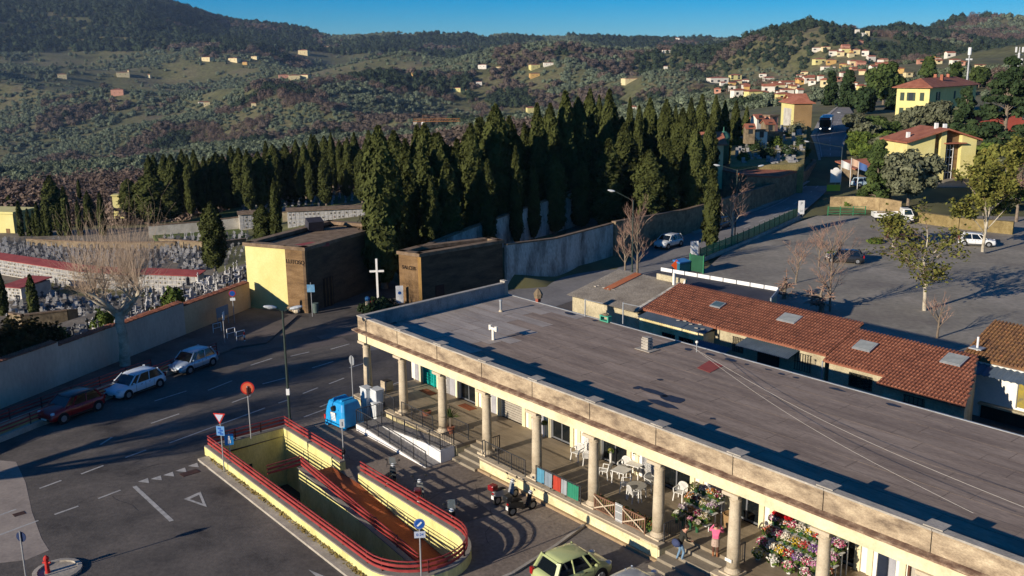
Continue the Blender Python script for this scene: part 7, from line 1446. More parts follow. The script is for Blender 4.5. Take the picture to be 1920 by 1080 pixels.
MB().add([(W0-8, 1, -2), (W0+.5, 1, -2), (W0+.5, 8, -2), (W0-8, 8, -2), (W0-8, 1, 1.9), (W0+.5, 1, 2.4), (W0+.5, 8, 2.6), (W0-8, 8, 2.1)], [(0,3,2,1),(4,5,6,7),(0,1,5,4),(1,2,6,5),(2,3,7,6),(3,0,4,7)]).build('annex_wall', M_stone, cp); MB().add([(W0-8.4, .4, 2.0), (W0+.4, .4, 2.5), (W0+.4, 8.4, 3.1), (W0-8.4, 8.4, 2.6), (W0-8.4, .4, 2.2), (W0+.4, .4, 2.7), (W0+.4, 8.4, 3.3), (W0-8.4, 8.4, 2.8)], [(0,3,2,1),(4,5,6,7),(0,1,5,4),(1,2,6,5),(2,3,7,6),(3,0,4,7)]).build('annex_roof', M_roof, cp)
gp_ = hit(1770, 345); o = MB().prism([tuple(hit(*p).xy) for p in ((1690, 352), (1850, 352), (1850, 333), (1700, 333))], lambda x, y: Tz(x, y)+.0, lambda x, y: Tz(x, y)+.12).build('chapel_forecourt', M_park); struct(o)
g = AtY(1880, 300, 175); house('red_house', 'red plastered house mostly hidden behind the big cedar', (AtY(1872, 300, 205).x, 207, Tz(g.x, 205)), .05, 13, 6, 4.4, 'e', 'flat', 1, [('f', x, 3.2, 1, 1.6, 0) for x in (-4, 0, 4)])
g = hit(1915, 352); house('small_house', 'small house with red roof at the right edge below the cedar', g+Vector((1.5, 2, 0)), -.1, 9, 7, 2.6, 'c', 'hip', 1.7, [('f', -2, .6, .9, 1.2, 0)])
# tall narrow house at the road, with stone side
Y = 190; a = AtY(1462, 195, Y); b = AtY(1491, 193, Y); c = AtY(1516, 195, Y+2); zg = Tz(a.x, Y)
house('narrow_house', 'tall narrow yellow house with brown stone front next to the bus', ((b.x+c.x)/2, Y+4.5, zg-1), 0, c.x-b.x+.3, 9, a.z-zg+1, 'y', 'hip', 1.3, [('r', -1, 3, .8, 1.2, 0)]); 
t = bpy.data.objects['narrow_house']; hh_ = a.z-zg+1; MB().box(-(c.x-b.x)/2-.14, (c.x-b.x)/2+.14, -4.53, -4.501, -2.5, hh_-.01).build('stone_face', mat('brown_render', [hx('7c6444'), hx('8e7450')], .6, .95, fine=.2), t); MB().box(-(c.x-b.x)/2-.19, -(c.x-b.x)/2-.155, -2.8, 2.5, .5, hh_-1.0).build('white_patch', M_white, t)
p = AtY(1512, 178, 203); house('annex_house', 'red-roofed annex behind the narrow house', (AtY(1506, 178, 203).x, 208, Tz(p.x, 205)), .0, 3.2, 6, max(3, p.z-Tz(p.x, 205)-1.5), 'c', 'gable', 1.5)
# brick red monopitch roof beside the road bend and low chapel among cypresses
q = [onroad(1500, 318), onroad(1512, 302), AtY(1400, 300, 158), AtY(1345, 312, 146), AtY(1390, 352, 138)]
t = thing('cemetery_shed', 'low wide shed roof of brick red tiles curving along the road bend', 'shed'); pts = [(AtY(1508, 302, 160), 0), (AtY(1395, 298, 166), 0), (AtY(1340, 315, 150), 0), (AtY(1400, 328, 143), 0), (AtY(1462, 331, 146), 0), (AtY(1496, 320, 152), 0)]
P_ = [p for p, _ in pts]; MB().add([tuple(p) for p in P_]+[(p.x, p.y, p.z-.25) for p in P_], [tuple(range(5, -1, -1)) if True else ()]+[tuple(range(6, 12))]+[(i, (i+1) % 6, 6+(i+1) % 6, 6+i) for i in range(6)]).build('roof', M_roof, t)
MB().add([(p.x, p.y, p.z-.26) for p in P_]+[(p.x, p.y, Tz(p.x, p.y)-1) for p in P_], [(i, (i+1) % 6, 6+(i+1) % 6, 6+i) for i in range(6)]).build('wall', M_stone, t)
Y = 148; g = AtY(1300, 290, Y); house('low_chapel', 'low cream chapel with red tile roof among the cypresses', (g.x-.5, Y+3, AtY(1300, 297, Y).z-2.3), .05, 10, 6, AtY(1300, 272, Y).z-AtY(1300, 297, Y).z+2.3, 'c', 'gable', 1.6, [('f', -3.5, 1.2, .8, 1.2, 0), ('f', 3.5, 1.2, .8, 1.2, 0)])
g = AtY(1357, 246, 156); t = thing('copper_dome', 'small green copper dome above the low chapel roof', 'dome', (g.x, 156, g.z-1.2)); MB().lathe([(.95, -4), (.95, 0), (1.1, .02), (1.05, .3), (.85, .75), (.5, 1.1), (.1, 1.25), (.05, 1.9)], 14).build('dome', mat('copper_green', [hx('3c6a58'), hx('4c7a66')], 2, .7), t, smooth=True)
# family tombs on the slope left of the narrow house
for k, (px, py, w, h, m) in enumerate(((1405, 240, 3, 2.2, 's'), (1425, 246, 4, 2.4, 'w'), (1440, 232, 3.5, 2.6, 's'), (1452, 250, 5, 3.0, 's'), (1420, 222, 3, 2.0, 'w'), (1445, 218, 4, 2.6, 'r'), (1470, 262, 5, 2.6, 's'), (1400, 255, 3, 2.0, 'w'), (1432, 262, 4, 2.0, 's'))):
    Y = 165+k*2; p = AtY(px, py, Y); house('family_tomb', 'small stone family tomb on the slope left of the narrow yellow house', (p.x, Y, p.z-h*.5), .1*k, w*.5, 1.8, h*.5, m, 'flat' if k % 2 else 'gable', .6, [('f', 0, .2, .7, 1.4, 0)], 'family tombs on the slope', sink=1.5, eave=.15)
t = MB().prism([tuple(AtY(px, 262, Y).xy) for px, Y in ((1370, 150), (1510, 152), (1512, 190), (1375, 192))], -3, lambda x, y: 6.2+(y-150)*.09).build('tomb_terrace', mat('dry_slope', [hx('6a6440'), hx('83784c'), hx('94845c')], .5, .95, bump=.4, fine=.3)); struct(t)
# town and scattered farmhouses on the hills: (px, py of the foot, width px, height px, colour, roof)
TOWN = [(1385, 178, 26, 11, 'w', 'hip'), (1412, 182, 28, 13, 'y', 'hip'), (1372, 168, 12, 9, 'w', 'flat'), (1398, 166, 14, 9, 'w', 'hip'), (1440, 172, 22, 12, 'w', 'gable'), (1458, 166, 22, 9, 'c', 'gable'), (1474, 160, 24, 8, 'w', 'gable'), (1440, 152, 18, 7, 'w', 'gable'), (1345, 152, 34, 8, 'w', 'hip'), (1378, 147, 20, 8, 'y', 'hip'), (1515, 152, 18, 9, 'w', 'gable'), (1500, 184, 10, 8, 'c', 'hip'),
        (1468, 186, 26, 12, 'y', 'hip'), (1475, 176, 22, 10, 'w', 'hip'), (1538, 148, 10, 8, 'w', 'hip'), (1545, 160, 14, 12, 'c', 'hip'), (1535, 119, 20, 7, 'y', 'hip'), (1558, 118, 16, 6, 'o', 'hip'), (1552, 128, 22, 5, 'w', 'hip'), (1590, 126, 16, 6, 'y', 'hip'), (1532, 96, 16, 5, 'w', 'hip'), (1548, 93, 14, 5, 'c', 'hip'), (1585, 99, 16, 6, 'y', 'hip'), (1605, 98, 12, 7, 'c', 'hip'), (1622, 101, 12, 8, 'w', 'hip'), (1612, 82, 10, 5, 'r', 'hip'),
        (1582, 141, 14, 7, 'w', 'hip'), (1596, 147, 10, 6, 'r', 'hip'), (1614, 170, 14, 11, 'y', 'hip'), (1640, 148, 10, 8, 'r', 'hip'), (1682, 135, 20, 9, 'o', 'hip'), (1702, 142, 14, 8, 'c', 'flat'), (1745, 110, 14, 6, 'o', 'hip'), (1757, 114, 12, 7, 'w', 'hip'), (1790, 118, 16, 8, 'w', 'hip'), (1802, 120, 12, 7, 'r', 'hip'), (1838, 125, 16, 5, 'c', 'hip'), (1508, 138, 12, 5, 'c', 'hip'), (1430, 142, 12, 5, 'w', 'hip'), (1345, 172, 12, 8, 'r', 'hip'), (1600, 162, 12, 9, 'w', 'hip'), (1570, 150, 14, 7, 'r', 'hip')]
rt_ = random.Random(12)
for k in range(46):
    cx, cy = rt_.choice(((1400, 172), (1460, 160), (1520, 150), (1560, 140), (1590, 118), (1570, 100), (1620, 135), (1500, 165), (1640, 120), (1720, 122), (1780, 112), (1440, 182), (1380, 160)))
    TOWN.append((cx+rt_.uniform(-28, 28), cy+rt_.uniform(-9, 9), rt_.uniform(8, 16), rt_.uniform(4.5, 8), rt_.choice('wwccrro'), rt_.choice(('hip', 'gable'))))
for k, (px, py, w, h, m, rf) in enumerate(TOWN):
    p = hit(px, py+3, 215)
    if p is None: continue
    s = p.y/CF; ww = w*s; hh = h*s*1.0; wins = []
    if w >= 12:
        for fl in range(max(1, int(hh/3))):
            for x in np.arange(-ww/2+1.6, ww/2-1, max(2.6, 3.2*s*4)): wins.append(('f', float(x), .9+fl*hh/max(1, int(hh/3)), .9*max(1, s*5), min(1.3*max(1, s*4), hh*.4), 0))
    house('town_house', '%s house with %s roof among the village houses on the right hillside' % ({'w': 'white', 'y': 'yellow', 'c': 'cream', 'o': 'ochre', 'r': 'rose'}[m], {'hip': 'hipped tile', 'gable': 'gabled tile', 'flat': 'flat'}[rf]), p, random.uniform(-.3, .3), ww, ww*.7, hh, m, rf, hh*.3, wins, 'village houses, '+m+' '+rf, eave=.3)
FARM = [(117, 145, 14, 6, 'c'), (231, 143, 20, 5, 'c'), (280, 145, 6, 5, 'c'), (222, 178, 20, 8, 'r'), (378, 195, 10, 5, 'w'), (388, 197, 10, 6, 'c'), (390, 114, 16, 5, 'c'), (440, 116, 16, 5, 'c'), (460, 121, 8, 4, 'o'), (478, 109, 10, 4, 'c'), (570, 102, 16, 7, 'c'), (542, 107, 10, 4, 'w'), (612, 91, 10, 4, 'c'), (532, 145, 16, 5, 'r'), (552, 148, 18, 7, 'c'), (572, 146, 16, 6, 'c'), (512, 172, 8, 4, 'w'), (476, 198, 8, 5, 'c'),
        (905, 129, 14, 5, 'w'), (936, 127, 10, 3, 'c'), (1002, 129, 16, 6, 'y'), (1028, 121, 16, 4, 'w'), (1002, 142, 16, 5, 'o'), (898, 157, 10, 5, 'w'), (858, 169, 12, 5, 'y'), (879, 175, 10, 7, 'y'), (778, 140, 10, 5, 'o'), (657, 97, 14, 3, 'w'), (1183, 151, 28, 4, 'c'), (1250, 98, 14, 4, 'w'), (1186, 128, 8, 3, 'w'), (995, 210, 14, 9, 'y'), (992, 232, 8, 7, 'w'), (1187, 208, 10, 9, 'w'), (1248, 127, 6, 4, 'w'), (1268, 77, 12, 6, 'w')]
for k, (px, py, w, h, m) in enumerate(FARM):
    p = hit(px, py+2, 380)
    if p is None: continue
    s = p.y/CF; house('farmhouse', '%s farmhouse standing alone on the far hillside' % {'w': 'white', 'y': 'yellow', 'c': 'cream', 'o': 'ochre', 'r': 'rose'}[m], p, random.uniform(-.4, .4), w*s*1.1, w*s*.8, h*s*1.05, m, 'hip', h*s*.25, [('f', float(x), h*s*.3, .9*s*1.2, 1.1*s, 0) for x in (-w*s*.25, w*s*.22)] if w > 9 else (), 'farmhouses on the hills, '+m, sink=6, eave=.3)
p = hit(242, 145, 380); 
if p: s = p.y/CF; house('bell_tower', 'slim pale bell tower beside the farmhouses on the left slope', p, 0, 3*s, 3*s, 11*s, 'c', 'hip', 2*s)
p = hit(1612, 72, 1500) or AtY(1612, 72, 3400); s = p.y/CF; t = thing('hilltop_castle', 'pale ruined castle with square tower on the right hilltop', 'castle', p)
MB().box(-9*s, -2*s, -3*s, 3*s, -20, 12*s).build('tower', HM['w'], t); MB().box(-2*s, 10*s, -2.5*s, 3*s, -20, 6*s).build('keep', HM['w'], t); MB().box(10.01*s, 17*s, -2*s, 3*s, -20, 9*s).build('wing', HM['c'], t); HOUSES.append((p.x, p.y, 60)); HOUSES.append((p.x, p.y-40, 50))
for x in (-6, 1, 6, 12): MB().box(x*s-1.2*s*.5, x*s+1.2*s*.5, -3.1*s, -3.001*s if x < -2 else -2.55*s, 3*s, 5*s).build('window', M_win, t)
# crane and masts
g = AtY(795, 280, 420); t = thing('tower_crane', 'small orange tower crane standing in the valley behind the cypresses', 'crane', (g.x, 420, AtY(795, 330, 420).z)); mc = mat('crane_orange', [hx('8c6038'), hx('9a6c42')], 1, .6); ht = AtY(795, 228, 420).z-t.location.z
ms = MB(); n = 14
for a, b in ((-.7, -.7), (.7, -.7), (.7, .7), (-.7, .7)): ms.cyl((a, b, 0), (a, b, ht), .14, .14, 4)
for k in range(n): z0 = ht*k/n; z1 = ht*(k+1)/n; ms.cyl((-.7, -.7, z0), (.7, -.7, z1), .08, .08, 3); ms.cyl((-.7, .7, z0), (-.7, -.7, z1), .08, .08, 3)
ms.build('mast', mc, t); jb = MB(); xl = AtY(775, 232, 420).x-g.x; xr = AtY(863, 232, 420).x-g.x
for y, z in ((-.5, ht), (.5, ht), (0, ht+1.1)): jb.cyl((xl, y, z), (xr, y, z), .13, .13, 4)
for k in range(18): x0 = xl+(xr-xl)*k/18; jb.cyl((x0, -.5, ht), (x0+(xr-xl)/36, 0, ht+1.1), .07, .07, 3); jb.cyl((x0+(xr-xl)/36, 0, ht+1.1), (x0+(xr-xl)/18, .5, ht), .07, .07, 3)
jb.build('jib', mc, t); MB().box(xl, xl+1.6, -.6, .6, ht-1.2, ht-.1).build('counterweight', M_conc, t); MB().box(-.8, .8, -.8, .8, ht-1.5, ht-.1).build('cab', M_sw, t); MB().cyl((0, 0, ht), (0, 0, ht+2.6), .15, .1, 4).build('apex', mc, t); MB().cyl((0, 0, ht+2.6), (xr*.7, 0, ht+1.1), .05, .05, 3).build('tie', mc, t)
for px, yb, yt, Yd, lab in ((1812, 165, 89, 330, 'slim telecom mast with white drum head above the villa'), (1907, 140, 88, 380, 'telecom mast with antenna panels at the right edge')):
    p = AtY(px, yb, Yd); ht = AtY(px, yt, Yd).z-Tz(p.x, Yd); t = thing('telecom_mast', lab, 'mast', (p.x, Yd, Tz(p.x, Yd))); MB().lathe([(.45, 0), (.32, ht*.5), (.22, ht)], 10).build('pole', M_pole, t)
    if px < 1850: MB().lathe([(.55, ht-2.4), (.55, ht)], 12).build('drum', M_sw, t); MB().box(-1.0, 1.0, -.2, .2, ht-4.1, ht-3.6).build('dish_bar', M_sw, t)
    else:
        for k in range(6): a_ = k*PI/3; MB().box(math.cos(a_)*1.3-.25, math.cos(a_)*1.3+.25, math.sin(a_)*1.3-.25, math.sin(a_)*1.3+.25, ht-2-(k % 3)*2.2, ht-(k % 3)*2.2).build('antenna', M_sw, t)
        MB().box(-1.5, 1.5, -.1, .1, ht-3, ht-2.8).build('bracket', M_pole, t)
plant_hills()
for k in range(10):
    px_, Y_ = [(1395, 156), (1415, 165), (1480, 160), (1500, 168), (1440, 158), (1470, 178), (1400, 180), (1385, 170), (1492, 182), (1455, 168)][k]; x_ = AtY(px_, 260, Y_).x
    shrub('%s shrub on the slope among the family tombs' % ('nearest left', 'left middle', 'near right', 'right', 'front middle', 'rear middle', 'rear left', 'far left', 'rear right', 'central')[k], Vector((x_, Y_, 6.1+(Y_-150)*.09)), random.uniform(.8, 1.8), random.uniform(.8, 2.2), random.choice((ML_shr, ML_gry, ML_ced)), 700+k, 700)
mb = MB()
for k in range(80):
    Y_ = random.uniform(153, 188); x_ = AtY(random.uniform(1378, 1505), 260, Y_).x; z_ = 6.2+(Y_-150)*.09; h_ = random.uniform(.4, 1.0); mb.box(x_-.25, x_+.25, Y_-.15, Y_+.15, z_-.2, z_+h_); mb.box(x_-.35, x_+.35, Y_-1.0, Y_-.16, z_-.2, z_+.15)
tag(mb.build('slope_graves', M_marble), 'small pale tombs scattered over the slope beside the narrow house', 'gravestones', kind='stuff')
# ================================================================== terrace furniture, flowers, people
M_pla = mat('white_resin', [hx('c4c2bc'), hx('d6d4ce')], 2, .5, fine=.04)
def chairmesh():
    mb = {}
    s = MB().add([(-.22, -.2, .43), (.22, -.2, .43), (.2, .22, .41), (-.2, .22, .41), (-.22, -.2, .46), (.22, -.2, .46), (.2, .22, .44), (-.2, .22, .44)], [(0,3,2,1),(4,5,6,7),(0,1,5,4),(1,2,6,5),(2,3,7,6),(3,0,4,7)]); mb['seat'] = s.mesh('seat', M_pla)
    b = MB(); n = 7
    for k in range(n):
        x0 = -.23+.46*k/n; x1 = x0+.045; h0 = .86-.5*(x0+.02)**2*2; b.add([(x0, .2, .46), (x1, .2, .46), (x1, .31, h0), (x0, .31, h0), (x0, .23, .46), (x1, .23, .46), (x1, .34, h0), (x0, .34, h0)], [(0,3,2,1),(4,5,6,7),(0,1,5,4),(1,2,6,5),(2,3,7,6),(3,0,4,7)])
    for k in range(8): a0 = PI*k/8; a1 = PI*(k+1)/8; b.bar((.25*math.cos(a0), .31+.0*k, .72+.17*math.sin(a0)), (.25*math.cos(a1), .31, .72+.17*math.sin(a1)), .04, .05)
    b.bar((-.25, .23, .46), (-.25, .31, .74), .05, .05); b.bar((.25, .23, .46), (.25, .31, .74), .05, .05); mb['backrest'] = b.mesh('backrest', M_pla)
    for i, s in ((0, -1), (1, 1)): mb['armrest%d' % i] = MB().bar((s*.26, .3, .68), (s*.28, -.2, .66), .05, .03).bar((s*.28, -.2, .66), (s*.25, -.22, .44), .04, .04).mesh('armrest', M_pla)
    for i, (x, y) in enumerate(((-.22, -.2), (.22, -.2), (-.21, .22), (.21, .22))): mb['leg%d' % i] = MB().bar((x, y, .44), (x*1.2, y*1.3, 0), .05, .04).mesh('leg', M_pla)
    return mb
CH = chairmesh()
def chair(label, u, w, r):
    t = thing('plastic_chair', label, 'chair', LW(u, w, TZ+.003), RZ+r)
    for k, me in CH.items(): link(k.rstrip('0123'), me, t)
def table(label, u, w, rnd=False, m=M_pla):
    t = thing('terrace_table', label, 'table', LW(u, w, TZ+.003), RZ+.2)
    (MB().cyl((0, 0, .7), (0, 0, .74), .52, .52, 22) if rnd else MB().box(-.42, .42, -.42, .42, .7, .74)).build('tabletop', m, t, bevel=.01)
    for x, y in ((-.33, -.33), (.33, -.33), (.33, .33), (-.33, .33)): MB().bar((x, y, .7), (x*1.1, y*1.1, 0), .05, .05).build('leg', M_pla, t)
table('square white plastic table behind the sixth column', *loc(1165, 905, .8)); table('round grey plastic table in front of the planter fence', *loc(1193, 935, .8), True, mat('resin_grey', [hx('8f8c84'), hx('a09d95')], 2, .5)); table('white table with potted plant further back on the terrace', *loc(1192, 893, .8))
for k, (px, py, r, lab) in enumerate(((1134, 896, -1.2, 'white chair left of the square table next to the column'), (1170, 888, .3, 'white chair behind the square table'), (1172, 922, -.9, 'white chair between the square and the round table'), (1190, 940, 2.8, 'white chair in front of the round table, back to the fence'), (1222, 920, 1.5, 'white chair right of the round table'), (1082, 862, .2, 'white chair by the shop wall left of the tables'), (1102, 870, -2.4, 'white chair with its back to the column near the shop door'), (1275, 938, .2, 'white chair left of the flower rack'), (1198, 878, .5, 'white chair near the olive tree in the pot'))):
    u, w = loc(px, py, .8); chair(lab, u, w, r)
# planter fence between columns 6 and 7
M_lat = mat('brown_lattice', [hx('6a4c3a'), hx('7c5c48')], 3, .8); M_ltw = mat('pale_lattice', [hx('a8977f'), hx('bcab93')], 3, .8)
for u0, u1, lab in ((21.95, 23.35, 'left cross-braced brown wooden fence panel on the terrace edge'), (23.9, 25.3, 'right cross-braced brown wooden fence panel beside the column')):
    t = thing('fence_panel', lab, 'fence', LW(0, -.35, TZ+.06), RZ)
    for z in (.1, .82): MB().bar((u0, 0, z), (u1, 0, z), .06, .06).build('rail', M_lat, t)
    for x in (u0, u1): MB().box(x-.03, x+.03, -.03, .03, 0, .86).build('post', M_lat, t)
    MB().bar((u0, -.04, .12), (u1, -.04, .8), .03, .06).build('brace', M_ltw, t); MB().bar((u0, -.075, .8), (u1, -.075, .12), .03, .06).build('brace', M_ltw, t)
    for k in range(10): x = u0+(u1-u0)*(k+.5)/10; MB().box(x-.03, x+.03, .03, .045, .05, .8).build('slat', M_lat, t)
t = thing('metal_gate', 'small white wire gate between the two wooden fence panels', 'gate', LW(0, -.38, TZ+.06), RZ)
for k in range(7): x = 23.42+k*.07; MB().box(x-.012, x+.012, -.012, .012, 0, .95).build('bar', M_sw, t)
for z in (.1, .5, .85): MB().box(23.4, 23.86, -.014, .014, z-.012, z+.012).build('crossbar', M_sw, t)
FL = {}
def mflow(c): return FL.setdefault(c, mat('petal_'+c, [sc(hx(c), .7), sc(hx(c), 1.05)], 6, .8, fine=.3))
def bouquet(label, g, rad, h, col_, seed, pot=None, n=150, cat='flowers', name='flower_bunch', s=.05):
    r = np.random.default_rng(seed); t = thing(name, label, cat, g, 0); d = unit(r.normal(0, 1, (n, 3))); d[:, 2] = np.abs(d[:, 2]); C = d*np.array([rad, rad, rad*.85])*r.uniform(.6, 1.05, n)[:, None]+np.array([0, 0, h])
    cols = col_ if isinstance(col_, (list, tuple)) else [col_]
    cols = list(cols)+['d8d0c4'] if n > 100 else cols
    for i, c in enumerate(cols): m = np.arange(n) % len(cols) == i; link('blooms', leafcards('blooms', C[m], d[m], s, mflow(c), r), t)['kind'] = 'stuff'
    d2 = unit(r.normal(0, 1, (60, 3))); C2 = d2*np.array([rad*1.0, rad*1.0, rad*.7])+np.array([0, 0, h-rad*.15]); link('leaves', leafcards('leaves', C2, d2, .07, ML_shr, r), t)
    p = pot or mat('pot_green', [hx('2c5a3c')], rough=.5)
    MB().lathe([(rad*.35, 0), (rad*.5, max(.1, h-rad*.3))], 9).build('pot', p, t); return t
# planting trough behind the fence panels
for k in range(9):
    u = 22.0+k*.41; bouquet('trailing green plant in the trough behind the wooden fence panels', LW(u, -.02, TZ), .28, .5, ['6a7a34', '4c5a2c', '8a5a34'], 60+k, n=90, cat='plant', name='trough_plant', s=.06)['group'] = 'plants in the terrace trough'
# small olive tree in a pot
u, w = loc(1205, 880, .8); btree('potted_olive', 'small silvery olive tree in a pot by the shop wall', LW(u, w, TZ), 2.6, 77, None, M_bark, M_bark, leaf=ML_olive, nl=900, ls=.06, trunk=.4, levels=3, spread=.5, up=.3, first=.6, n1=6, thick=.06)
# yucca by the third column
u, w = loc(845, 812, .8); t = thing('yucca', 'spiky yucca in a pot behind the third column', 'plant', LW(u, w, TZ)); mb = MB(); rr = random.Random(5)
for k in range(34):
    a = rr.uniform(0, 6.28); e = rr.uniform(.1, 1.3); d = Vector((math.cos(a)*math.cos(e), math.sin(a)*math.cos(e), math.sin(e))); s = Vector((-math.sin(a), math.cos(a), 0))*.03; b = Vector((0, 0, 1.0)); q = b+d*.75
    mb.add([b-s, b+s, b+d*.4+s*1.1+Vector((0, 0, .03)), q, b+d*.4-s*1.1+Vector((0, 0, .03))], [(0, 1, 2, 3, 4)])
mb.build('leaves', ML_con, t); MB().cyl((0, 0, .3), (0, 0, 1.02), .06, .05, 7).build('stem', M_bark, t); MB().lathe([(.17, 0), (.24, .4), (.26, .42)], 12).build('pot', M_tile, t)
u, w = loc(800, 778, .8); t = thing('flower_pot', 'low terracotta flower pot on the terrace floor', 'pot', LW(u, w, TZ)); MB().lathe([(.22, 0), (.3, .2), (.32, .26), (.26, .27)], 14).build('pot', M_tile, t); MB().ball((0, 0, .26), .2, .2, .08, 8, 5).build('plant', ML_rsh, t)
for (px, py, lab) in ((876, 763, 'orange striped doormat at the glass shop door'), (803, 735, 'orange doormat at the teal door'), (1510, 1030, 'brown doormat at the flower shop door')):
    u, w = loc(px, py, .81); t = thing('doormat', lab, 'doormat', LW(u, w, TZ+.004), RZ); MB().box(-.65, .65, -.3, .3, 0, .015).build('mat', mat('coir', [hx('7a4a2c'), hx('8c5a38')], 5, .95, fine=.2), t)
    for k in range(6): MB().box(-.6+k*.22, -.5+k*.22, -.28, .28, .016, .02).build('stripe', mat('coir_red', [hx('6a3020')], rough=.95), t)
u, w = loc(742, 726, .5); t = thing('stone_planter', 'squat stone block planter at the left terrace end', 'planter', LW(-.45, 1.7, TZ), RZ); MB().box(-.35, .35, -.3, .3, 0, .6).build('block', M_colm, t, bevel=.04); MB().box(-.28, .28, -.23, .23, .6, .63).build('soil', M_dark, t)
u, w = loc(1393, 918+75, .8)
# left flower rack: stepped, orange, pink and dark bunches
u0, w0 = 26.1, 2.5
t = thing('flower_rack', 'stepped metal flower rack left of the steps', 'rack', LW(u0, w0, TZ+.003), RZ)
for k in range(3): MB().box(-.9, .9, -.5+k*.45, -.1+k*.45, .3+k*.42, .33+k*.42).build('shelf', M_pla, t); 
for k in range(3):
    for x in (-.88, .88): MB().box(x-.02, x+.02, -.32+k*.45, -.28+k*.45, 0, .3+k*.42).build('leg', M_pla, t)
q = 0
for k in range(3):
    for j in range(4):
        c = [['b89ab8', 'c8a8c0'], ['c07030', 'd08a3c'], ['7a1c3c', '8c2c4c'], ['c8b890', '7a6a3c']][(j+k*1+(1 if k > 1 else 0)) % 4]; nm = ['lilac', 'orange', 'dark red', 'cream'][(j+k+(1 if k > 1 else 0)) % 4]
        bouquet('%s flower bunch on the %s shelf of the left rack' % (nm, ('front', 'middle', 'top')[k]), LW(u0-.68+j*.45, w0-.3+k*.45, TZ+.34+k*.42), .27, .3, c, 100+q, n=280, s=.03); q += 1
for j in range(4): bouquet('%s flower bunch in a green vase on the floor before the left rack, %s' % (('white', 'cream', 'pink', 'mixed')[j], ('leftmost', 'second', 'third', 'rightmost')[j]), LW(u0-.7+j*.42, w0-.75, TZ), .2, .48, [['d8d4c4'], ['c8c0a0'], ['c88aa0'], ['a89a8c']][j], 130+j, n=70)
t = thing('wicker_basket', 'tall wicker basket beside the left flower rack', 'basket', LW(27.5, 3.1, TZ+.003), RZ); MB().lathe([(.24, 0), (.3, .4), (.33, .8), (.36, .82), (.33, .84), (.3, .8), (.01, .78)], 16).build('basket', mat('wicker', [hx('8a6c48'), hx('a08258')], 9, .9, bump=.6, fine=.3, streak=(1, 1, 3)), t)
for k in range(5): MB().lathe([(.27+k*.017, .1+k*.15), (.285+k*.017, .12+k*.15), (.27+k*.018, .15+k*.15)], 16).build('band', MATS['wicker'], t) if False else None
# right flower display: tall wall of flowers on stepped shelves
u0, w0 = 31.45, 2.9
t = thing('flower_stand', 'large stepped stand packed with bright flowers right of the steps', 'rack', LW(u0, w0, TZ+.003), RZ)
for k in range(4): MB().box(-1.75, 1.9, -.75+k*.42, -.38+k*.42, .22+k*.45, .25+k*.45).build('shelf', M_pla, t)
for k in range(4):
    for x in (-1.7, 0, 1.85): MB().box(x-.02, x+.02, -.58+k*.42, -.54+k*.42, 0, .22+k*.45).build('leg', M_pla, t)
PALS = [['c03860', 'd05080'], ['b83030', 'c84040'], ['c878a8', 'd898bc'], ['d8c8b0', 'e0d8c8'], ['7a4890', '9060a8'], ['c86848', 'd88060'], ['c8a020', 'd8b838'], ['d080a0', 'c04468']]; PN = ['crimson', 'red', 'pink', 'white', 'violet', 'coral', 'yellow', 'rose']
q = 0
for k in range(4):
    for j in range(8):
        i = (j*3+k*5) % 8 if not (k == 3 and j < 4) else (6 if j > 1 else 3)
        bouquet('%s flower bunch, %s from left on the %s shelf of the big stand' % (PN[i], ('first', 'second', 'third', 'fourth', 'fifth', 'sixth', 'seventh', 'eighth')[j], ('lowest', 'second', 'third', 'top')[k]), LW(u0-1.55+j*.46, w0-.56+k*.42, TZ+.26+k*.45), .29, .3, PALS[i], 200+q, n=300, s=.032); q += 1
t = thing('flower_tray', 'flat tray of solid bright red blooms on the big flower stand', 'tray', LW(u0-1.2, w0+.35, TZ+1.62), RZ); MB().box(-.45, .45, -.2, .2, 0, .06).build('tray', M_dark, t); r = np.random.default_rng(9); C = np.stack([r.uniform(-.45, .45, 260), r.uniform(-.2, .2, 260), .08+r.uniform(0, .1, 260)], -1); link('blooms', leafcards('blooms', C, np.tile([0, -.3, 1.], (260, 1)), .06, mflow('c00c18'), r), t)
for j in range(5): bouquet('%s floor pot of flowers before the big flower stand' % ('leftmost yellow-white', 'second white', 'third cream', 'fourth rose', 'rightmost yellow')[j], LW(u0-1.4+j*.8, w0-1.05, TZ), .28, .32, [['d8d0a0', 'c8b83c'], ['d8d8d0'], ['c8c0a0', 'c86080'], ['c05878', 'd8b0b8'], ['c8a83c', 'd8cc88']][j], 260+j, M_pla, n=130)
t = thing('flower_crate', 'wooden crate of yellow blooms at the right of the flower stand', 'crate', LW(u0+1.9, w0-1.0, TZ+.003), RZ)
for a in ((-.45, .45, -.35, -.31), (-.45, .45, .31, .35), (-.45, -.41, -.31, .31), (.41, .45, -.31, .31)): MB().box(*a, 0, .22).build('board', M_lat, t)
bouquet('yellow and white blooms heaped in the wooden crate', LW(u0+1.9, w0-1.0, TZ), .38, .3, ['d8b860', 'd8d0a8', 'c87890'], 300, n=220)
# potted plants by the doors
for (px, py, lab, s) in ((1033, 815, 'white pillar vase with plant inside the third shop door', 1), (1160, 868, 'small wreath stand in the dark shop window', 2)):
    u, w = loc(px, py, .8); bouquet(lab, LW(u, min(w, 4.1), TZ), .16, .9, ['5a6a3c', 'a8984c'], 310+s, M_pla, n=60)
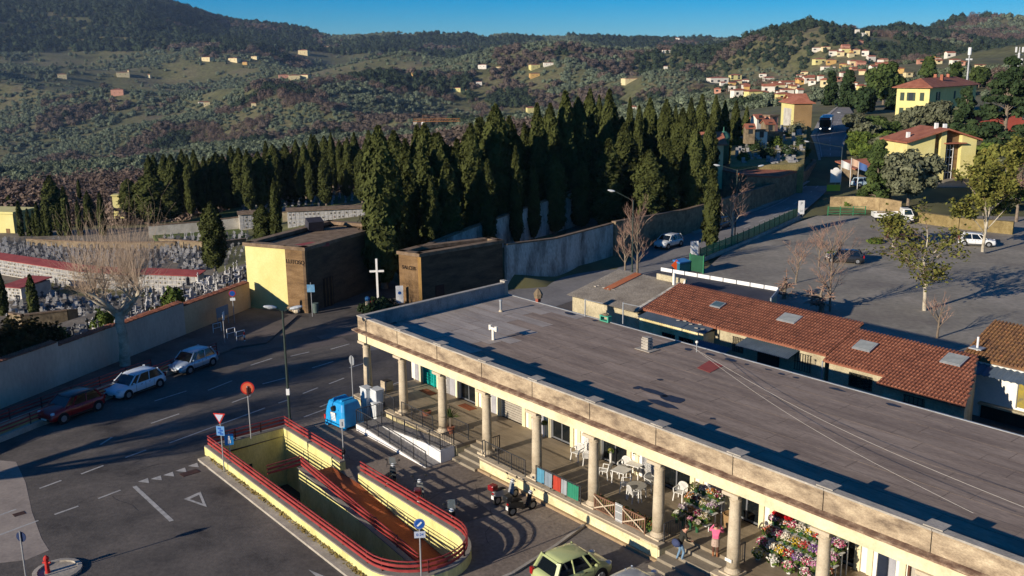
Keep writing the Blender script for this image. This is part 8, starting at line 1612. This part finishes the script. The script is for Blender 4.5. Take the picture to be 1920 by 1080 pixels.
# -------------------------------------------------------------- people
M_skin = mat('skin', [hx('b88870'), hx('c4957c')], 4, .6)
def person(label, loc_, rz, J, R, mats, hair, cloth):
    """J: joints, R: radii, edges grow one continuous body"""
    t = thing('person', label, 'person', loc_, rz); keys = list(J); idx = {k: i for i, k in enumerate(keys)}
    E = [('pelvis', 'waist'), ('waist', 'chest'), ('chest', 'neck'), ('neck', 'head'), ('head', 'crown')]
    for s in 'lr': E += [('chest', 'sh_'+s), ('sh_'+s, 'el_'+s), ('el_'+s, 'wr_'+s), ('wr_'+s, 'hand_'+s), ('pelvis', 'hip_'+s), ('hip_'+s, 'kn_'+s), ('kn_'+s, 'an_'+s), ('an_'+s, 'toe_'+s)]
    me = bpy.data.meshes.new('body'); me.from_pydata([J[k] for k in keys], [(idx[a], idx[b]) for a, b in E], []); o = link('body', me, t)
    sk = o.modifiers.new('skin', 'SKIN'); sk.use_smooth_shade = True; me.skin_vertices.new() if not me.skin_vertices else None
    for k in keys: v = me.skin_vertices[0].data[idx[k]]; r_ = R.get(k.split('_')[0], .06); v.radius = r_ if isinstance(r_, tuple) else (r_, r_); v.use_root = k == 'pelvis'
    sb = o.modifiers.new('sub', 'SUBSURF'); sb.levels = 2; sb.render_levels = 2
    # bake so that clothing zones can be coloured by height along the figure
    bpy.context.view_layer.update(); dg = bpy.context.evaluated_depsgraph_get(); bm_ = bpy.data.meshes.new_from_object(o.evaluated_get(dg)); o.modifiers.clear(); o.data = bm_
    bm_.materials.clear()
    for m in mats: bm_.materials.append(m)
    for p in bm_.polygons: p.material_index = cloth(p.center); p.use_smooth = True
    hd = Vector(J['head']); cr = Vector(J['crown']); up = (cr-hd).normalized()
    h_ = MB().ball((0, 0, 0), .108, .115, .115, 12, 8); ho = h_.build('hair', hair, t, tuple(hd.lerp(cr, .55)+Vector((0, .025, .02)))); 
    f = Vector((0, -.1, 0)); fc_ = hd.lerp(cr, .35)+f
    for s in (-1, 1):
        MB().ball(tuple(fc_+Vector((s*.035, -.0, .02))), .012, n=6, k=4).build('eye', M_black, t); MB().ball(tuple(hd.lerp(cr, .35)+Vector((s*.095, 0, 0))), .015, .025, .03, 6, 4).build('ear', M_skin, t)
        w = Vector(J['wr_'+('l' if s < 0 else 'r')]); hnd = Vector(J['hand_'+('l' if s < 0 else 'r')]); d = (hnd-w).normalized(); sd = d.cross(Vector((0, 1, .2))).normalized(); mb = MB()
        for q in range(4): b = hnd+sd*(q-1.5)*.019; l = (.07, .082, .078, .06)[q]; m1 = b+d*l*.55; mb.cyl(b-d*.02, m1, .0095, .009, 6); mb.cyl(m1, m1+(d*.7+Vector((0, -.6, 0))).normalized()*l*.5, .009, .007, 6)
        mb.cyl(hnd-d*.04+sd*.03, hnd+sd*.06+d*.01, .011, .009, 6); mb.cyl(hnd+sd*.06+d*.01, hnd+sd*.065+d*.04, .009, .007, 6); mb.build('fingers', M_skin, t)
    MB().add([tuple(fc_+Vector((-.012, 0, 0))), tuple(fc_+Vector((.012, 0, 0))), tuple(fc_+Vector((0, -.025, -.02))), tuple(fc_+Vector((0, 0, .035)))], [(0, 1, 2), (0, 2, 3), (1, 3, 2)]).build('nose', M_skin, t); MB().ball(tuple(fc_+Vector((0, .004, -.05))), .022, .008, .007, 7, 4).build('mouth', mat('lips', [hx('8c4a40')], rough=.6), t)
    return t
M_jk = mat('dark_jacket', [hx('24241f'), hx('34332c')], 3, .9, fine=.2); M_jn = mat('jeans', [hx('5c7890'), hx('7490a8')], 4, .9, fine=.15); M_shoe = mat('brown_shoe', [hx('4c3424')], rough=.7); M_pink = mat('pink_knit', [hx('c85878'), hx('d86c8c')], 5, .9, fine=.12); M_skirt = mat('pattern_skirt', [hx('8c7464'), hx('b8a090'), hx('6c5850')], 18, .9); M_legg = mat('brown_leggings', [hx('4c3028'), hx('5c3c30')], 4, .9); M_boot = mat('tan_boot', [hx('8c5c3c')], rough=.8); M_hair = mat('brown_hair', [hx('2c1c14'), hx('3c281c')], 6, .6)
RR = {'pelvis': (.15, .12), 'waist': (.14, .11), 'chest': (.17, .12), 'neck': .055, 'head': (.085, .1), 'crown': (.07, .085), 'sh': .075, 'el': .055, 'wr': .038, 'hand': (.042, .026), 'hip': .095, 'kn': .068, 'an': .045, 'toe': (.045, .035)}
# man climbing the steps, stooping, facing the building
J = {'pelvis': (0, 0, .95), 'waist': (0, -.06, 1.1), 'chest': (0, -.17, 1.33), 'neck': (0, -.25, 1.49), 'head': (0, -.31, 1.57), 'crown': (0, -.36, 1.72)}
for s, k in (('l', -1), ('r', 1)): J.update({'sh_'+s: (k*.2, -.17, 1.4), 'el_'+s: (k*.25, -.22, 1.12), 'wr_'+s: (k*.18, -.42, 1.0), 'hand_'+s: (k*.16, -.5, .99), 'hip_'+s: (k*.1, 0, .9), 'kn_'+s: (k*.11, -.06 if k > 0 else -.16, .5), 'an_'+s: (k*.11, .1 if k > 0 else -.06, .08 if k > 0 else .16), 'toe_'+s: (k*.12, -.06 if k > 0 else -.22, .04 if k > 0 else .12)})
u, w = 27.35, -.25
mn = person('man in dark jacket and jeans with a blue shoulder bag climbing the steps', LW(u, w, .32), RZ+PI-.5, J, RR, [M_jk, M_jn, M_skin, M_shoe], M_hair, lambda c: 3 if c.z < .1 else (1 if c.z < .9 else (2 if c.z > 1.46 or (abs(c.x) > .1 and c.y < -.43) else 0)))
bg_ = MB().ball((0, 0, 0), .24, .12, .2, 12, 8).build('shoulder_bag', mat('blue_bag', [hx('2c3450'), hx('3a4464')], 3, .8), None, LW(27.35, -.25, .32)+Vector((-.2, -.1, .95)), RZ); tag(bg_, 'dark blue shoulder bag carried by the man on the steps', 'bag')
# woman in pink with both hands raised to her head
J = {'pelvis': (0, 0, .9), 'waist': (0, .0, 1.05), 'chest': (0, -.02, 1.25), 'neck': (0, -.02, 1.41), 'head': (0, -.03, 1.49), 'crown': (0, -.03, 1.63)}
for s, k in (('l', -1), ('r', 1)): J.update({'sh_'+s: (k*.17, -.02, 1.33), 'el_'+s: (k*.31, -.18, 1.2), 'wr_'+s: (k*.16, -.24, 1.42), 'hand_'+s: (k*.11, -.2, 1.49), 'hip_'+s: (k*.09, 0, .85), 'kn_'+s: (k*.09, -.02, .47), 'an_'+s: (k*.09, .03, .08), 'toe_'+s: (k*.1, -.1, .04)})
R2 = dict(RR); R2.update({'pelvis': (.15, .12), 'waist': (.125, .1), 'chest': (.15, .11), 'sh': .062, 'el': .048})
u, w = 28.55, .75
wm = person('woman in pink jumper, patterned skirt and tan boots standing on the steps', LW(u, w, .645), RZ+PI+.5, J, R2, [M_pink, M_skirt, M_legg, M_boot, M_skin], M_hair, lambda c: 3 if c.z < .28 else (2 if c.z < .62 else (1 if c.z < .95 else (4 if c.z > 1.385 and (abs(c.x) < .13) else 0))))
MB().lathe([(.2, .6), (.19, .75), (.165, .95)], 14).build('skirt', M_skirt, wm)
# rear speaker stand at right, under the picture's lower right corner
t = thing('music_stand', 'thin black stand with a small box on the terrace at lower right', 'stand', LW(35.0, .9, TZ), RZ); MB().cyl((0, 0, 0), (0, 0, 1.1), .02, .02, 6).build('pole', M_black, t); MB().box(-.2, .2, -.12, .12, 1.1, 1.25).build('box', M_back, t); MB().lathe([(.2, 0), (.2, .02)], 10).build('base', M_black, t)
# ================================================================== thin winter air over the valley
hzb = MB().box(-4600, 4600, -60, 4700, -170, 540).build('haze', []); hzb['kind'] = 'stuff'; hzb['label'] = 'thin bluish winter haze over the valley'
m = bpy.data.materials.new('haze_air'); m.use_nodes = True; m.node_tree.nodes.clear(); v_ = m.node_tree.nodes.new('ShaderNodeVolumePrincipled'); v_.inputs['Color'].default_value = (.5, .68, .95, 1); v_.inputs['Density'].default_value = .00005; v_.inputs['Anisotropy'].default_value = .2
oo = m.node_tree.nodes.new('ShaderNodeOutputMaterial'); m.node_tree.links.new(v_.outputs[0], oo.inputs['Volume']); hzb.data.materials.append(m)
